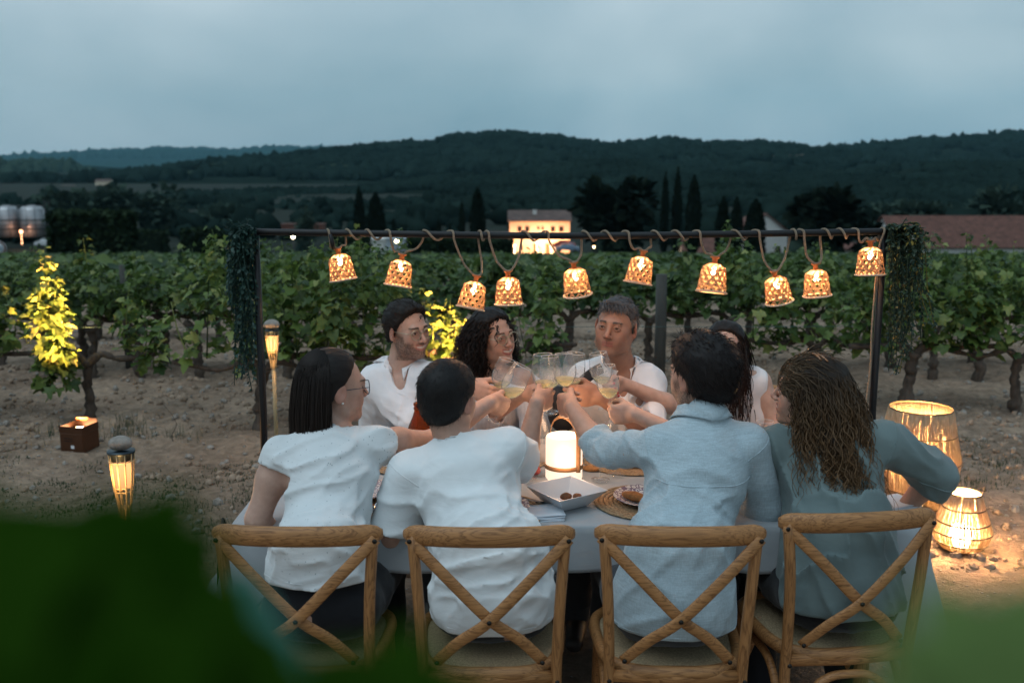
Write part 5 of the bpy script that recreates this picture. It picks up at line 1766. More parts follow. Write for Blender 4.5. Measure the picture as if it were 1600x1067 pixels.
def base_person(J, skin_r=1.0, female=False, w=1.0, dpt=1.0, sh=.048, arm=1.0):
    B = Body()
    torso(B, J, 0.0, w * .97, dpt, sh, female)
    hc = J['head']; F = J['F']
    nk0 = hc + F @ np.array((0, -.028, -.055))
    B.cone(J['neck'] - np.array((0, 0, .02)), nk0, (.053 if not female else .046), (.051 if not female else .044), .03)
    B.cone(J['neck'] + J['front'] * .03, hc + F @ np.array((0, .02, -.075)), (.040 if not female else .036), .034, .03)
    for s in ('L', 'R'):
        a, e, wv = J['sh' + s], J['el' + s], J['wr' + s]
        limb(B, a, e, .046 * arm, .044 * arm, .036 * arm, .03)
        limb(B, e, wv, .037 * arm, .039 * arm, .0255 * arm, .02, tm=.28)
        h, k_, an = J['hip' + s], J['kn' + s], J['an' + s]
        limb(B, h, k_, .085, .08, .055, .04)
        limb(B, k_, an, .054, .053, .036, .03)
    return B

def seat_legs(J, y_dir, spread=.09, knee_out=.05, hipz=.555, foot=None):
    P = J['pelvis']; lat = unit(J['hip_axis'])
    for s, sg in (('L', -1), ('R', 1)):
        J['hip' + s] = P + lat * sg * .085 + np.array((0, 0, -.02))
        k_ = P + lat * sg * (spread + knee_out) + np.array((0, y_dir * .42, -.03))
        k_[2] = hipz - .02
        J['kn' + s] = k_
        J['an' + s] = np.array((k_[0], k_[1] - y_dir * .10, .10))

def trousers(root, J, mat, w=1.0, waist=.14):
    B = Body()
    P = J['pelvis']; ax = unit(J['neck'] - P); lat = unit(J['hip_axis'] - ax * np.dot(J['hip_axis'], ax))
    B.ell(P + ax * .01, np.array((.152 * w, .118, .13)), .03, '+', np.stack([lat, np.cross(ax, lat), ax]))
    for s in ('L', 'R'):
        limb(B, J['hip' + s], J['kn' + s], .090, .088, .070, .03)
        limb(B, J['kn' + s], J['an' + s], .068, .066, .056, .03)
    B.plane(P + ax * waist, ax, .01)
    B.disp(folds([((0.3, 1, .1), 16, .006, None, 1), ((1, .2, .5), 24, .004, None, 1)]))
    garment(root, 'trousers', B, mat, .011)
    for s in ('L', 'R'):
        a = J['an' + s]; f = unit((J['kn' + s] - J['hip' + s]) * np.array((1, 1, 0)))
        S = Body()
        S.cone(a + np.array((0, 0, -.045)) - f * .03, a + f * .15 + np.array((0, 0, -.065)), .045, .034, .02)
        S.cone(a + np.array((0, 0, .02)), a + np.array((0, 0, -.04)), .045, .045, .02)
        S.plane(np.array((0, 0, .004)), (0, 0, -1), .004)
        garment(root, 'shoe', S, SHOE, .008)

def sleeve(B, a, e, w, t_end, r0, r1, inf=0.0, cuff=.0, hollow=.05):
    """sleeve down the arm; t_end: 0..1 upper arm, 1..2 forearm; returns end point and direction"""
    if t_end <= 1:
        end = a + (e - a) * t_end; B.cone(a, end, r0, r1, .03); dr = unit(e - a)
    else:
        m = r0 + (r1 - r0) * (1 / t_end)
        B.cone(a, e, r0, m, .03)
        end = e + (w - e) * (t_end - 1); B.cone(e, end, m, r1, .02); dr = unit(w - e)
    return end, dr

def end_sleeve(B, end, dr, r1, hollow=.035, wall=.010):
    lo = end - .11; hi = end + .11
    # flat cut just past the hem, then a hollow so that the arm shows inside
    p0 = np.array(end, dtype=np.float32); n = np.array(dr, dtype=np.float32)
    def fn(p):
        q = p - p0
        return np.where(((q - (q @ n)[:, None] * n) ** 2).sum(1) < (r1 * 1.9) ** 2, q @ n, -1.0)
    B._add(fn, lo, hi, 0.0, '&')
    K = Body(); K.cone(end - dr * hollow, end + dr * .05, r1 - wall - .004, r1 - wall, 0)
    B.cut(K, .004)

NOW = {}
def mk(name_label, J, B, F, boxes, skin, sex, smile=0, beard=0, brow=(.02, .014, .011), lip=(.34, .13, .11), hs=1.0, nails=None, eye=.0050):
    def paint(v, col):
        color_head(v, col, J['head'], F, hs, sex, smile, beard, brow, lip, skin, True, eye)
        col *= (1 + .06 * noise3(v * 30))[:, None]
        if nails:
            for p in nails:
                col[((v - p) ** 2).sum(1) < .0072 ** 2] = (.45, .008, .012)
    return build_body('person', name_label, B, J, boxes, skin, paint)
HEADBOX = lambda c, s=.0030: (c, (.105, .125, .145), s)
HANDBOX = lambda c, s=.0042: (c, (.085, .085, .085), s)

SK_FAIR = (.49, .315, .245); SK_MED = (.45, .275, .205); SK_TAN = (.345, .195, .138); SK_PALE = (.51, .335, .265)

def joints(pelvis, neck, head, yaw, pitch, roll, facing, shL, elL, shR, elR, hip_axis=None):
    F = head_frame(yaw, pitch, roll)
    J = dict(pelvis=A3(pelvis), neck=A3(neck), head=A3(head), F=F, shL=A3(shL), elL=A3(elL), shR=A3(shR), elR=A3(elR))
    J['front'] = np.array((0, facing, 0.0))
    J['hip_axis'] = np.array((facing, 0, 0.0)) if hip_axis is None else np.array(hip_axis, dtype=float)
    seat_legs(J, facing)
    return J

# ================ far side, left: bearded man in white shirt =================
def man_bearded():
    Y = 3.95
    J = joints((-.47, 4.22, .60), px3(624, 574, 4.03), px3(638, 515, 3.97), 136, -2, 4, -1,
               shL=px3(680, 592, 3.92), elL=px3(708, 664, 3.86), shR=px3(589, 600, 3.98), elR=px3(650, 662, 3.80))
    W, d, s, hole, n = grip('A', J['elR'], 'R', .030, tilt=(.2, 0, 0))
    J['wrR'] = W; J['wrL'] = px3(735, 712, 3.66)
    B = base_person(J, w=1.03)
    F = J['F']
    T = add_head(B, J['head'], F, .92, 'm', smile=1.0, ears=(1, 1))
    add_hand(B, W, d, s, 'R', 1.0, curls=(52, 66, 35))
    add_hand(B, J['wrL'], unit(J['wrL'] - J['elL']), (0, 0, 1), 'L', .98, curls=(12, 18, 10), thumb='side')
    root = mk('bearded man in thin gold glasses and a white shirt, smiling at the far left', J, B, F, [HEADBOX(J['head']), HANDBOX(W + d * .06)], SK_FAIR, 'm', smile=1.0, beard=.82, hs=.92)
    v, q, c, Bh = hair_cap(J['head'], F, .92, .016, (.074, .052), -.055, (.012, .010, .009), noise_amp=.004, noise_f=(55, 25, 55), quiff=.012)
    nrm = normals_of(v, q)
    sel = rng.choice(len(v), 2200); comb = F @ np.array((0.25, -.65, .25))
    st = strands(v[sel] - nrm[sel] * .003, lay(nrm[sel], comb, .05), .022, .0011, nseg=4, col=(.012, .010, .009), curl=.002, curlf=.8, jitter=.14)
    fr_ = [T((x, .074 + .01 * random.random(), .068 + .01 * random.random())) for x in np.linspace(-.05, .0, 8)]
    st2 = strands(np.array(fr_), np.tile(F @ np.array((.5, .25, -.45)), (8, 1)), .020, .0014, nseg=6, col=(.012, .010, .009), curl=.004, curlf=.9, jitter=.5)
    child(root, 'hair', *(lambda m: (m[0], m[1], HAIR_M, m[2]))(merge_np([(v, q, c), st, st2])))
    # shirt
    S = Body()
    torso(S, J, .016, 1.03, 1.0, .050, False, .022)
    eR, dR = sleeve(S, J['shR'], J['elR'], J['wrR'], 1.62, .070, .050)
    eL, dL = sleeve(S, J['shL'], J['elL'], J['wrL'], 1.5, .068, .050)
    end_sleeve(S, eR, dR, .051); end_sleeve(S, eL, dL, .050)
    nb = J['neck']; fr = J['front']
    S.cone(nb + np.array((0, .012, .016)), nb + fr * .06 + np.array((0, 0, -.012)), .066, .060, .02)   # collar stand
    K = Body(); K.cone(nb + np.array((0, 0, -.02)) + fr * .01, J['head'] + F @ np.array((0, .0, -.05)), .0585, .060, 0)
    nv = nb + fr * .145 + np.array((.02, 0, -.085)); K.cone(nb + fr * .085 + np.array((.008, 0, .035)), nv, .046, .010, .01)
    S.cut(K, .004)
    S.plane(nb + np.array((0, 0, .045)), unit(J['neck'] - J['pelvis']) * .8 + np.array((0, .55, 0)), .006)
    S.plane(J['pelvis'] + np.array((0, 0, .04)), (0, 0, -1), .01)
    arm_d = J['elR'] - J['shR']
    S.disp(folds([((.25, .2, .95), 15, .007, None, 1), ((.75, -.45, -.4), 22, .008, J['elR'], .12), ((.5, -.2, -.8), 17, .010, J['shR'] + np.array((.06, -.05, -.12)), .12)], 2.0))
    sh = garment(root, 'shirt', S, WHITE_SHIRT)
    collar(root, both(S, B), J, WHITE_SHIRT, .064, .046)
    placket(root, S, nv + np.array((.004, 0, -.004)), 14, WHITE_SHIRT)
    trousers(root, J, GREY_CLOTH)
    eyeglasses(root, T, F, METAL_FR, .0245, .0019, .92)
    return root

def both(S, B):
    return lambda p: np.minimum(S(p), B(p))

def push(S, P, gap):
    """move points out of the cloth S until they lie `gap` above it"""
    P = np.array(P, dtype=np.float32)
    for _ in range(5):
        d = S(P); e = .004
        g = np.stack([S(P + np.eye(3, dtype=np.float32)[k] * e) - S(P - np.eye(3, dtype=np.float32)[k] * e) for k in range(3)], -1)
        g /= np.linalg.norm(g, axis=1)[:, None] + 1e-6
        P = P + g * np.clip(gap - d, 0, .02)[:, None]
    return P

def seam_ring(root, S, c, axis_, rmax, name, mat, r=.0016, arc=None):
    """stitched seam all round a sleeve, neck or hem: points marched inwards on to the cloth"""
    axis_ = unit(axis_)
    u = unit(np.cross(axis_, (0.3, 0.2, 0.93))); w = np.cross(axis_, u)
    ts = np.linspace(rmax, .01, 90)
    pts = []
    for a in np.linspace(0, 2 * math.pi, 49)[:-1]:
        o = u * math.cos(a) + w * math.sin(a)
        P = (c[None] + o[None] * ts[:, None]).astype(np.float32)
        d = S(P); k = np.nonzero(d < 0.0004)[0]
        if len(k): pts.append(Vector(P[k[0]]))
    # keep runs without jumps
    run, runs = [], []
    for p in pts + pts[:1]:
        if run and (p - run[-1]).length > .035:
            runs.append(run); run = []
        run.append(p)
    runs.append(run)
    m = MB()
    for q in runs:
        if len(q) > 3: m.tube(q, r, 5)
    if m.v: sub(root, m, name, mat)

def placket(root, S, p0, n, mat, dx=0.0):
    """button strip down the front, lying on the cloth"""
    P = np.array([p0 + np.array((dx * i, -.03, -.020 * i)) for i in range(n)])
    L = push(S, P + np.array((-.014, 0, 0)), .0022); Rr = push(S, P + np.array((.014, 0, 0)), .0022)
    m = MB().add([tuple(p) for p in L] + [tuple(p) for p in Rr], [(i, i + 1, n + i + 1, n + i) for i in range(n - 1)])
    sub(root, m, 'placket', mat)
    for i in range(1, n, 4):
        c = (L[i] + Rr[i]) / 2 + np.array((0, -.002, 0))
        sub(root, MB().ball(Vector(c), (.0055, .003, .0055), 8, 5), 'button', PEARL)

def collar(root, S, J, mat, r, h=.040, a0=.5, a1=-.40):
    """turned down collar: two leaves from the back of the neck to the points in front"""
    nb = J['neck']; lat = unit(J['shR'] - J['shL']) * (1 if J['front'][1] > 0 else 1); fr = J['front']
    up = unit(unit(J['neck'] - J['pelvis']) + unit(J['head'] - J['neck']))
    b = MB()
    for sg in (-1, 1):
        rows = []
        for j in range(4):
            s_ = j / 3
            row = []
            for i in range(12):
                t = i / 11
                a = math.pi * (a0 * (1 - t) + a1 * t)
                o = lat * sg * math.cos(a) - fr * math.sin(a)
                c = nb + fr * .014
                top = c + o * np.array((1.0, .96, 1.0)) * r + up * (h - .034 * t * t)
                bot = top - up * (.036 + .030 * t ** 2) + o * (.020 + .014 * t) + lat * sg * .012 * t * t
                row.append(top + (bot - top) * s_)
            rows.append(push(S, row, .0025 + .003 * (s_ > .3)))
        n = 12
        vs = [tuple(p) for r_ in rows for p in r_]
        off = [tuple(p + unit(p - nb) * .0028) for r_ in rows for p in r_]
        fs = [(j * n + i, j * n + i + 1, (j + 1) * n + i + 1, (j + 1) * n + i) for j in range(3) for i in range(n - 1)]
        m = len(vs)
        b.add(vs + off, fs + [tuple(m + k for k in f[::-1]) for f in fs] + [(3 * n + i, 3 * n + i + 1, m + 3 * n + i + 1, m + 3 * n + i) for i in range(n - 1)])
    return sub(root, b, 'collar', mat)

# ================ far side: curly dark haired woman, glasses =================
def woman_curly_dark():
    J = joints((-.10, 4.15, .58), px3(764, 580, 3.99), px3(772, 525, 3.93), 138, 3, 6, -1,
               shL=px3(818, 594, 3.90), elL=px3(836, 664, 3.86), shR=px3(734, 592, 3.95), elR=px3(742, 668, 3.84))
    W, d, s, hole, n = grip('H', J['elR'], 'R', .030)
    J['wrR'] = W; J['wrL'] = px3(815, 712, 3.70)
    B = base_person(J, female=True, w=.90, sh=.042, arm=.86)
    F = J['F']; hs = .87
    T = add_head(B, J['head'], F, hs, 'w', smile=1.15, ears=(0, 0))
    add_hand(B, W, d, s, 'R', .90, curls=(55, 66, 35))
    add_hand(B, J['wrL'], unit(J['wrL'] - J['elL']), (0, 0, 1), 'L', .88, curls=(12, 18, 10), thumb='side')
    root = mk('laughing woman in glasses with long black curls and a striped white jacket', J, B, F, [HEADBOX(J['head']), HANDBOX(W + d * .06)], SK_MED, 'w', smile=1.15, lip=(.36, .10, .09), hs=hs)
    v, q, c, Bh = hair_cap(J['head'], F, hs, .018, (.076, .047), -.10, (.008, .006, .006), noise_amp=.004, ear_cut=False, vol=(1.04, 1.0, 1.0))
    nrm = normals_of(v, q)
    parts = [(v, q, c)]
    sel = rng.choice(len(v), 1900)
    loc = ((v[sel] - J['head']) @ F)
    outw = nrm[sel] * .30 + np.array((0, 0, -.8)) + (F[:, 0][None] * np.sign(loc[:, :1])) * .18 + F[:, 1][None] * (-.25)
    face_c = J['head'] + F @ np.array((0, .06, -.03))
    def off(p):
        dq = p - face_c; dd = np.linalg.norm(dq, axis=1)[:, None]
        return np.where(dd < .085, face_c + dq / dd * .085, p)
    parts.append(strands(v[sel] - nrm[sel] * .004, outw, .17, .0021, nseg=16, droop=1.8, curl=.007, curlf=2.6, col=(.009, .007, .007), tipcol=(.016, .010, .008), jitter=.14, sides=3, keep_off=off))
    # mass of curls behind the neck down to the shoulders
    M_ = Body()
    for dx, dz, r_ in ((-.062, -.03, .052), (-.076, -.09, .050), (-.064, -.145, .042), (.0, -.10, .058), (.035, -.09, .044)):
        M_.ell(J['head'] + F @ np.array((dx, -.055, dz)) , np.array((r_, r_, r_ * 1.25)), .03)
    M_.disp(lambda p: (.010 * noise3(p * 45) + .006 * noise3(p * 90)).astype(np.float32))
    X, Y_, Z = (axis(J['head'][i] - .26, J['head'][i] + .22, .006) for i in range(3))
    mv, mq = surface(M_, X, Y_, Z, 1)
    parts.append((mv, mq, np.tile((.008, .006, .006), (len(mv), 1))))
    ro = rng.choice(len(mv), 1400); mn = normals_of(mv, mq)
    parts.append(strands(mv[ro], mn[ro] * .35 + np.array((0, 0, -.8)), .075, .0019, nseg=12, droop=1.2, curl=.007, curlf=2.0, col=(.009, .007, .007), tipcol=(.016, .010, .008), jitter=.2, sides=3, keep_off=off))
    lockr = np.array([T((x, .070, .058 + .012 * random.random())) for x in (-.03, -.024, -.028, .03, .034)])
    parts.append(strands(lockr, np.array([F @ np.array((sg * .4, .30, -.8)) for sg in (-1, -1, -1, 1, 1)]), .075, .0022, nseg=14, droop=.6, curl=.006, curlf=2.2, col=(.010, .008, .008), jitter=.1, sides=4))
    mv_, mq_, mc_ = merge_np(parts)
    child(root, 'hair', mv_, mq_, HAIR_M, mc_)
    S = Body()
    torso(S, J, .012, .90, 1.0, .044, True, .018)
    eR, dR = sleeve(S, J['shR'], J['elR'], J['wrR'], 1.45, .060, .050)
    eL, dL = sleeve(S, J['shL'], J['elL'], J['wrL'], 1.45, .060, .050)
    end_sleeve(S, eR, dR, .051); end_sleeve(S, eL, dL, .051)
    nb = J['neck']; fr = J['front']
    K = Body(); K.cone(nb + np.array((0, 0, .03)) + fr * .04, nb + fr * .14 + np.array((0, 0, -.15)), .052, .020, .02)
    S.cut(K, .006)
    S.plane(nb + np.array((0, 0, .02)), unit(J['neck'] - J['pelvis']), .006)
    S.plane(J['pelvis'] + np.array((0, 0, .04)), (0, 0, -1), .01)
    S.disp(folds([((.1, .1, 1), 20, .007, None, 1), ((.6, .2, -.7), 20, .006, J['elR'], .1)], 5.0))
    garment(root, 'jacket', S, STRIPED)
    U = Body(); torso(U, J, .005, .90, 1.0, .038, True, .004)
    U.plane(nb + np.array((0, 0, -.035)), (0, .1, 1), .006); U.plane(J['pelvis'] + np.array((0, 0, .05)), (0, 0, -1), .01)
    garment(root, 'top', U, BLACK_CLOTH, .009)
    trousers(root, J, BLACK_CLOTH, .95)
    eyeglasses(root, T, F, METAL_FR, .0255, .0017, hs)
    rg = MB().tube([Vector(W + d * .112 + n * .012 + np.array((.011 * math.cos(t), 0, .011 * math.sin(t)))) for t in np.linspace(0, 6.283, 13)[:-1]], .0016, 5, closed=True)
    sub(root, rg, 'ring', METAL_FR)
    return root

# ================ far side: grey haired man with strap =================
def man_grey():
    J = joints((.40, 4.05, .60), px3(972, 574, 3.90), px3(962, 510, 3.82), 203, 4, -5, -1,
               shL=px3(1012, 600, 3.80), elL=px3(1014, 668, 3.64), shR=px3(914, 594, 3.88), elR=px3(893, 680, 3.86))
    W, d, s, hole, n = grip('E', J['elL'], 'L', .028, tilt=(-.1, 0, 0))
    J['wrL'] = W; J['wrR'] = px3(925, 712, 3.66)
    B = base_person(J, w=1.06, sh=.050, arm=1.05)
    F = J['F']; hs = .95
    T = add_head(B, J['head'], F, hs, 'm', smile=.12, fat=1.04, jawk=1.06)
    add_hand(B, W, d, s, 'L', 1.05, curls=(55, 66, 35))
    add_hand(B, J['wrR'], unit(J['wrR'] - J['elR']), (0, 0, 1), 'R', 1.0, curls=(12, 18, 10), thumb='side')
    root = mk('grey haired man in an open necked white shirt with a black strap', J, B, F, [HEADBOX(J['head']), HANDBOX(W + d * .06)], SK_TAN, 'm', eye=.0032, smile=.12, brow=(.05, .038, .032), lip=(.30, .11, .095), beard=.06, hs=hs)
    v, q, c, Bh = hair_cap(J['head'], F, hs, .007, (.074, .055), -.05, (.055, .055, .058), noise_amp=.003, quiff=.008)
    nrm = normals_of(v, q)
    lo_ = (v - J['head']) @ F
    c[:] = np.where((lo_[:, 2] < .035)[:, None], (.20, .195, .19), (.060, .060, .064)) * (.7 + .6 * rng.random((len(v), 1)))
    sel = rng.choice(len(v), 2400); comb = F @ np.array((-.35, -.2, -.25))
    st = strands(v[sel] - nrm[sel] * .003, lay(nrm[sel], comb, .06), .024, .0012, nseg=4, droop=.2, col=(.085, .085, .09), tipcol=(.16, .16, .165), jitter=.16)
    front = np.array([T((x, .066 + random.uniform(-.012, .01), .090 + random.uniform(-.012, .006))) for x in np.linspace(-.052, .055, 170)])
    st2 = strands(front, np.tile(F @ np.array((-.30, .75, .30)), (170, 1)), .034, .0015, nseg=7, droop=2.2, col=(.06, .06, .065), tipcol=(.13, .13, .135), jitter=.22)
    child(root, 'hair', *(lambda m: (m[0], m[1], HAIR_M, m[2]))(merge_np([(v, q, c), st, st2])))
    S = Body()
    torso(S, J, .016, 1.06, 1.0, .052, False, .024)
    eL, dL = sleeve(S, J['shL'], J['elL'], J['wrL'], 1.18, .074, .060)
    eR, dR = sleeve(S, J['shR'], J['elR'], J['wrR'], 1.4, .070, .055)
    end_sleeve(S, eL, dL, .061); end_sleeve(S, eR, dR, .056)
    nb = J['neck']; fr = J['front']
    S.cone(nb + np.array((0, .012, .018)), nb + fr * .06 + np.array((0, 0, -.012)), .070, .064, .02)
    K = Body(); K.cone(nb + np.array((0, 0, -.02)) + fr * .01, J['head'] + F @ np.array((0, 0, -.05)), .0625, .064, 0)
    nv = nb + fr * .15 + np.array((-.012, 0, -.115)); K.cone(nb + fr * .09 + np.array((-.005, 0, .035)), nv, .050, .012, .01)
    S.cut(K, .004)
    S.plane(nb + np.array((0, 0, .048)), unit(J['neck'] - J['pelvis']) * .8 + np.array((0, .55, 0)), .006)
    S.plane(J['pelvis'] + np.array((0, 0, .04)), (0, 0, -1), .01)
    S.disp(folds([((.1, .2, .95), 14, .007, None, 1), ((-.3, -.4, .8), 20, .008, J['shL'] + np.array((-.03, -.05, -.1)), .1), ((.8, .2, -.5), 20, .007, J['elL'], .1)], 8.0))
    sh = garment(root, 'shirt', S, WHITE_SHIRT)
    collar(root, both(S, B), J, WHITE_SHIRT, .067, .046)
    placket(root, S, nv + np.array((-.004, 0, -.004)), 13, WHITE_SHIRT)
    # strap across the chest and the black pouch on it
    st_ = MB()
    pts = [px3(940, 575, 3.80), px3(926, 583, 3.735), px3(908, 598, 3.70), px3(893, 618, 3.72), px3(884, 640, 3.75)]
    st_.tube(bez([Vector(p) for p in pts], 14), .022, 8, flat=(.22, 1.0), up=(0, -1, .2))
    sub(root, st_, 'strap', BLACK_STRAP)
    Pq = Body(); pc = px3(872, 632, 3.78)
    Pq.ell(pc, (.045, .05, .075), 0); Pq.ell(pc + np.array((.02, 0, -.06)), (.05, .05, .05), .03)
    garment(root, 'pouch', Pq, BLACK_STRAP, .008)
    trousers(root, J, GREY_CLOTH)
    return root

# ================ far side, right: woman in sleeveless blouse =================
def woman_far_right():
    J = joints((1.02, 4.10, .59), px3(1128, 594, 3.93), px3(1134, 546, 3.88), 200, 0, 8, -1,
               shL=px3(1186, 598, 3.88), elL=px3(1212, 668, 3.84), shR=px3(1078, 606, 3.90), elR=px3(1064, 640, 3.72))
    W, d, s, hole, n = grip('F', J['elR'], 'R', .030)
    J['wrR'] = W; J['wrL'] = px3(1185, 708, 3.70)
    B = base_person(J, female=True, w=.92, sh=.043, arm=.90)
    F = J['F']; hs = .90
    T = add_head(B, J['head'], F, hs, 'w', smile=.6, ears=(1, 1))
    hole_, tips, th, nn = add_hand(B, W, d, s, 'R', .90, curls=(55, 66, 35))
    add_hand(B, J['wrL'], unit(J['wrL'] - J['elL']), (0, 0, 1), 'L', .88, curls=(12, 18, 10), thumb='side')
    root = mk('woman in a sleeveless white blouse with long dark hair and red nails', J, B, F, [HEADBOX(J['head'], .0036), HANDBOX(W + d * .06)], SK_PALE, 'w', smile=.6, hs=hs, nails=tips + [th])
    v, q, c, Bh = hair_cap(J['head'], F, hs, .013, (.080, .045), -.08, (.012, .008, .007), noise_amp=.003, ear_cut=True, noise_f=(70, 20, 30))
    nrm = normals_of(v, q)
    parts = [(v, q, c)]
    sel = rng.choice(len(v), 420); loc = (v[sel] - J['head']) @ F
    dirs = F[:, 0][None] * np.sign(loc[:, :1]) * .55 + np.array((0, 0, -.9)) + F[:, 1][None] * -.15
    parts.append(strands(v[sel] - nrm[sel] * .002, dirs, .10, .0022, nseg=8, droop=1.2, col=(.012, .009, .008), tipcol=(.02, .012, .01), jitter=.12))
    # long fall on her left, over the shoulder
    a = np.array([px3(1150 + random.uniform(-14, 16), 545 + random.uniform(-12, 25), 3.86 + random.uniform(-.05, .03)) for _ in range(420)])
    parts.append(strands(a, np.tile((.06, -.10, -1.0), (420, 1)), .215, .0030, nseg=14, droop=.6, curl=.006, curlf=1.2, col=(.012, .008, .007), tipcol=(.035, .017, .013), jitter=.10, sides=4))
    a = np.array([px3(1112 + random.uniform(-18, 8), 535 + random.uniform(-12, 25), 3.92 + random.uniform(-.03, .03)) for _ in range(160)])
    parts.append(strands(a, np.tile((-.10, .0, -1.0), (160, 1)), .15, .0028, nseg=10, droop=.6, curl=.004, curlf=1.0, col=(.012, .008, .007), jitter=.08, sides=4))
    mv_, mq_, mc_ = merge_np(parts)
    child(root, 'hair', mv_, mq_, HAIR_M, mc_)
    S = Body()
    torso(S, J, .013, .92, 1.0, .044, True, .02)
    nb = J['neck']; fr = J['front']
    lat = unit(J['shL'] - J['shR'])
    for sg, sh_ in ((1, J['shL']), (-1, J['shR'])):          # armholes
        K = Body(); K.ell(sh_ + lat * sg * .075 + np.array((0, 0, -.03)), (.055, .12, .10), 0)
        S.cut(K, .01)
    nv = nb + fr * .10 + np.array((0, 0, -.12))
    K = Body(); K.cone(nb + np.array((0, 0, .03)) + fr * .02, nv, .062, .014, .02)
    S.cut(K, .006)
    S.plane(nb + np.array((0, 0, .025)), unit(J['neck'] - J['pelvis']), .006)
    S.plane(J['pelvis'] + np.array((0, 0, .04)), (0, 0, -1), .01)
    S.disp(folds([((.1, .1, 1), 22, .006, None, 1)], 12.0))
    garment(root, 'blouse', S, BLOUSE)
    nk = MB()
    for i in range(9):
        t = i / 8
        p = px3(1108 + 22 * t, 627 + 8 * math.sin(t * 3.14), 3.76)
        nk.ball(Vector(p), .008 + .003 * (i % 2), 8, 6)
    sub(root, nk, 'necklace', pbr('amber_beads', (.35, .05, .02), .3, coat=.4))
    trousers(root, J, GREY_CLOTH, .95)
    return root

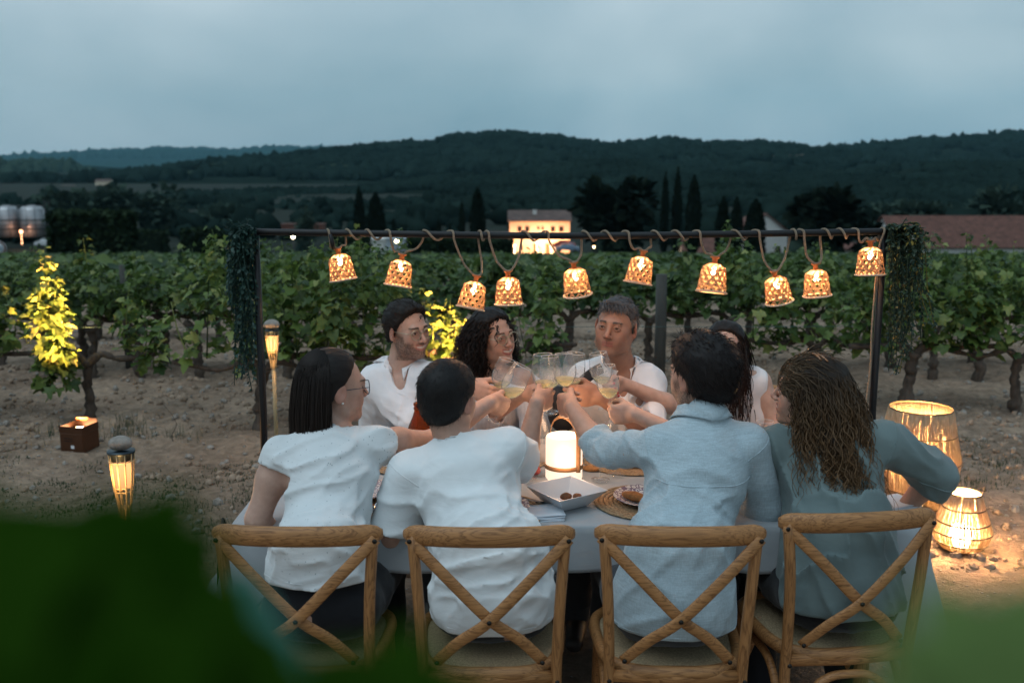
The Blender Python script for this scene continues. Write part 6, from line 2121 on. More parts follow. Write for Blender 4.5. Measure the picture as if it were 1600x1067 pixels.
# ================ near side: woman with straight dark hair =================
def woman_straight():
    J = joints((-.565, 2.76, .585), px3(520, 676, 3.02), px3(524, 603, 3.06), 58, -2, 3, 1,
               shL=px3(437, 714, 2.97), elL=px3(402, 812, 2.93), shR=px3(590, 692, 3.02), elR=px3(676, 690, 3.20))
    W, d, s, hole, n = grip('B', J['elR'], 'R', .030, sc=.92)
    J['wrR'] = W; J['wrL'] = px3(440, 862, 3.06)
    B = base_person(J, female=True, w=.77, sh=.042, arm=1.02)
    F = J['F']; hs = .97
    T = add_head(B, J['head'], F, hs, 'w', smile=.4)
    add_hand(B, W, d, s, 'R', .92, curls=(60, 68, 38))
    add_hand(B, J['wrL'], unit(J['wrL'] - J['elL']), (1, 0, 0), 'L', .9, curls=(15, 20, 12), thumb='side')
    root = mk('woman with straight shoulder length dark hair in a speckled white tee', J, B, F, [HEADBOX(J['head'], .0032), HANDBOX(W + d * .06)], SK_FAIR, 'w', smile=.4, hs=hs)
    v, q, c, Bh = hair_cap(J['head'], F, hs, .013, (.078, .040), -.085, (.012, .009, .008), noise_amp=.0025, noise_f=(80, 15, 25), vol=(1.0, 1.0, 1.0))
    parts = [(v, q, c)]
    nrm = normals_of(v, q)
    # the straight fall: sheet of strands from the crown down to the shoulders at the back and left
    nS = 3000
    th = rng.random(nS) * R(250) + R(60)                    # measured from the face direction round the back
    th = np.where(rng.random(nS) < .5, th, -th)
    hz = np.where(rng.random(nS) < .55, .125 - .02 * rng.random(nS), .02 + .10 * rng.random(nS))
    kk = np.sqrt(np.clip(1 - ((hz - .036) / .094) ** 2, .03, 1))
    side_ = np.stack([np.sin(th) * .088 * kk, np.cos(th) * .109 * kk - .022, hz], -1)
    keep = ~((side_[:, 0] > .012) & (side_[:, 1] > -.048))
    side_ = side_[keep]
    rootp = J['head'] + side_ @ F.T * hs
    def skull(p):
        ql = ((p - J['head']) @ F / hs - np.array((0, -.022, .036))) / np.array((.0885, .1095, .095))
        l = np.linalg.norm(ql * np.where(ql[:, 2:] < 0, (1, 1, .0), (1, 1, 1)), axis=1)[:, None]
        ql = np.where(l < 1, ql * np.where(ql[:, 2:] < 0, (1, 1, 0), (1, 1, 1)) / l + ql * np.where(ql[:, 2:] < 0, (0, 0, 1), (0, 0, 0)), ql)
        q2 = ql * np.array((.0885, .1095, .095)) + np.array((0, -.022, .036))
        return J['head'] + q2 @ F.T * hs
    dd = np.tile((0, 0, -1.0), (len(rootp), 1)) + (side_ * np.array((3.5, 3.5, 0)) * (1 + 2.5 * np.clip((hz[keep] - .06) / .06, 0, 1))[:, None]) @ F.T
    up_ = np.clip((hz[keep] - .02) / .10, 0, 1)
    parts.append(strands(rootp, dd, (.150 + .095 * up_) / 1.0, .0017, nseg=14, droop=4.0, curl=.001, curlf=1.0, col=(.012, .009, .008), tipcol=(.026, .017, .013), jitter=.03, sides=3, keep_off=skull))
    M_ = Body()
    M_.cone(J['head'] + F @ np.array((-.01, -.055, .0)), J['head'] + F @ np.array((-.012, -.056, -.115)), .064, .060, .02)
    M_.cone(J['head'] + F @ np.array((-.045, -.015, .0)), J['head'] + F @ np.array((-.046, -.03, -.125)), .034, .034, .03)
    M_.plane(J['head'] + np.array((0, 0, -.135)), (0, 0, -1), .01)
    M_.disp(lambda p: (.004 * noise3(((p - J['head']) @ F) * np.array((90, 90, 8)))).astype(np.float32))
    X, Y_, Z = (axis(J['head'][i] - .26, J['head'][i] + .2, .006) for i in range(3))
    mv, mq = surface(M_, X, Y_, Z, 1)
    parts.append((mv, mq, np.tile((.012, .009, .008), (len(mv), 1))))
    mv_, mq_, mc_ = merge_np(parts)
    child(root, 'hair', mv_, mq_, HAIR_M, mc_)
    S = Body()
    torso(S, J, .010, .79, .98, .044, True, .009)
    eR, dR = sleeve(S, J['shR'], J['elR'], J['wrR'], .12, .060, .062)
    eL, dL = sleeve(S, J['shL'], J['elL'], J['wrL'], .17, .060, .061)
    end_sleeve(S, eR, dR, .062, .02); end_sleeve(S, eL, dL, .061, .02)
    P = J['pelvis']
    S.cone(P + np.array((0, 0, .08)), P + np.array((0, -.01, .16)), .140, .130, .06, '+', (1.06, .86, 1))
    tee_finish(S, J, .062, P[2] + .085)
    S.disp(folds([((.9, .1, .28), 15, .010, None, 1), ((.8, .1, .6), 19, .009, J['shR'] + np.array((-.05, -.1, -.14)), .14), ((.95, 0, .3), 24, .009, P + np.array((0, -.1, .26)), .15)], 21.0))
    garment(root, 'tee_shirt', S, TEE_SPECK)
    seam_ring(root, S, np.array((P[0], P[1], P[2] + .105)), (0, 0, 1), .26, 'hem_seam', TEE_SPECK)
    trousers(root, J, BLACK_CLOTH, .98, .15)
    eyeglasses(root, T, F, DARK_FR, .025, .0014, hs)
    sub(root, MB().ball(Vector(T((.083, -.008, -.036))), .0042, 8, 6), 'earring', PEARL)
    return root

def tee_finish(S, J, r, hem):
    nb = J['neck']; ax = unit(J['neck'] - J['pelvis'])
    K = Body(); K.cone(nb - ax * .02, nb + ax * .12 + (J['head'] - nb) * .1, r, r * 1.1, 0)
    K.cone(nb + ax * .015, nb + J['front'] * .06 + ax * .02, r, r * 1.0, .02)
    S.cut(K, .004)
    S.plane(nb + ax * .022, ax, .006)
    S.plane(np.array((0, 0, hem)), (0, 0, -1), .008)

# ================ near side: person with short black hair =================
def person_short():
    J = joints((-.055, 2.76, .585), px3(712, 692, 3.02), px3(702, 622, 3.05), 28, -6, 2, 1,
               shL=px3(642, 742, 2.96), elL=px3(612, 838, 2.96), shR=px3(792, 702, 3.00), elR=px3(818, 724, 3.20))
    W, d, s, hole, n = grip('C', J['elR'], 'R', .030, sc=.95)
    J['wrR'] = W; J['wrL'] = px3(640, 850, 3.14)
    B = base_person(J, w=.79, sh=.042, arm=1.0)
    F = J['F']; hs = .98
    T = add_head(B, J['head'], F, hs, 'w', smile=0)
    add_hand(B, W, d, s, 'R', .95, curls=(62, 70, 40))
    add_hand(B, J['wrL'], unit(J['wrL'] - J['elL']), (1, 0, 0), 'L', .9, curls=(15, 20, 12), thumb='side')
    root = mk('person with cropped black hair in a loose plain white tee', J, B, F, [HEADBOX(J['head'], .0034), HANDBOX(W + d * .06)], SK_MED, 'w', hs=hs)
    v, q, c, Bh = hair_cap(J['head'], F, hs, .015, (.075, .045), -.088, (.010, .009, .009), noise_amp=.0012, noise_f=(40, 20, 40))
    nrm = normals_of(v, q)
    sel = rng.choice(len(v), 2600)
    down = F @ np.array((0, -.15, -.55))
    st = strands(v[sel] - nrm[sel] * .003, lay(nrm[sel], down, .14), .016, .0009, nseg=3, col=(.012, .011, .011), jitter=.12)
    child(root, 'hair', *(lambda m: (m[0], m[1], HAIR_M, m[2]))(merge_np([(v, q, c), st])))
    S = Body()
    torso(S, J, .011, .81, 1.0, .045, False, .014)
    eR, dR = sleeve(S, J['shR'], J['elR'], J['wrR'], .62, .068, .080)
    eL, dL = sleeve(S, J['shL'], J['elL'], J['wrL'], .88, .074, .080)
    end_sleeve(S, eR, dR, .083, .025, .016); end_sleeve(S, eL, dL, .081, .02, .016)
    P = J['pelvis']
    S.cone(P + np.array((0, .01, -.02)), P + np.array((0, .01, .16)), .160, .140, .07, '+', (1.12, .84, 1))
    tee_finish(S, J, .066, P[2] - .050)
    S.disp(folds([((.95, .1, .12), 12, .010, None, 1), ((.5, .1, .85), 13, .012, P + np.array((.1, -.1, .22)), .17), ((.8, .3, .5), 22, .009, J['shR'] + np.array((-.03, -.05, -.08)), .10), ((1, 0, .12), 22, .013, P + np.array((0, -.1, .12)), .14), ((.9, 0, .4), 26, .009, P + np.array((.1, -.1, .22)), .13), ((.1, .1, 1), 13, .012, J['elL'], .14)], 31.0))
    garment(root, 'tee_shirt', S, TEE)
    seam_ring(root, S, np.array((P[0], P[1], P[2] - .028)), (0, 0, 1), .28, 'hem_seam', TEE)
    for q in ('L', 'R'): seam_ring(root, S, J['sh' + q] + (J['el' + q] - J['sh' + q]) * .02, J['el' + q] - J['sh' + q] + (J['sh' + q] - J['neck']) * .9, .14, 'sleeve_seam', TEE)
    sub(root, MB().box(Vector(J['neck'] + np.array((-.035, -.052, -.012))), (.028, .003, .012)), 'neck_label', BLACK_STRAP)
    trousers(root, J, BLACK_CLOTH, 1.0, .10)
    return root

# ================ near side: man in light blue shirt =================
def man_blue():
    J = joints((.475, 2.74, .585), px3(1098, 652, 3.00), px3(1094, 586, 3.04), -34, -4, -2, 1,
               shL=px3(1026, 700, 2.93), elL=px3(940, 704, 3.12), shR=px3(1170, 696, 2.98), elR=px3(1196, 792, 3.02))
    W, d, s, hole, n = grip('D', J['elL'], 'L', .058, sc=1.05)
    J['wrL'] = W; J['wrR'] = px3(1150, 812, 3.20)
    B = base_person(J, w=.78, sh=.045, arm=1.06)
    F = J['F']; hs = 1.02
    T = add_head(B, J['head'], F, hs, 'm', smile=.3)
    add_hand(B, W, d, s, 'L', 1.05, curls=(64, 70, 40))
    add_hand(B, J['wrR'], unit(J['wrR'] - J['elR']), (-1, 0, 0), 'R', 1.0, curls=(15, 20, 12), thumb='side')
    root = mk('man with thick black hair in a light blue shirt, sleeve rolled', J, B, F, [HEADBOX(J['head'], .0034), HANDBOX(W + d * .06)], SK_MED, 'm', beard=.7, smile=.3, hs=hs)
    v, q, c, Bh = hair_cap(J['head'], F, hs, .023, (.080, .055), -.082, (.010, .008, .008), noise_amp=.0035, noise_f=(30, 15, 30), quiff=.016, vol=(1.0, 1.0, 1.02))
    nrm = normals_of(v, q)
    sel = rng.choice(len(v), 2600)
    down = F @ np.array((.1, -.25, -.35))
    st = strands(v[sel] - nrm[sel] * .003, lay(nrm[sel], down, .20), .024, .0011, nseg=4, col=(.011, .009, .009), tipcol=(.02, .012, .011), jitter=.18)
    child(root, 'hair', *(lambda m: (m[0], m[1], HAIR_M, m[2]))(merge_np([(v, q, c), st])))
    S = Body()
    torso(S, J, .011, .80, 1.0, .048, False, .013)
    eL, dL = sleeve(S, J['shL'], J['elL'], J['wrL'], 1.34, .061, .050)
    eR, dR = sleeve(S, J['shR'], J['elR'], J['wrR'], 1.3, .068, .058)
    S.cone(eL - dL * .045, eL - dL * .008, .057, .058, .006)              # rolled cuff
    end_sleeve(S, eL, dL, .058, .04); end_sleeve(S, eR, dR, .061)
    P = J['pelvis']; nb = J['neck']; fr = J['front']
    S.cone(P + np.array((0, .01, -.02)), P + np.array((0, .01, .16)), .163, .138, .07, '+', (1.08, .88, 1))
    S.cone(nb - fr * .012 + np.array((0, 0, .010)), nb + fr * .05 + np.array((0, 0, .0)), .067, .062, .02)
    ax = unit(nb - P)
    K = Body(); K.cone(nb - ax * .02 + fr * .01, J['head'] + F @ np.array((0, 0, -.05)), .060, .062, 0)
    S.cut(K, .004)
    S.plane(nb + ax * .050, ax * .8 + fr * .4, .006)
    S.plane(np.array((0, 0, P[2] - .05)), (0, 0, -1), .008)
    S.disp(folds([((.95, .1, -.2), 11, .008, None, 1), ((.7, .1, -.65), 17, .011, J['shL'] + np.array((.08, -.1, -.1)), .13), ((.8, .25, -.4), 22, .010, J['elL'], .11), ((.6, .1, .75), 15, .009, P + np.array((-.06, -.1, .15)), .16)], 41.0))
    sh = garment(root, 'shirt', S, CHAMBRAY)
    seam_ring(root, S, np.array((P[0], P[1], P[2] - .036)), (0, 0, 1), .28, 'hem_seam', CHAMBRAY)
    for q in ('L', 'R'): seam_ring(root, S, J['sh' + q] + (J['el' + q] - J['sh' + q]) * .03, J['el' + q] - J['sh' + q] + (J['sh' + q] - J['neck']) * .9, .13, 'sleeve_seam', CHAMBRAY)
    # yoke seam and collar fold at the back
    sm = MB()
    pts = []
    for i in range(25):
        t = i / 24 * 2 - 1
        pts.append(t)
    def back_y(x, z):                       # march to the surface of the shirt at the back
        p = np.array([[x, y_, z] for y_ in np.linspace(nb[1] - .32, nb[1] + .05, 160)], dtype=np.float32)
        dd = S(p); k = np.nonzero(dd < 0)[0]
        return float(p[k[0], 1]) if len(k) else None
    for zz, hw in ((nb[2] - .155, .165),):
        line = []
        for t in pts:
            x_ = nb[0] + hw * t; z_ = zz - .012 * t
            y_ = back_y(x_, z_)
            if y_ is not None: line.append((x_, y_ - .0002, z_))
        sm.tube(line, .0022, 6)
    sub(root, sm, 'yoke_seam', CHAMBRAY)
    collar(root, both(S, B), J, CHAMBRAY, .069, .050)
    trousers(root, J, GREY_CLOTH, 1.05, .10)
    return root

# ================ near side: woman with long curly hair =================
def woman_curly_near():
    J = joints((.985, 2.82, .59), px3(1282, 672, 3.03), px3(1262, 612, 3.05), -66, 4, -8, 1,
               shL=px3(1212, 696, 3.02), elL=px3(1106, 704, 3.22), shR=px3(1378, 690, 2.97), elR=px3(1462, 742, 3.04), hip_axis=(1, -.05, 0))
    W, d, s, hole, n = grip('G', J['elL'], 'L', .050, sc=.92)
    J['wrL'] = W; J['wrR'] = px3(1402, 806, 3.14)
    B = base_person(J, female=True, w=.78, sh=.042, arm=.96)
    F = J['F']; hs = .97
    T = add_head(B, J['head'], F, hs, 'w', smile=.6)
    add_hand(B, W, d, s, 'L', .92, curls=(62, 70, 40))
    add_hand(B, J['wrR'], unit(J['wrR'] - J['elR']), (0, 0, 1), 'R', .9, curls=(20, 25, 12), thumb='side')
    root = mk('woman in a teal blouse with long curly brown hair and a hair clip', J, B, F, [HEADBOX(J['head'], .0032), HANDBOX(W + d * .06)], SK_FAIR, 'w', smile=.6, hs=hs)
    v, q, c, Bh = hair_cap(J['head'], F, hs, .016, (.074, .050), -.10, (.020, .013, .009), noise_amp=.004, noise_f=(60, 18, 40), ear_cut=False)
    nrm = normals_of(v, q)
    c[:] = np.array((.020, .013, .009))
    parts = [(v, q, c)]
    # lighter swept-back strands from the face side to the clip
    a = np.array([T((random.uniform(-.075, .06), random.uniform(.02, .066), random.uniform(.0, .085))) for _ in range(330)])
    loc = (a - J['head']) @ F
    dirv = np.tile(F @ np.array((0, -1.0, .15)), (len(a), 1)) + (a - J['head']) * 2.0
    a2 = J['head'] + (a - J['head']) * 1.12
    def skull(p):
        ql = ((p - J['head']) @ F - np.array((0, -.02, .03))) / np.array((.092, .113, .098))
        l = np.linalg.norm(ql, axis=1)[:, None]
        ql = np.where(l < 1, ql / l, ql)
        return J['head'] + (ql * np.array((.092, .113, .098)) + np.array((0, -.02, .03))) @ F.T
    parts.append(strands(skull(a2), dirv, .13, .0019, nseg=12, droop=.9, curl=.004, curlf=1.4, col=(.10, .068, .040), tipcol=(.075, .048, .028), jitter=.25, keep_off=skull))
    # core of the long fall
    hb = J['head'] + F @ np.array((0, -.05, -.02))
    tail = px3(1322, 764, 2.93)
    M_ = Body()
    mid = px3(1302, 700, 2.92)
    M_.cone(hb, mid, .068, .060, .03, '+', (1.0, .8, 1.0)); M_.cone(mid, tail + np.array((-.01, 0, .05)), .060, .036, .03, '+', (1.0, .7, 1.0))
    M_.disp(lambda p: (.010 * noise3(p * np.array((38, 38, 22))) + .007 * noise3(p * np.array((80, 80, 45)))).astype(np.float32))
    X = axis(hb[0] - .2, hb[0] + .3, .007); Y_ = axis(hb[1] - .3, hb[1] + .2, .007); Z = axis(hb[2] - .48, hb[2] + .16, .007)
    mv, mq = surface(M_, X, Y_, Z, 1)
    parts.append((mv, mq, np.tile((.020, .013, .009), (len(mv), 1))))
    # curls: start all over the back of the head and the fall
    sel = rng.choice(len(v), 2300); lc = (v[sel] - J['head']) @ F
    sel = sel[(lc[:, 1] < .045)]
    toward = unit(tail - hb)
    dirs = np.tile(toward * .9, (len(sel), 1)) + nrm[sel] * .22 + (v[sel] - hb) * np.array((.1, .3, 0))
    ln_ = .24 + .14 * rng.random(len(sel))
    parts.append(strands(v[sel] - nrm[sel] * .004, dirs, ln_, .0017, nseg=26, droop=1.2, curl=.0085, curlf=3.4, col=(.032, .021, .013), tipcol=(.22, .125, .06), jitter=.06, sides=3))
    mn = normals_of(mv, mq)
    sel = rng.choice(len(mv), 2000)
    sel = sel[mn[sel][:, 1] < .35]
    parts.append(strands(mv[sel], np.tile(toward, (len(sel), 1)) + mn[sel] * .30, .20, .0014, nseg=26, droop=1.6, curl=.0085, curlf=4.0, col=(.055, .034, .019), tipcol=(.26, .145, .068), jitter=.05, sides=3))
    # temple curls in front of the ear
    a = np.array([T((-.078 + random.uniform(-.01, .012), random.uniform(-.02, .035), random.uniform(-.01, .03))) for _ in range(60)])
    parts.append(strands(a, np.tile(F @ np.array((-.25, -.15, -1.0)), (60, 1)), .17, .0016, nseg=22, droop=.4, curl=.006, curlf=3.2, col=(.04, .026, .016), tipcol=(.15, .09, .045), jitter=.08, sides=3))
    mv_, mq_, mc_ = merge_np(parts)
    child(root, 'hair', mv_, mq_, HAIR_M, mc_)
    cl = MB()
    for sg in (-1, 1):
        cl.tube(bez([Vector(T((.012 + sg * .004, .010, .124))), Vector(T((-.012, -.02 + sg * .006, .134))), Vector(T((-.038, -.045 + sg * .010, .126)))], 8), [.003, .005, .0065, .007, .007, .006, .005, .004, .003], 6, flat=(1, .5))
    sub(root, cl, 'hair_clip', pbr('tortoise_acetate', (.30, .12, .04), .15, var=.6, vscale=60, coat=.6))
    S = Body()
    torso(S, J, .011, .80, 1.0, .044, True, .014)
    eR, dR = sleeve(S, J['shR'], J['elR'], J['wrR'], 1.24, .068, .060)
    eL, dL = sleeve(S, J['shL'], J['elL'], J['wrL'], 1.3, .070, .060)
    S.cone(eR - dR * .05, eR - dR * .012, .063, .065, .008)
    end_sleeve(S, eR, dR, .065, .05); end_sleeve(S, eL, dL, .061)
    P = J['pelvis']; nb = J['neck']; ax = unit(nb - P)
    S.cone(P + np.array((0, .01, -.02)), P + np.array((0, .01, .16)), .160, .140, .07, '+', (1.08, .88, 1))
    tee_finish(S, J, .060, P[2] - .035)
    S.disp(folds([((.45, .1, -.85), 10, .017, None, 1), ((.35, .1, -.9), 16, .017, P + np.array((-.04, -.1, .12)), .20), ((.8, .2, -.4), 18, .017, J['elR'], .12), ((.7, 0, -.6), 16, .010, J['shR'] + np.array((.02, -.06, -.06)), .10)], 55.0))
    garment(root, 'blouse', S, TEAL)
    for q in ('L', 'R'): seam_ring(root, S, J['sh' + q] + (J['el' + q] - J['sh' + q]) * .03, J['el' + q] - J['sh' + q] + (J['sh' + q] - J['neck']) * .9, .13, 'sleeve_seam', TEAL)
    seam_ring(root, S, eR - dR * .058, dR, .11, 'cuff_seam', TEAL, .003)
    trousers(root, J, BLACK_CLOTH, 1.0, .10)
    return root

for f_ in (man_bearded, woman_curly_dark, man_grey, woman_far_right, woman_straight, person_short, man_blue, woman_curly_near):
    NOW[f_.__name__] = f_()
# ================================================================ table
TX0, TX1, TY0, TY1, TZ = -.87, 1.27, 2.94, 3.86, .750
OAK = None
def wood(name, lo, hi, scale=1.0, rough=0.55, axis_='X'):
    m, nt, out = new_mat(name)
    tcn = N(nt, 'ShaderNodeTexCoord')
    oi = N(nt, 'ShaderNodeObjectInfo')
    off = N(nt, 'ShaderNodeVectorMath', {0: tcn.outputs['Object'], 1: oi.outputs['Random']}, operation='ADD')
    sc = {'X': (1.2, 14, 14), 'Z': (14, 14, 1.2)}[axis_]
    v = N(nt, 'ShaderNodeMapping', {'Vector': off.outputs[0], 'Scale': tuple(s * scale for s in sc)}).outputs['Vector']
    n1 = N(nt, 'ShaderNodeTexNoise', {'Vector': v, 'Scale': 1.6, 'Detail': 4.0, 'Distortion': .8})
    w = N(nt, 'ShaderNodeMath', {0: n1.outputs['Fac'], 1: 13.0}, operation='MULTIPLY')
    w = N(nt, 'ShaderNodeMath', {0: w.outputs[0]}, operation='FRACT')
    g = N(nt, 'ShaderNodeTexNoise', {'Vector': N(nt, 'ShaderNodeMapping', {'Vector': off.outputs[0], 'Scale': tuple(s * 9 * scale for s in sc)}).outputs['Vector'], 'Scale': 1.5, 'Detail': 3.0})
    c = ramp(nt, w.outputs[0], [(0.0, lo), (0.35, hi), (0.85, hi), (1.0, lo)])
    c = N(nt, 'ShaderNodeMixRGB', {'Fac': 1.0, 'Color1': c, 'Color2': ramp(nt, g.outputs['Fac'], [(.3, .78), (.65, 1.08)])}, blend_type='MULTIPLY').outputs['Color']
    b = N(nt, 'ShaderNodeBsdfPrincipled', {'Base Color': c, 'Roughness': rough})
    bp = N(nt, 'ShaderNodeBump', {'Height': g.outputs['Fac'], 'Strength': .15, 'Distance': .002})
    nt.links.new(bp.outputs['Normal'], b.inputs['Normal'])
    nt.links.new(b.outputs['BSDF'], out.inputs['Surface'])
    return m
wood_hill = wood
OAK = wood('oak_wood', (.20, .083, .025), (.39, .180, .063))
OAK_Z = wood('oak_wood_upright', (.19, .078, .023), (.36, .165, .057), axis_='Z')
OAK_SEAT = wood('oak_seat', (.20, .085, .027), (.36, .17, .06))
BOLT = pbr('bolt_head', (.03, .028, .026), .4, metal=.8)
LINEN = cloth_mat('table_linen', (.33, .355, .375), crease=.12, weave=700)
BLACK_METAL = pbr('black_powder_coat', (.012, .012, .013), .45, metal=.3)

tab = empty('dining_table', ((TX0 + TX1) / 2, (TY0 + TY1) / 2, 0), 'long dining table under the pale cloth', 'table')
cx, cy = (TX0 + TX1) / 2, (TY0 + TY1) / 2
MB().box((0, 0, TZ - .022), (TX1 - TX0 - .01, TY1 - TY0 - .01, .036)).build('tabletop', OAK, tab)
for sx in (-1, 1):
    for sy in (-1, 1):
        MB().tube([(sx * .95, sy * .36, 0), (sx * .95, sy * .36, TZ - .042)], .025, 10).build('leg', OAK_Z, tab)

def tablecloth():
    nx, ny, nd = 108, 46, 12
    pts = []
    # rounded rectangle perimeter walked outwards: the top, then the drop with ripples
    vs, fs = [], []
    xs = np.linspace(TX0, TX1, nx); ys = np.linspace(TY0, TY1, ny)
    for x in xs:
        for y in ys:
            vs.append((x, y, TZ + .0045 + .0012 * float(noise3(np.array([[x * 9, y * 9, 1.0]]))[0])))
    for i in range(nx - 1):
        for j in range(ny - 1):
            fs.append((i * ny + j, (i + 1) * ny + j, (i + 1) * ny + j + 1, i * ny + j + 1))
    per = [(i, 0) for i in range(nx)] + [(nx - 1, j) for j in range(1, ny)] + [(i, ny - 1) for i in range(nx - 2, -1, -1)] + [(0, j) for j in range(ny - 2, 0, -1)]
    rings = [[i * ny + j for i, j in per]]
    n = len(per)
    lens = []
    for k, (i, j) in enumerate(per):
        x, y = xs[i], ys[j]
        ox = (-1 if i == 0 else (1 if i == nx - 1 else 0)); oy = (-1 if j == 0 else (1 if j == ny - 1 else 0))
        corner = 0
        dxl = min(x - TX0, TX1 - x); dyl = min(y - TY0, TY1 - y)
        dc = max(dxl, dyl) if False else math.hypot(dxl, dyl)
        cf = math.exp(-(dc / .10) ** 2)
        end = 1.0 if ox else max(0, 1 - dxl / .16)
        drop = .150 + (.36 if x > .2 else .20) * end + .05 * cf
        if ox and oy: o = Vector((ox, oy, 0)).normalized()
        else:
            o = Vector((ox, oy, 0))
            cxs = (1 if x > cx else -1); cys = (1 if y > cy else -1)
            o = (o + Vector((cxs, cys, 0)) * .75 * cf).normalized()
        arc = k / n
        rip = .010 + .024 * cf + .020 * end
        lens.append((x, y, o, drop, rip, cf, arc))
    for m in range(1, nd + 1):
        t = m / nd
        ring = []
        for k, (x, y, o, drop, rip, cf, arc) in enumerate(lens):
            s = arc * 6.06
            wv = math.sin(s * 21 + 2 * math.sin(s * 3)) * .6 + math.sin(s * 47 + 1) * .25 + .6 * float(noise3(np.array([[s * 7, 0, 3]]))[0])
            out = .006 + t * (.012 + .10 * cf) + rip * t * wv
            ring.append(len(vs))
            vs.append((x + o.x * out, y + o.y * out, TZ + .003 - drop * t - (.0 if m > 1 else -.006)))
        rings.append(ring)
    for a, b in zip(rings[:-1], rings[1:]):
        for k in range(n):
            fs.append((a[k], b[k], b[(k + 1) % n], a[(k + 1) % n]))
    o = MB().add(vs, fs).build('tablecloth', LINEN)
    md = o.modifiers.new('thick', 'SOLIDIFY'); md.thickness = .0016; md.offset = 0
    return tag(o, 'pale grey linen cloth draped over the dining table', 'tablecloth')
tablecloth()

# ================================================================ cross back chairs
def chair_proto(label):
    root = empty('cross_back_chair', (0, 0, 0), label, 'chair', 'cross back chairs along the near side')
    # local frame: sitter faces +y, back rail at -y
    def build(mb, nm, mat): return mb.build(nm, mat, root)
    W = .232
    pts = bez([(-W, -.205, .862), (-W * .55, -.243, .868), (0, -.258, .871), (W * .55, -.243, .868), (W, -.205, .862)], 28)
    r = [.029] * 29
    for i, k in ((0, .45), (1, .80), (2, .94), (28, .45), (27, .80), (26, .94)): r[i] = .029 * k
    rail = build(MB().tube(pts, r, 16, flat=(.62, 1.0), up=(0, 1, .0)), 'top_rail', OAK)
    for s in (-1, 1):
        st = bez([(s * .208, -.222, .858), (s * .196, -.224, .70), (s * .188, -.208, .52), (s * .187, -.198, .40), (s * .192, -.215, .20), (s * .200, -.250, .0)], 24)
        build(MB().tube(st, [.0165] * 25, 12, flat=(.95, 1.05), up=(1, 0, 0)), 'rear_leg', OAK_Z)
        fl = bez([(s * .185, .175, .445), (s * .192, .185, .22), (s * .198, .195, 0)], 10)
        build(MB().tube(fl, [.0175 - .0004 * i for i in range(11)], 12), 'front_leg', OAK_Z)
    for s in (-1, 1):
        yo = -.012 if s > 0 else -.000
        cb = bez([(s * .217, -.228 + yo * .3, .857), (s * .115, -.251 + yo, .755), (0, -.252 + yo, .634), (-s * .085, -.235 + yo, .565), (-s * .148, -.212 + yo * .3, .492)], 26)
        build(MB().tube(cb, [.0165] * 27, 12, flat=(.40, 1.0), up=(0, 1, 0)), 'cross_bar', OAK)
    # seat: rounded frame and woven centre
    ring = []
    for i in range(48):
        a = 2 * math.pi * i / 48
        ca, sa = math.cos(a), math.sin(a)
        e = 2 / 3.4
        x = math.copysign(abs(ca) ** e, ca) * .205; y = math.copysign(abs(sa) ** e, sa) * .205
        x *= 1 + .08 * (y / .205)
        ring.append((x, y - .005, .452))
    seat = build(MB().tube(ring, .018, 10, flat=(1.15, .95), closed=True, up=(0, 0, 1)), 'seat', OAK_SEAT)
    inner = [(x * .93, y * .93, .455) for x, y, z in ring]
    w = MB().add(inner + [(0, 0, .457)], [(i, (i + 1) % 48, 48) for i in range(48)])
    w.add([(x, y, z - .014) for x, y, z in inner] + [(0, 0, .441)], [((i + 1) % 48, i, 48) for i in range(48)])
    w.build('woven_pad', pbr('paper_cord', (.40, .30, .18), .85, var=.3, vscale=160, bump=.6, bscale=220), seat)
    build(MB().tube([(-.182, -.200, .438), (0, -.217, .440), (.182, -.200, .438)], .019, 12, flat=(.6, 1.0), up=(0, 1, 0)), 'seat_rail', OAK)
    # bent hoop stretchers under the seat
    def hoop(p0, p1, h, off):
        a, b = Vector(p0), Vector(p1)
        out = []
        for i in range(25):
            t = i / 24
            u = -1 + 2 * t
            out.append(a.lerp(b, t) + Vector((0, 0, h * (1 - abs(u) ** 3.2))) + Vector(off) * (1 - abs(u) ** 3))
        return out
    build(MB().tube(hoop((-.180, -.220, .17), (.180, -.220, .17), .225, (0, 0, 0)), .0125, 10), 'stretcher', OAK)
    build(MB().tube(hoop((-.184, .185, .17), (.184, .185, .17), .225, (0, 0, 0)), .0125, 10), 'stretcher', OAK)
    for s in (-1, 1):
        build(MB().tube(hoop((s * .192, -.215, .17), (s * .192, .185, .17), .225, (0, 0, 0)), .0125, 10), 'stretcher', OAK)
    for p in ((.2155, -.2395, .853), (-.2155, -.2375, .853), (0, -.272, .634), (.146, -.228, .495), (-.146, -.226, .495), (.188, -.232, .438), (-.188, -.232, .438)):
        build(MB().lathe([(0, 0), (.0062, 0), (.0070, -.002), (.0050, -.0045), (0, -.005)][::-1], 10, Matrix.Translation(p) @ Matrix.Rotation(R(90), 4, 'X') @ Matrix.Rotation(R(180), 4, 'X')), 'bolt', BOLT)
    return root
ch = chair_proto('leftmost wooden chair, behind the woman in the speckled tee, half hidden by blurred leaves')
CH = [(-.582, 2.795, -1.0, None), (-.064, 2.79, 0.5, 'wooden chair under the person in the plain white tee'), (.462, 2.795, -.8, 'wooden chair under the man in the light blue shirt'), (.955, 2.905, 7.0, 'rightmost wooden chair, turned slightly, under the woman in teal')]
for i, (x, y, rz, lab) in enumerate(CH):
    c = ch if i == 0 else copy_tree(ch)
    c.location = (x, y, 0); c.rotation_euler = (0, 0, R(rz))
    if lab: c['label'] = lab
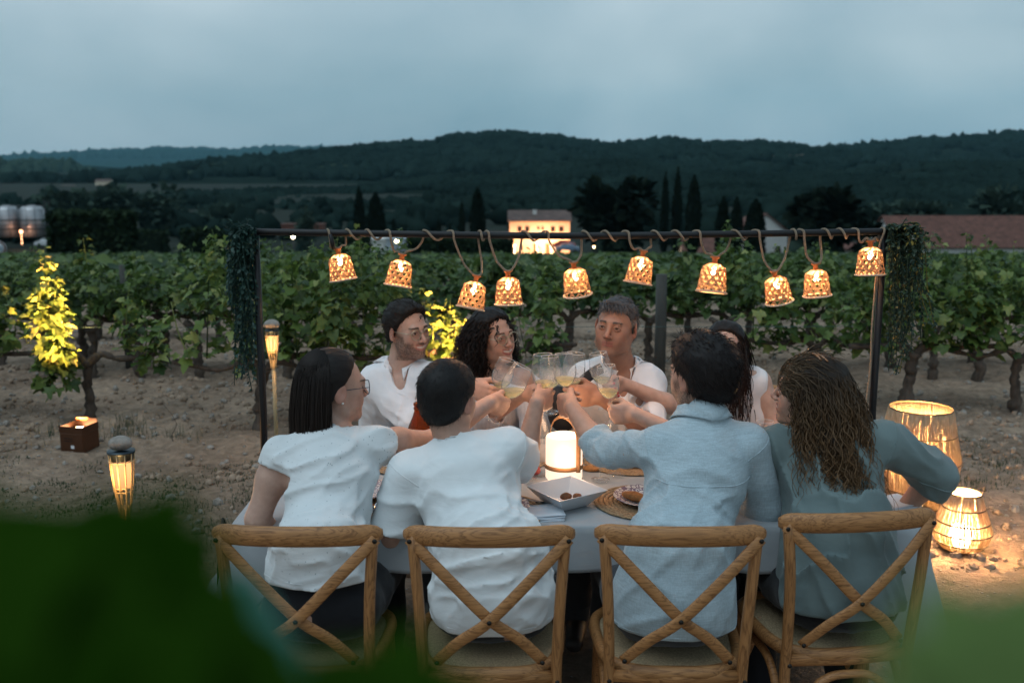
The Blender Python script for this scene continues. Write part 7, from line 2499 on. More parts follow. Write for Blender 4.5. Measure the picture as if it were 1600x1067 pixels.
# far side chairs: only their seats and backs are behind the guests
for x, y, lab in [(-.46, 4.10, 'wooden chair under the bearded man'), (-.09, 4.08, 'wooden chair under the curly haired woman in the striped jacket'), (.42, 4.02, 'wooden chair under the grey haired man'), (1.03, 4.06, 'wooden chair under the woman in the sleeveless blouse')]:
    c = copy_tree(ch); c.location = (x, y, 0); c.rotation_euler = (0, 0, R(180)); c['label'] = lab; c['group'] = 'cross back chairs along the far side'

# ================================================================ rod over the table, cord, bamboo lanterns
ZB = at(800, 364, 3.4).z
XL, XR, YB = at(399, 362, 3.4).x, at(1381, 366, 3.4).x, 3.4
fr = empty('table_rod', ((XL + XR) / 2, YB, TZ), 'black metal rod on two posts clamped over the table', 'stand')
o_ = Vector(fr.location)
for X in (XL, XR):
    sg = -1 if X < 0 else 1
    xo = (TX0 - .012) if sg < 0 else (TX1 + .014)
    b = MB().tube([Vector((X, YB, ZB + .012)) - o_, Vector((X, YB, TZ + .25)) - o_, Vector((xo, YB, TZ - .16)) - o_], .0125, 12)
    b.build('post', BLACK_METAL, fr)
    c = MB().box(Vector((xo - sg * .03, YB, TZ + .022)) - o_, (.085, .045, .012)).box(Vector((xo - sg * .03, YB, TZ - .062)) - o_, (.085, .045, .010))
    c.build('clamp', BLACK_METAL, fr)
bar = MB().tube(bez([Vector((XL - .012, YB, ZB + .004)) - o_, Vector((XL + .5, YB, ZB - .004)) - o_, Vector((.2, YB, ZB - .010)) - o_, Vector((XR - .5, YB, ZB - .004)) - o_, Vector((XR + .07, YB, ZB + .006)) - o_], 24), .0115, 12)
bar.build('rod', BLACK_METAL, fr)
MB().ball(Vector((XR + .085, YB, ZB + .006)) - o_, .019, 12, 8).build('end_knob', BLACK_METAL, fr)
def bar_z(x):
    t = (x - XL) / (XR - XL)
    return ZB - .010 * math.sin(math.pi * t)

ROPE = pbr('jute_cord', (.34, .26, .185), .9, var=.35, vscale=250, bump=.8, bscale=420)
BAMBOO, nt, out = new_mat('split_bamboo')
tcn = N(nt, 'ShaderNodeTexCoord')
nz_ = N(nt, 'ShaderNodeTexNoise', {'Vector': tcn.outputs['Object'], 'Scale': 90.0, 'Detail': 3.0})
cb_ = ramp(nt, nz_.outputs['Fac'], [(.3, (.62, .42, .25)), (.7, (.82, .62, .43))])
p_ = N(nt, 'ShaderNodeBsdfPrincipled', {'Base Color': cb_, 'Roughness': .6})
tr_ = N(nt, 'ShaderNodeBsdfTranslucent', {'Color': cb_})
mx_ = N(nt, 'ShaderNodeMixShader', {0: .74, 1: p_.outputs[0], 2: tr_.outputs[0]})
nt.links.new(mx_.outputs[0], out.inputs['Surface'])
RIMB = pbr('pale_bamboo_rim', (.55, .44, .33), .65, var=.2, vscale=80)
SOCK = pbr('terracotta_socket', (.42, .15, .055), .6)
BULB = emission('bulb_glow', (1.0, .68, .36), 26.0)
LAMP_COL = (1.0, .50, .17)

# px: cord ends on the bar, socket, shade top centre, rim centre
LANT = [(513, 539, (528, 391), (530, 402), (537, 437)), (608, 660, (628, 402), (627, 411), (622, 446)), (707, 747, (744, 436), (742, 445), (735, 481)), (762, 815, (794, 430), (794, 438), (795, 475)),
        (855, 909, (896, 417), (898, 424), (903, 461)), (980, 1018, (1005, 398), (1003, 406), (996, 442)), (1091, 1143, (1117, 409), (1116, 417), (1110, 456)), (1183, 1236, (1209, 428), (1212, 437), (1219, 472)),
        (1252, 1284, (1274, 416), (1275, 426), (1277, 462)), (1337, 1376, (1360, 383), (1360, 391), (1359, 429))]
LLAB = ['leftmost bamboo lantern, tilted, its rim raised at the right', 'second bamboo lantern from the left, above the bearded man', 'bamboo lantern hanging lowest, above the curly haired woman', 'upright bamboo lantern beside the lowest one', 'bamboo lantern above the toasting glasses, left of the grey haired man',
        'bamboo lantern above and right of the grey haired man, rim raised at the left', 'bamboo lantern before the tall vine shoot, above the thick post', 'bamboo lantern before the white gabled house, rim raised at the right', 'bamboo lantern second from the right', 'rightmost bamboo lantern, highest, against the right post']
def lantern_proto():
    root = empty('bamboo_lantern', (0, 0, 0), LLAB[0], 'lantern', 'bamboo lanterns on the cord over the table')
    def prof(t):                       # t 0 top .. 1 bottom, height .084
        if t < .16: r = .0340 + .0045 * math.sin(t / .16 * math.pi / 2)
        else: r = .0385 + .0100 * ((t - .16) / .84)
        return r, -.084 * t
    sh = MB()
    n = 11
    for dirn in (-1, 1):
        for k in range(n * 1):
            pts = []
            for i in range(13):
                t = i / 12
                r, z = prof(t)
                a = 2 * math.pi * (k + .25 * dirn) / n + dirn * t * 1.55
                pts.append(((r + .0006 * dirn) * math.cos(a), (r + .0006 * dirn) * math.sin(a), z))
            sh.tube(pts, .0046, 4, flat=(1.0, .18), up=None, smooth=False)
    for t in (.16, .37, .58, .78):
        r, z = prof(t)
        sh.tube([((r + .001) * math.cos(a), (r + .001) * math.sin(a), z) for a in np.linspace(0, 2 * math.pi, 33)[:-1]], .0026, 4, flat=(1, .35), closed=True, up=(0, 0, 1), smooth=False)
    # domed woven top
    for k in range(9):
        a = 2 * math.pi * k / 9
        sh.tube([((.034) * math.cos(a), .034 * math.sin(a), 0), (.020 * math.cos(a + .25), .020 * math.sin(a + .25), .009), (.006 * math.cos(a + .5), .006 * math.sin(a + .5), .012)], .0042, 4, flat=(1, .25), smooth=False)
    sh.build('shade', BAMBOO, root)
    lin = MB()                          # upper lining: thin peeled bamboo inside the weave
    lin.lathe([(.010, .010), (.020, .0075), (.0325, -.001)], 24)
    lin.build('lining', BAMBOO, root)
    rm = MB()
    r, z = prof(1.0)
    rm.tube([((r + .001) * math.cos(a), (r + .001) * math.sin(a), z) for a in np.linspace(0, 2 * math.pi, 37)[:-1]], .0042, 8, flat=(1.0, .8), closed=True)
    rm.build('rim', RIMB, root)
    sk = MB().lathe([(0, .034), (.016, .034), (.0165, .031), (.009, .026), (.0085, .008), (0, .008)], 14)
    sk.build('socket', SOCK, root)
    MB().lathe([(0, .006), (.004, .004), (.007, -.008), (.0095, -.020), (.007, -.030), (0, -.034)], 12).build('bulb', BULB, root)
    lamp('lantern_light', (0, 0, -.034), 1.35, (1.0, .45, .165), .010, root)
    return root
lp = lantern_proto()
cord_pts = []
for i, (xl, xr_, sk, tp, bt) in enumerate(LANT):
    root = lp if i == 0 else copy_tree(lp)
    root['label'] = LLAB[i]
    p_t, p_b = at(*tp, YB), at(*bt, YB)
    up = (p_t - p_b).normalized()
    lean = random.uniform(-.10, .10) + (.16 if i in (1, 2, 5, 6) else -.02)     # some lean so that the rim opening faces the viewer less or more
    up = (up + Vector((0, lean, 0))).normalized()
    q = Vector((0, 0, 1)).rotation_difference(up)
    root.rotation_mode = 'QUATERNION'
    root.rotation_quaternion = q @ Euler((0, 0, i * .7)).to_quaternion()
    s = (p_t - p_b).length / .084
    root.scale = (s, s, s)
    root.location = p_t
    socket = p_t + up * .034 * s
    pl, pr = at(xl, 364, YB), at(xr_, 364, YB)
    cord_pts.append((pl, pr, socket, up))

cd = MB()
def helix(x0, x1, turns, ph0=0.0):
    n = max(6, int(turns * 9))
    out = []
    for i in range(n + 1):
        t = i / n
        a = ph0 + t * turns * 2 * math.pi
        x = x0 + (x1 - x0) * t
        out.append(Vector((x, YB - math.sin(a) * .0165, bar_z(x) + math.cos(a) * .0165)))
    return out
path = []
for i, (pl, pr, so, up) in enumerate(cord_pts):
    side = Vector((1, 0, 0))
    zb_ = bar_z(pl.x)
    path += [Vector((pl.x - .004, YB + .006, zb_ + .015)), Vector((pl.x + .004, YB - .014, zb_ + .010)), Vector((pl.x + .008, YB - .014, zb_ - .02))]
    mid = Vector((pl.x + .010, YB - .010, zb_ - .03)).lerp(so + side * -.013, .55) + Vector((-.006, 0, -.004))
    path += [mid, so + Vector((-.016, -.004, .008)), so + Vector((-.004, -.004, .000)), so + Vector((.006, -.004, .000)), so + Vector((.017, -.004, .009))]
    zr_ = bar_z(pr.x)
    mid2 = (so + side * .014).lerp(Vector((pr.x, YB + .012, zr_ - .02)), .5) + Vector((.006, .004, -.004))
    path += [mid2, Vector((pr.x, YB + .014, zr_ - .016)), Vector((pr.x + .001, YB + .012, zr_ + .010)), Vector((pr.x + .006, YB - .004, zr_ + .0165))]
    if i + 1 < len(cord_pts):
        nx = cord_pts[i + 1][0].x - .006
        gap = nx - pr.x
        turns = max(1, round(gap / .066))
        path += helix(pr.x + .008, nx, turns)[1:-1]
zt = bar_z(XR)
# runs down the right post
path += [Vector((XR - .006, YB - .02, zt + .005)), Vector((XR - .018, YB - .012, zt - .05)), Vector((XR - .020, YB - .006, zt - .18)), Vector((XR - .024, YB - .010, zt - .33)), Vector((XR - .019, YB - .006, zt - .47)), Vector((XR - .030, YB - .012, zt - .62)), Vector((XR - .030, YB - .006, zt - .78)), Vector((XR - .026, YB, zt - .845))]
sm = bez(path, len(path) * 5)
cd.tube(sm, .0041, 6)
tag(cd.build('light_cord', ROPE), 'jute lighting cord wound round the rod, looping down to each lantern', 'cord')
pg = MB().tube([at(516, 366, YB - .02), at(519, 378, YB - .022), at(521, 390, YB - .022)], [.006, .0075, .006], 8)
tag(pg.build('cord_plug', BLACK_METAL), 'small black plug on the cord at the leftmost lantern', 'plug')

# ================================================================ trailing garlands on the post tops
GAR = leafmat('garland_leaf', (.010, .040, .034), (.030, .075, .060), .25, .5)
GAR2 = leafmat('garland_leaf_right', (.022, .055, .040), (.07, .10, .06), .35, .5, (.32, .24, .05))  # yellowish tips, plus lamplight on the leaves put into the paler colour
sl_v = np.array([(0, 0, 0), (-.28, .35, .06), (-.20, .75, .02), (0, 1.0, -.10), (.20, .75, .02), (.28, .35, .06)], dtype=np.float32)
sl_f = np.array([(0, 5, 4), (0, 4, 3), (0, 3, 2), (0, 2, 1)], dtype=np.int32)
def garland(label, strands_, mat, origin, lsize, per_m):
    root = empty('trailing_garland', origin, label, 'garland', 'garlands on the rod ends')
    o = Vector(origin)
    P, D, Sz = [], [], []
    for pts in strands_:
        c = bez(pts, 16)
        MB().tube([p - o for p in c], .0016, 4).build('stem', mat, root)
        L = sum((c[i + 1] - c[i]).length for i in range(16))
        k = int(L * per_m)
        for j in range(k):
            t = random.random() * 16
            i = min(15, int(t))
            p = c[i].lerp(c[i + 1], t - i)
            tg = (c[i + 1] - c[i]).normalized()
            a = random.random() * 6.283
            P.append(p - o); D.append(Vector((math.cos(a), math.sin(a), random.uniform(-.5, .3))) + tg * .5)
            Sz.append(lsize * random.uniform(.6, 1.25) * (1.05 - .35 * t / 16))
    P = np.array([tuple(p) for p in P]); D = np.array([tuple(d) for d in D])
    M = leaf_frames(P, D, rng.random(len(P)) * .5, np.array(Sz))
    f = scatter('foliage', sl_v, sl_f, M, mat, 'stuff', True, root)
    return root
st = []
for i in range(46):
    x0 = random.uniform(358, 402); x1 = x0 * .35 + .65 * random.uniform(352, 408)
    yb_ = random.choice([420, 470, 500, 540, 580, 610]) + random.uniform(-20, 12)
    Y = YB + random.uniform(-.05, .05)
    if yb_ > 520: x1 = random.uniform(366, 408)
    st.append([at(392 + random.uniform(-12, 6), 364 + random.uniform(-8, 6), YB), at(x0, 372 + random.uniform(-14, 20), Y), at((x0 + x1) / 2 + random.uniform(-8, 8), (400 + yb_) / 2, Y), at(x1, yb_, Y)])
for tip in ((356, 342), (372, 346), (385, 342), (348, 352)):
    st.append([at(392, 366, YB), at((392 + tip[0]) / 2, 358, YB - .02), at(tip[0], tip[1], YB - .03)])
garland('dark teal trailing garland hanging from the left end of the rod', st, GAR, (XL, YB, ZB), .021, 215)
st = []
for i in range(44):
    x0 = random.uniform(1388, 1440); yb_ = random.choice([430, 460, 500, 520, 545, 575]) + random.uniform(-20, 14)
    x1 = x0 + random.uniform(-4, 34) if yb_ < 530 else random.uniform(1386, 1424)
    Y = YB + random.uniform(-.06, .06)
    st.append([at(1396 + random.uniform(-6, 14), 362 + random.uniform(-6, 8), YB), at(x0, 368 + random.uniform(-14, 24), Y), at((x0 + x1) / 2 + random.uniform(-6, 8), (400 + yb_) / 2, Y), at(x1, yb_, Y)])
for tip in ((1417, 340), (1436, 350), (1452, 364), (1462, 385), (1456, 405), (1424, 346), (1444, 356), (1448, 378)):
    st.append([at(1394, 364, YB), at((1394 + tip[0]) / 2, 356, YB - .02), at(tip[0], tip[1], YB - .04)])
garland('green and yellow trailing garland hanging from the right end of the rod', st, GAR2, (XR, YB, ZB), .0195, 200)

# ================================================================ bamboo torches, uplights, rattan lanterns
TB = pbr('torch_bamboo', (.42, .33, .19), .6, var=.25, vscale=14, stretch=(3, 3, .4), bump=.2)
TIN = pbr('dark_tin', (.03, .045, .055), .35, metal=.6)
FLAME = emission('torch_glow', (1.0, .40, .15), 1.1)
def torch(x, y, h, s, label, stone_r):
    z0 = float(gz(x, y)[0])
    root = empty('bamboo_torch', (x, y, z0), label, 'torch', 'bamboo garden torches')
    MB().tube([(0, 0, -.05), (0, 0, h * .4), (.002, 0, h - .20 * s)], .0125 * s, 10).build('pole', TB, root)
    bz = h - .21 * s
    nst = 10
    for k in range(nst):
        a = 2 * math.pi * (k + .5) / nst
        pts = [(r * s * math.cos(a), r * s * math.sin(a), bz + z * s) for r, z in ((.0155, -.04), (.020, .0), (.034, .09), (.043, .205))]
        MB().tube(bez(pts, 8), .0045 * s, 6, flat=(1.0, .55)).build('stave', TB, root)
    for r, z in ((.0165, -.035), (.0285, .065), (.0315, .080), (.0445, .178)):
        MB().tube([(r * s * math.cos(a), r * s * math.sin(a), bz + z * s) for a in np.linspace(0, 6.283, 25)[:-1]], .0022 * s, 6, closed=True).build('binding', TB, root)
    MB().lathe([(0, .075), (.024, .075), (.033, .165), (0, .167)], 18, Matrix.Translation((0, 0, bz)) @ Matrix.Scale(s, 4)).build('glow_liner', FLAME, root)
    MB().lathe([(0, .180), (.040, .180), (.0415, .205), (.048, .207), (.048, .213), (0, .214)], 22, Matrix.Translation((0, 0, bz)) @ Matrix.Scale(s, 4)).build('lid', TIN, root)
    v = ICO_V
    st = MB().ball((0, 0, 0), (stone_r, stone_r * .82, stone_r * .66), 16, 10)
    st.v = [tuple(np.array(p) * (1 + .10 * float(noise3(np.array([np.array(p) * 22 + h]))[0]))) for p in st.v]
    o = st.build('stone', STONE, None, (x, y, z0 + bz + .214 * s + stone_r * .62))
    tag(o, 'rounded stone weighing down the lid of the ' + ('near torch' if s > 1.02 else 'far torch by the left post'), 'stone')
    lamp('torch_light', (x, y - .075 * s, z0 + bz + .12 * s), 1.6, LAMP_COL, .03)
    return root
p = at(428, 590, 6.2); torch(p.x, 6.2, at(428, 516, 6.2).z - float(gz(p.x, 6.2)[0]), .98, 'tall bamboo torch standing beside the left post', .052)
p = at(190, 715, 3.72); torch(p.x, 3.72, at(190, 705, 3.72).z - float(gz(p.x, 3.72)[0]), 1.10, 'bamboo torch with a big stone, standing near at the left', .046)

UPB = pbr('copper_brown_case', (.10, .045, .025), .35, metal=.5)
GLOWP = emission('uplight_lens', (1.0, .66, .36), 20.0)
def uplight(x, y, w, label, e, aim):
    z0 = float(gz(x, y)[0])
    root = empty('uplight', (x, y, z0), label, 'uplight', 'battery uplights under the vines', R(-14))
    h = w * 1.02
    b = MB(); t = .006
    b.box((0, 0, h * .40), (w, w, h * .72), bev=.004)
    for sx, sy, dx, dy in ((-1, 0, t, w), (1, 0, t, w), (0, -1, w - 2 * t - .002, t), (0, 1, w - 2 * t - .002, t)):
        b.box((sx * (w / 2 - t / 2), sy * (w / 2 - t / 2), h * .88 + (.012 if sy > 0 else 0)), (dx, dy, h * .25 + (.02 if sy > 0 else 0)))
    b.build('case', UPB, root)
    for sx in (-1, 1):
        for sy in (-1, 1):
            MB().box((sx * w * .38, sy * w * .38, h * .02), (.02, .02, h * .09)).build('foot', BLACK_METAL, root)
    MB().lathe([(0, h * .79), (w * .40, h * .79), (w * .40, h * .80), (0, h * .80)], 20).build('lens', GLOWP, root)
    pl = MB().box((w * .05, -w / 2 - .001, h * .24), (w * .14, .002, h * .12)).build('badge', pbr('white_badge', (.7, .72, .75), .4), root)
    for k in range(2):
        MB().box((-.02 + .0 * k, -w / 2 - .001, h * (.46 + .10 * k)), (w * .38, .002, .004)).build('vent', BLACK_METAL, root)
    d = bpy.data.lights.new('uplight_beam', 'SPOT')
    d.energy = e; d.color = (1.0, .43, .14); d.spot_size = R(38); d.spot_blend = .8; d.shadow_soft_size = .05
    o = bpy.data.objects.new('uplight_beam', d); COL.objects.link(o)
    o.location = (x, y, z0 + h * .86)
    v_ = Vector(aim) - o.location
    o.rotation_euler = v_.to_track_quat('-Z', 'Y').to_euler()
    return root
x, y = gpt(126, 702)
pa = at(101, 520, 6.99)
uplight(x, y, .172, 'brown uplight box shining up into the lit vine', 3600, (pa.x, 7.0, pa.z))
x2, y2 = gpt(716, 672)
pa = at(706, 520, ym)
uplight(x2, y2 - .25, .172, 'second uplight, hidden behind the guests, shining into the small yellow vine', 1700, (pa.x, ym, pa.z))

RAT, nt, out = new_mat('rattan_cord')
tcn = N(nt, 'ShaderNodeTexCoord')
nz_ = N(nt, 'ShaderNodeTexNoise', {'Vector': N(nt, 'ShaderNodeMapping', {'Vector': tcn.outputs['Object'], 'Scale': (1, 1, .15)}).outputs['Vector'], 'Scale': 90.0, 'Detail': 3.0})
cb_ = ramp(nt, nz_.outputs['Fac'], [(.3, (.52, .36, .21)), (.7, (.76, .60, .41))])
p_ = N(nt, 'ShaderNodeBsdfPrincipled', {'Base Color': cb_, 'Roughness': .75})
tr_ = N(nt, 'ShaderNodeBsdfTranslucent', {'Color': cb_})
mx_ = N(nt, 'ShaderNodeMixShader', {0: .55, 1: p_.outputs[0], 2: tr_.outputs[0]})
nt.links.new(mx_.outputs[0], out.inputs['Surface'])
WIREF = pbr('lantern_wire', (.22, .15, .08), .5, metal=.4)
def floor_lantern(x, y, prof, nst, label, e, bulb_z, bulb_r, glow, rw=.0026):
    z0 = float(gz(x, y)[0])
    root = empty('rattan_lantern', (x, y, z0), label, 'lantern', 'rattan floor lanterns')
    # cords run down the frame, a little slack and uneven
    ws = MB()
    for k in range(nst):
        a = 2 * math.pi * (k + random.uniform(-.28, .28)) / nst
        pts = []
        for i, (r, z) in enumerate(prof):
            a2 = a + random.uniform(-.012, .012)
            pts.append((r * math.cos(a2), r * math.sin(a2), z))
        ws.tube(pts, rw * random.uniform(.75, 1.2), 5)
    ws.build('cord_weave', RAT, root)['kind'] = 'stuff'
    for r, z in prof:
        MB().tube([(r * math.cos(a), r * math.sin(a), z) for a in np.linspace(0, 6.283, 41)[:-1]], .0042, 6, closed=True).build('hoop', WIREF, root)
    r0, zz0 = prof[-1]
    MB().lathe([(0, zz0 - .004), (r0, zz0 - .004), (r0, zz0 + .003), (0, zz0 + .004)], 30).build('base', WIREF, root)
    MB().lathe([(0, bulb_z - bulb_r * 1.3), (bulb_r * .5, bulb_z - bulb_r * 1.2), (bulb_r, bulb_z - bulb_r * .2), (bulb_r * .8, bulb_z + bulb_r * .6), (0, bulb_z + bulb_r)], 18).build('bulb', glow, root)
    lamp('floor_lantern_light', (x, y, z0 + bulb_z + bulb_r * 1.3), e, (1.0, .54, .22), bulb_r * .8)
    return root
BIGGLOW = emission('candle_globe', (1.0, .78, .48), 34.0)
xa, ya = gpt(1428, 790)
floor_lantern(xa, ya, [(.165, .555), (.192, .42), (.222, .27), (.200, .12), (.150, .02)], 420, 'tall rattan floor lantern glowing amber behind the woman in teal', 75, .22, .05, BIGGLOW, .0023)
xb, yb = gpt(1500, 862)
floor_lantern(xb, yb, [(.076, .285), (.097, .215), (.122, .148), (.137, .098), (.120, .046), (.085, .008)], 210, 'small brighter rattan floor lantern on the path at the right', 150, .080, .056, BIGGLOW, .0019)

# ================================================================ on the table
CZ = TZ + .0062
GLASS, nt, out = new_mat('thin_glass')
lw_ = N(nt, 'ShaderNodeLayerWeight', {'Blend': .06})
g_ = N(nt, 'ShaderNodeBsdfGlossy', {'Roughness': .03, 'Color': (.95, .97, 1, 1)})
t_ = N(nt, 'ShaderNodeBsdfTransparent', {'Color': (.965, .975, .975, 1)})
fk = N(nt, 'ShaderNodeMath', {0: lw_.outputs['Fresnel'], 1: .40}, operation='MULTIPLY')
fk = N(nt, 'ShaderNodeMath', {0: fk.outputs[0], 1: .04}, operation='ADD')
hz_ = N(nt, 'ShaderNodeBsdfDiffuse', {'Color': (.8, .85, .88, 1)})
hm_ = N(nt, 'ShaderNodeMixShader', {0: .045, 1: t_.outputs[0], 2: hz_.outputs[0]})
mx_ = N(nt, 'ShaderNodeMixShader', {0: fk.outputs[0], 1: hm_.outputs[0], 2: g_.outputs[0]})
nt.links.new(mx_.outputs[0], out.inputs['Surface'])
MIST, nt, out = new_mat('chilled_glass')                       # condensation on the chilled lower bowl
lw_ = N(nt, 'ShaderNodeLayerWeight', {'Blend': .07})
g_ = N(nt, 'ShaderNodeBsdfGlossy', {'Roughness': .12})
t_ = N(nt, 'ShaderNodeBsdfTransparent', {'Color': (.97, .98, .98, 1)})
d_ = N(nt, 'ShaderNodeBsdfDiffuse', {'Color': (.85, .88, .9, 1)})
dt_ = N(nt, 'ShaderNodeBsdfTranslucent', {'Color': (.85, .88, .9, 1)})
dd_ = N(nt, 'ShaderNodeMixShader', {0: .5, 1: d_.outputs[0], 2: dt_.outputs[0]})
nzm = N(nt, 'ShaderNodeTexNoise', {'Vector': N(nt, 'ShaderNodeTexCoord').outputs['Object'], 'Scale': 18.0, 'Detail': 2.0})
fm = ramp(nt, nzm.outputs['Fac'], [(.3, .16), (.75, .30)])
a_ = N(nt, 'ShaderNodeMixShader', {0: fm, 1: t_.outputs[0], 2: dd_.outputs[0]})
mx_ = N(nt, 'ShaderNodeMixShader', {0: lw_.outputs['Fresnel'], 1: a_.outputs[0], 2: g_.outputs[0]})
nt.links.new(mx_.outputs[0], out.inputs['Surface'])
WINE, nt, out = new_mat('white_wine')
lw_ = N(nt, 'ShaderNodeLayerWeight', {'Blend': .06})
g_ = N(nt, 'ShaderNodeBsdfGlossy', {'Roughness': .03})
t_ = N(nt, 'ShaderNodeBsdfTransparent', {'Color': (.95, .92, .72, 1)})
dt_ = N(nt, 'ShaderNodeBsdfTranslucent', {'Color': (.92, .88, .58, 1)})
a_ = N(nt, 'ShaderNodeMixShader', {0: .30, 1: t_.outputs[0], 2: dt_.outputs[0]})
mx_ = N(nt, 'ShaderNodeMixShader', {0: lw_.outputs['Fresnel'], 1: a_.outputs[0], 2: g_.outputs[0]})
nt.links.new(mx_.outputs[0], out.inputs['Surface'])

LIPG = pbr('glass_lip', (.7, .74, .76), .12, alpha=.55, coat=.4)  # pale semi-opaque colour stands in for highlights along the rim
BOWL = [(.006, 0), (.016, .004), (.028, .016), (.037, .033), (.0408, .052), (.0400, .072), (.0365, .094), (.0318, .118)]
def wine_glass(origin, up, label, wine=.034, stem=.085, s=1.0, group='wine glasses raised in the toast', sloped=None):
    """origin = bottom of the bowl"""
    root = empty('wine_glass', origin, label, 'wine glass', group)
    up = Vector(up).normalized()
    root.rotation_mode = 'QUATERNION'
    root.rotation_quaternion = Vector((0, 0, 1)).rotation_difference(up)
    root.scale = (s, s, s)
    dense = []
    for i in range(len(BOWL) * 3 - 2):
        k = min(len(BOWL) - 2, i // 3); f = (i - 3 * k) / 3
        dense.append((BOWL[k][0] * (1 - f) + BOWL[k + 1][0] * f, BOWL[k][1] * (1 - f) + BOWL[k + 1][1] * f))
    P = [Vector((r, 0, z)) for r, z in BOWL]
    c = bez(P, 26)
    prof = [(p.x, p.z) for p in c]
    lowp = [q for q in prof if q[1] <= .070]; hi = [q for q in prof if q[1] >= lowp[-1][1]]
    MB().lathe([(r, z) for r, z in hi] + [(prof[-1][0] - .0004, prof[-1][1] + .0006), (prof[-1][0] - .0009, prof[-1][1])], 40).build('bowl', GLASS, root)
    MB().lathe(lowp, 40).build('lower_bowl', MIST, root)
    MB().tube([(prof[-1][0] * math.cos(a), prof[-1][0] * math.sin(a), prof[-1][1]) for a in np.linspace(0, 6.283, 41)[:-1]], .0009, 6, closed=True).build('lip', LIPG, root)
    MB().lathe([(.0062, .001), (.0042, -.006), (.0034, -.02), (.0034, -stem + .012), (.0050, -stem + .005), (.020, -stem + .0012), (.036, -stem - .001), (.0362, -stem - .002), (0, -stem - .002)], 28).build('stem', GLASS, root)
    if wine > 0:
        inner = [(max(0, r - .0012), z + .0008) for r, z in prof if z < .068]
        # liquid surface stays level with the ground whatever the tilt of the glass
        ql = root.rotation_quaternion.inverted()
        nrm = ql @ Vector((0, 0, 1))
        h0 = wine
        vs, fs, nn = [], [], 36
        rings = [q for q in inner]
        for r, z in rings:
            for k in range(nn):
                a = 2 * math.pi * k / nn
                lim = h0 - (nrm.x * math.cos(a) * r + nrm.y * math.sin(a) * r) / max(.3, nrm.z)
                zz = min(z, lim)
                rr = r
                if z > lim:
                    rr = float(np.interp(lim, [q[1] for q in inner], [q[0] for q in inner]))
                vs.append((rr * math.cos(a), rr * math.sin(a), zz))
        m = len(rings)
        for i in range(m - 1):
            for k in range(nn):
                fs.append((i * nn + k, i * nn + (k + 1) % nn, (i + 1) * nn + (k + 1) % nn, (i + 1) * nn + k))
        w = MB().add(vs, fs)
        w.f.append(tuple((m - 1) * nn + k for k in range(nn))); w.sm.append(False); w.mi.append(0)
        w.build('wine', WINE, root)
    return root
GLAB = {'A': 'raised wine glass leaning right, in the hand of the bearded man', 'B': 'tilted wine glass held by the woman with straight dark hair', 'C': 'upright wine glass over the fist of the person in the plain white tee', 'H': 'wine glass held by the curly haired woman in the striped jacket, behind the upright one',
        'D': 'wine glass held low by its stem by the man in the light blue shirt', 'E': 'wine glass in the fist of the grey haired man', 'F': 'wine glass leaning left, in the hand with red nails', 'G': 'lowest raised wine glass, held by the woman in teal'}
for k in TOAST:
    p0, ax_ = toast(k)
    b, r, Y, _ = TOAST[k]
    s_ = np.linalg.norm(px3(*r, Y) - px3(*b, Y)) / .120
    wine_glass(Vector(p0), Vector(ax_), GLAB[k], .030 if k in 'BDG' else .024, .088, max(.86, min(1.12, s_)))
def tpt(px, py, z=None):
    """point on the table cloth under a photograph pixel"""
    z = CZ if z is None else z
    p = at(px, py, 1.0)
    k = (CAM_H - z) / (CAM_H - p.z)
    return Vector((p.x * k, p.y * k, z))
for (px, py, wn, lab, st_) in [(938, 752, .030, 'half full wine glass standing right of the glowing lamp', .088), (962, 744, 0, 'empty stemmed glass behind the half full one', .090), (601, 768, 0, 'empty stemmed glass between the speckled and the plain white tee', .088), (826, 752, 0, 'clear stemmed glass left of the glowing lamp', .085), (1192, 742, .02, 'wine glass between the man in blue and the woman in teal', .088)]:
    p = tpt(px, py)
    wine_glass(p + Vector((0, 0, st_ + .002)), (0, 0, 1), lab, wn, st_, .92, 'glasses standing on the table')

# glowing table lamp with leather strap
LP = tpt(881, 746)
tl = empty('table_lamp', LP, 'glowing white cylinder lamp with a leather strap handle', 'lamp')
OPAL, nt, out = new_mat('opal_diffuser')
em = N(nt, 'ShaderNodeEmission', {'Color': (1.0, .74, .54, 1), 'Strength': .62})
df = N(nt, 'ShaderNodeBsdfPrincipled', {'Base Color': (.8, .75, .7, 1), 'Roughness': .4})
mx_ = N(nt, 'ShaderNodeAddShader', {0: em.outputs[0], 1: df.outputs[0]})
nt.links.new(mx_.outputs[0], out.inputs['Surface'])
rl, hl = .0655, .158
MB().lathe([(0, .001), (rl - .003, .001), (rl, .005), (rl, hl - .010), (rl - .003, hl - .003), (rl - .012, hl), (0, hl + .001)], 44).build('diffuser', OPAL, tl)
LEATH = pbr('tan_leather', (.42, .22, .10), .6, var=.15, vscale=60, bump=.2)
MB().lathe([(rl + .001, .040), (rl + .0035, .040), (rl + .0035, .055), (rl + .001, .055)], 44, close=True).build('strap_ring', LEATH, tl)
hp = []
ux, uy = math.cos(R(-48)), math.sin(R(-48))
for i in range(31):
    t = i / 30
    a = math.pi * t
    if t < .22: q = (rl + .0052, .035 + (hl - .045) * t / .22)
    elif t > .78: q = (-(rl + .0052), .035 + (hl - .045) * (1 - t) / .22)
    else:
        b = math.pi * (t - .22) / .56
        q = ((rl + .0052) * math.cos(b), hl - .010 + .075 * math.sin(b))
    hp.append((q[0] * ux, q[0] * uy, q[1]))
MB().tube(hp, .0080, 6, flat=(.20, 1.0), up=(ux * .001 + -uy, ux, 0) if False else None).build('strap_handle', LEATH, tl)
lamp('table_lamp_light', LP + Vector((0, 0, hl + .05)), .8, (1.0, .58, .32), .05)
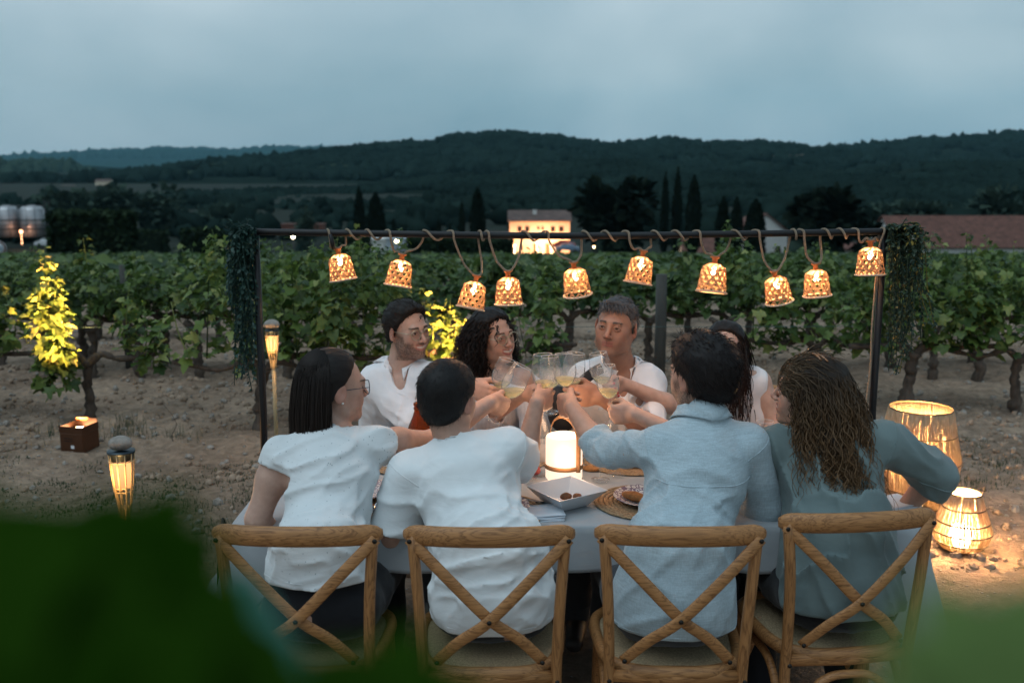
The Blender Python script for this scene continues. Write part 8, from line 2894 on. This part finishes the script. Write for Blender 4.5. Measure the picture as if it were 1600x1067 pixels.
lamp('table_lamp_light', LP + Vector((.0, -.095, .085)), .35, (1.0, .58, .32), .05)

# square white dish with croquettes
DISH = pbr('white_porcelain', (.66, .68, .70), .18, coat=.3)
DP = tpt(884, 788)
dsh = empty('square_dish', DP, 'square white porcelain dish holding two croquettes', 'dish', None, R(34))
def sq(h, z): return [(-h, -h, z), (h, -h, z), (h, h, z), (-h, h, z)]
v_ = sq(.050, .0) + sq(.096, .056) + sq(.100, .058) + sq(.094, .0575) + sq(.047, .007)
f_ = [(3, 2, 1, 0)]
for a in range(4):
    for i in range(4): f_.append((a * 4 + i, a * 4 + (i + 1) % 4, a * 4 + 4 + (i + 1) % 4, a * 4 + 4 + i))
f_.append((16, 17, 18, 19))
o = MB().add(v_, f_, False).build('dish', DISH, dsh)
bv = o.modifiers.new('bevel', 'BEVEL'); bv.width = .003; bv.segments = 3
FRY = pbr('fried_crust', (.20, .075, .03), .7, var=.4, vscale=60, bump=.8, bscale=120)
for i, (dx, dy, a) in enumerate([(.002, .018, .3), (.038, .012, 1.2)]):
    b = MB().ball((0, 0, 0), (.021, .015, .014), 14, 9)
    b.v = [tuple(np.array(p) * (1 + .12 * float(noise3(np.array([np.array(p) * 90 + i * 5]))[0]))) for p in b.v]
    o = b.build('croquette', FRY, None, DP + Vector((dx, dy, .0205)))
    o.rotation_euler = (0, .1, a)
    tag(o, ['left brown croquette in the square white dish', 'right brown croquette in the square white dish'][i], 'croquette')

# woven placemats with plates
def mat_material():
    m, nt, out = new_mat('seagrass')
    tcn = N(nt, 'ShaderNodeTexCoord')
    sx = N(nt, 'ShaderNodeSeparateXYZ', {'Vector': tcn.outputs['Object']})
    ln = N(nt, 'ShaderNodeVectorMath', {0: tcn.outputs['Object']}, operation='LENGTH')
    nz1 = N(nt, 'ShaderNodeTexNoise', {'Vector': tcn.outputs['Object'], 'Scale': 120.0, 'Detail': 3.0})
    c = ramp(nt, nz1.outputs['Fac'], [(.3, (.17, .105, .055)), (.7, (.38, .265, .15))])
    b = N(nt, 'ShaderNodeBsdfPrincipled', {'Base Color': c, 'Roughness': .85})
    bp = N(nt, 'ShaderNodeBump', {'Height': nz1.outputs['Fac'], 'Strength': .8, 'Distance': .004})
    nt.links.new(bp.outputs['Normal'], b.inputs['Normal'])
    nt.links.new(b.outputs['BSDF'], out.inputs['Surface'])
    return m
SEAG = mat_material()
PLATE, nt, out = new_mat('patterned_china')
tcn = N(nt, 'ShaderNodeTexCoord')
vo1 = N(nt, 'ShaderNodeTexVoronoi', {'Vector': tcn.outputs['Object'], 'Scale': 62.0}, feature='DISTANCE_TO_EDGE')
vo2 = N(nt, 'ShaderNodeTexVoronoi', {'Vector': tcn.outputs['Object'], 'Scale': 120.0})
f1 = ramp(nt, vo1.outputs['Distance'], [(.06, 1.0), (.14, 0.0)])
f2 = ramp(nt, vo2.outputs['Distance'], [(.20, 1.0), (.34, 0.0)])
ff = N(nt, 'ShaderNodeMath', {0: f1, 1: f2}, operation='MAXIMUM')
c = N(nt, 'ShaderNodeMixRGB', {'Fac': ff.outputs[0], 'Color1': (.64, .62, .60, 1), 'Color2': (.19, .14, .20, 1)}).outputs['Color']
b = N(nt, 'ShaderNodeBsdfPrincipled', {'Base Color': c, 'Roughness': .2})
nt.links.new(b.outputs['BSDF'], out.inputs['Surface'])
def placemat(px, py, r, label, plate=None, dx=0, dy=0):
    p = tpt(px, py) if plate is None or True else None
    p = p + Vector((dx, dy, 0))
    m = MB()
    n = 11
    root = empty('placemat', p, label, 'placemat', 'round seagrass placemats')
    for k in range(n):                                   # coiled braid, ring by ring
        rr = r * (k + .6) / n
        ring = [(rr * math.cos(a) * (1 + .006 * math.sin(9 * a + k)), rr * math.sin(a), .0045 + .0006 * math.sin(a * 40 + k)) for a in np.linspace(0, 6.283, 65)[:-1]]
        m.tube(ring, r / n * .56, 6, closed=True, flat=(.40, 1.0), up=(0, 0, 1))
    m.build('braid', SEAG, root)
    if plate:
        pr = empty('plate', p + Vector((0, 0, .0095)), plate, 'plate', 'patterned china plates')
        MB().lathe([(0, .001), (.060, .001), (.072, .004), (.112, .017), (.1135, .0185), (.1125, .0192), (.072, .0072), (.060, .0045), (0, .0045)], 48).build('dish', PLATE, pr)
    return p
pm = [placemat(1012, 786, .175, 'round seagrass placemat in front of the man in light blue', 'patterned plate with a slice of bread beside the man in light blue'),
      placemat(560, 776, .17, 'round seagrass placemat in front of the woman in the speckled tee', 'patterned plate in front of the woman in the speckled tee'),
      placemat(772, 800, .17, 'round seagrass placemat before the person in the plain white tee', 'patterned plate before the person in the plain white tee'),
      placemat(1232, 776, .17, 'round seagrass placemat in front of the woman in teal', 'patterned plate in front of the woman in teal'),
      placemat(985, 722, .175, 'round seagrass placemat opposite, before the grey haired man', 'patterned plate with cut tomato'),
      placemat(640, 722, .17, 'round seagrass placemat before the bearded man', 'patterned plate before the bearded man'),
      placemat(795, 716, .165, 'round seagrass placemat before the curly haired woman', 'patterned plate before the curly haired woman'),
      placemat(1170, 720, .17, 'round seagrass placemat before the woman in the sleeveless blouse', 'patterned plate before the woman in the sleeveless blouse')]
BREAD = pbr('bread_crust', (.36, .17, .06), .8, var=.35, vscale=40, bump=.6, bscale=80)
def bread(loc, L, rz, label, m=BREAD):
    b = MB().ball((0, 0, 0), (L, L * .42, L * .32), 18, 10)
    b.v = [tuple(np.array(q) * (1 + .10 * float(noise3(np.array([np.array(q) * 45]))[0]))) for q in b.v]
    o = b.build('bread', m, None, loc)
    o.rotation_euler = (0, 0, rz)
    return tag(o, label, 'bread')
bread(pm[0] + Vector((-.045, -.02, .030)), .050, -.7, 'toasted bread on the plate beside the man in light blue')
bread(tpt(922, 736) + Vector((0, 0, .010)), .035, -.4, 'bread crust lying right of the glowing lamp')
TOM = pbr('cut_tomato', (.42, .03, .02), .25, var=.3, vscale=60, coat=.3)
for i, (dx, dy, s_) in enumerate([(-.03, -.02, .024), (.015, -.03, .028), (.0, .02, .022), (-.07, .0, .020)]):
    b = MB().ball((0, 0, 0), (s_, s_ * .9, s_ * .62), 14, 8)
    o = b.build('tomato_piece', TOM, None, pm[4] + Vector((dx, dy, .0165 + s_ * .55)))
    o.rotation_euler = (.2, .3, i)
    tag(o, ['red tomato piece at the left front of the plate', 'largest red tomato piece on the plate', 'red tomato piece at the back of the plate', 'small red tomato piece at the plate rim'][i] + ' opposite the man in blue', 'tomato')
for i, (px, py, s_) in enumerate([(828, 735, .017), (836, 742, .021), (829, 722, .015)]):
    p = tpt(px, py)
    tag(MB().ball((0, 0, 0), (s_, s_, s_ * .85), 14, 9).build('cherry_tomato', TOM, None, p + Vector((0, 0, s_ * .84))), ['small red cherry tomato left of the glowing lamp', 'larger cherry tomato left of the glowing lamp', 'cherry tomato behind the other two by the lamp'][i], 'tomato')

# bottles
AMB = pbr('amber_glass', (.62, .14, .02), .08, trans=.85, ior=1.3)
BP = tpt(657, 716)
bt_ = empty('amber_bottle', BP, 'amber glass jug between the bearded man and the near guests', 'bottle')
MB().lathe([(0, 0), (.050, 0), (.054, .006), (.056, .06), (.052, .10), (.040, .135), (.027, .165), (.021, .185), (.0205, .205), (.0235, .208), (.0235, .216), (.019, .218), (.018, .205), (.0185, .185), (.050, .095), (.051, .01), (0, .006)], 32).build('body', AMB, bt_)
MB().lathe([(.0212, .192), (.0232, .193), (.0232, .199), (.0212, .200)], 24, close=True).build('neck_ring', AMB, bt_)
CP = tpt(842, 742)
cb2 = empty('water_bottle', CP, 'tall clear bottle left of the glowing lamp', 'bottle')
MB().lathe([(0, .002), (.034, .002), (.037, .008), (.037, .15), (.030, .185), (.015, .23), (.0135, .275), (.0155, .277), (.0155, .285)], 30).build('body', GLASS, cb2)
MB().lathe([(.0375, .06), (.0378, .06), (.0378, .125), (.0375, .125)], 30, close=True).build('label_band', pbr('faint_label', (.45, .42, .42), .6), cb2)
YB_ = tpt(632, 700)
tag(MB().box((0, 0, .012), (.07, .045, .022), bev=.006).build('butter_block', pbr('butter', (.55, .38, .10), .5), None, YB_), 'yellow butter block left of the amber jug', 'butter')

# folded napkin, cutlery
NAP = cloth_mat('napkin_cloth', (.55, .60, .66), crease=.15)
def napkin(px, py, rz, label):
    p = tpt(px, py)
    nb_ = MB()
    root = empty('napkin', p, label, 'napkin', 'folded napkins', rz)
    for k in range(4):
        z = .003 + k * .0042
        g = []
        nx_, ny_ = 9, 7
        for i in range(nx_):
            for j in range(ny_):
                x = -.065 + .13 * i / (nx_ - 1); y = -.055 + .11 * j / (ny_ - 1)
                g.append((x + .004 * k * .5, y + .003 * k, z + .0015 * math.sin(x * 40 + k * 2) + .001 * math.cos(y * 55 + k)))
        fs = [(i * ny_ + j, (i + 1) * ny_ + j, (i + 1) * ny_ + j + 1, i * ny_ + j + 1) for i in range(nx_ - 1) for j in range(ny_ - 1)]
        o = MB().add(g, fs).build('fold', NAP, root)
        md = o.modifiers.new('thick', 'SOLIDIFY'); md.thickness = .0032
    return root
napkin(846, 806, .1, 'folded pale blue napkin in front of the square dish')
napkin(1398, 792, .4, 'folded napkin at the right end of the table')
SILV = pbr('polished_steel', (.55, .56, .58), .2, metal=1.0)
DKST = pbr('dark_steel', (.10, .12, .14), .3, metal=.9)
def knife(p, rz, label, mat, L=.21):
    root = empty('knife', p, label, 'knife', None, rz)
    MB().tube([(0, 0, .005), (0, L * .2, .006), (0, L * .42, .005)], [.006, .0075, .005], 8, flat=(1, .55), up=(1, 0, 0)).build('handle', mat, root)
    MB().add([(-.006, L * .42, .006), (.005, L * .42, .006), (.009, L * .6, .006), (.008, L * .85, .006), (0, L, .006), (-.006, L * .9, .006)] + [(-.006, L * .42, .004), (.005, L * .42, .004), (.009, L * .6, .0045), (.008, L * .85, .0045), (0, L, .0045), (-.006, L * .9, .0045)],
             [(0, 1, 2, 3, 4, 5), (11, 10, 9, 8, 7, 6)] + [(i, 6 + i, 6 + (i + 1) % 6, (i + 1) % 6) for i in range(6)], False).build('blade', mat, root)
def fork(p, rz, label, mat, L=.20):
    root = empty('fork', p, label, 'fork', None, rz)
    MB().tube([(0, 0, .006), (0, L * .3, .009), (0, L * .55, .006), (0, L * .66, .006)], [.0065, .005, .0032, .004], 8, flat=(1, .5), up=(1, 0, 0)).build('handle', mat, root)
    for k in range(4):
        x = (k - 1.5) * .0055
        MB().tube([(x * .5, L * .64, .006), (x, L * .72, .007), (x, L * .86, .011), (x, L, .009)], [.0024, .002, .0018, .0009], 6).build('tine', mat, root)
p = tpt(838, 792)
knife(tpt(882, 794) + Vector((0, 0, .002)), R(62), 'dark steel knife lying in front of the square dish', DKST, .17)
z9 = Vector((0, 0, .0115))
fork(tpt(583, 806) + z9, R(-4), 'silver fork on the placemat by the speckled tee', SILV)
knife(tpt(594, 806) + z9, R(-8), 'silver knife beside the fork on the placemat', SILV)
# leaning chair-back / dark things behind: wooden stake behind the clear bottle
OFF_BAG = empty('handbag', (TX0 - .13, 3.25, 0), 'pale bag hanging at the left end of the table', 'bag')
bg = MB().ball((0, 0, .30), (.075, .13, .17), 16, 10)
bg.build('body', pbr('pale_canvas', (.45, .52, .56), .85), OFF_BAG)
MB().tube([(0, -.06, .42), (.01, -.05, .60), (.01, 0, .66), (.01, .05, .60), (0, .06, .42)], .006, 8).build('handle', BLACK_STRAP, OFF_BAG)

# ================================================================ out of focus vine leaves right before the lens
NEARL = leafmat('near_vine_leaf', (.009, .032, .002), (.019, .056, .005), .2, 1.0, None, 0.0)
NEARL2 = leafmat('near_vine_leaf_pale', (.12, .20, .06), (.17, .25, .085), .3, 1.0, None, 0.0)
NEARM = []
for v2, f2 in LEAVES:
    me = mesh_np('leaf', v2, None, f2, True); me.materials.append(NEARL); NEARM.append(me)
NEARM2 = []
for v2, f2 in LEAVES:
    me = mesh_np('leaf', v2, None, f2, True); me.materials.append(NEARL2); NEARM2.append(me)
def near_vine(label, base, leaves, stem_pts, NEARM=NEARM):
    root = empty('grape_vine', base, label, 'vine', None)
    o = Vector(base)
    MB().tube(bez([Vector(p) - o for p in stem_pts], 14), .0028, 6).build('shoot', NEARL, root)
    for (px, py, Y, size, rot, tilt) in leaves:
        Y *= .82; size *= .82
        p = at(px, py, Y)
        lo = bpy.data.objects.new('leaf', NEARM[int(px + py) % 5]); COL.objects.link(lo)
        lo.parent = root
        lo.location = p - o
        lo.rotation_euler = (R(75 - tilt), R(rot * .2), R(0))
        lo.rotation_mode = 'QUATERNION'
        lo.rotation_quaternion = Euler((R(62 - tilt), 0, 0)).to_quaternion() @ Euler((0, 0, R(rot))).to_quaternion()
        lo.scale = (size, size, size)
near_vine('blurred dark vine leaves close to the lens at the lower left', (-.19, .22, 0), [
    (60, 880, .20, .066, 170, 0), (185, 870, .21, .062, 195, 8), (10, 800, .20, .060, 150, 5), (130, 1000, .19, .075, 180, 0), (235, 985, .20, .062, 205, -6), (20, 990, .19, .07, 160, 6), (290, 1060, .20, .064, 190, 4), (110, 790, .22, .046, 180, 16), (205, 790, .23, .040, 190, 10), (310, 985, .22, .036, 215, 0),
    (575, 1015, .22, .040, 190, 0), (620, 1050, .22, .040, 180, 8), (690, 1085, .23, .034, 180, 0), (560, 1090, .21, .06, 180, 0), (300, 940, .23, .032, 200, 0)],
    [(-.19, .22, .0), (-.17, .22, .9), (-.13, .205, 1.55), (-.10, .20, 1.72)])
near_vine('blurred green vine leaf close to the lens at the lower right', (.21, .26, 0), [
    (1545, 935, .19, .044, 175, 5), (1600, 960, .19, .050, 190, 0), (1500, 1010, .19, .046, 170, -6), (1560, 1030, .19, .06, 180, 0), (1470, 1075, .20, .044, 180, 0)],
    [(.21, .26, .0), (.20, .25, .9), (.145, .24, 1.55), (.125, .225, 1.69)], NEARM2)
stalk = pbr('pale_teal_stalk', (.05, .19, .16), .8, trans=0)
tag(MB().tube(bez([at(372, 890, .25), at(405, 960, .245), at(450, 1030, .24), at(510, 1110, .235)], 10), [.002, .0035, .0045, .005, .005, .0052, .0052, .0052, .0052, .0052, .0052], 8, flat=(1, .5)).build('leaf_stalk', stalk), 'blurred pale teal stalk close to the lens, crossing the leftmost chair', 'stalk')
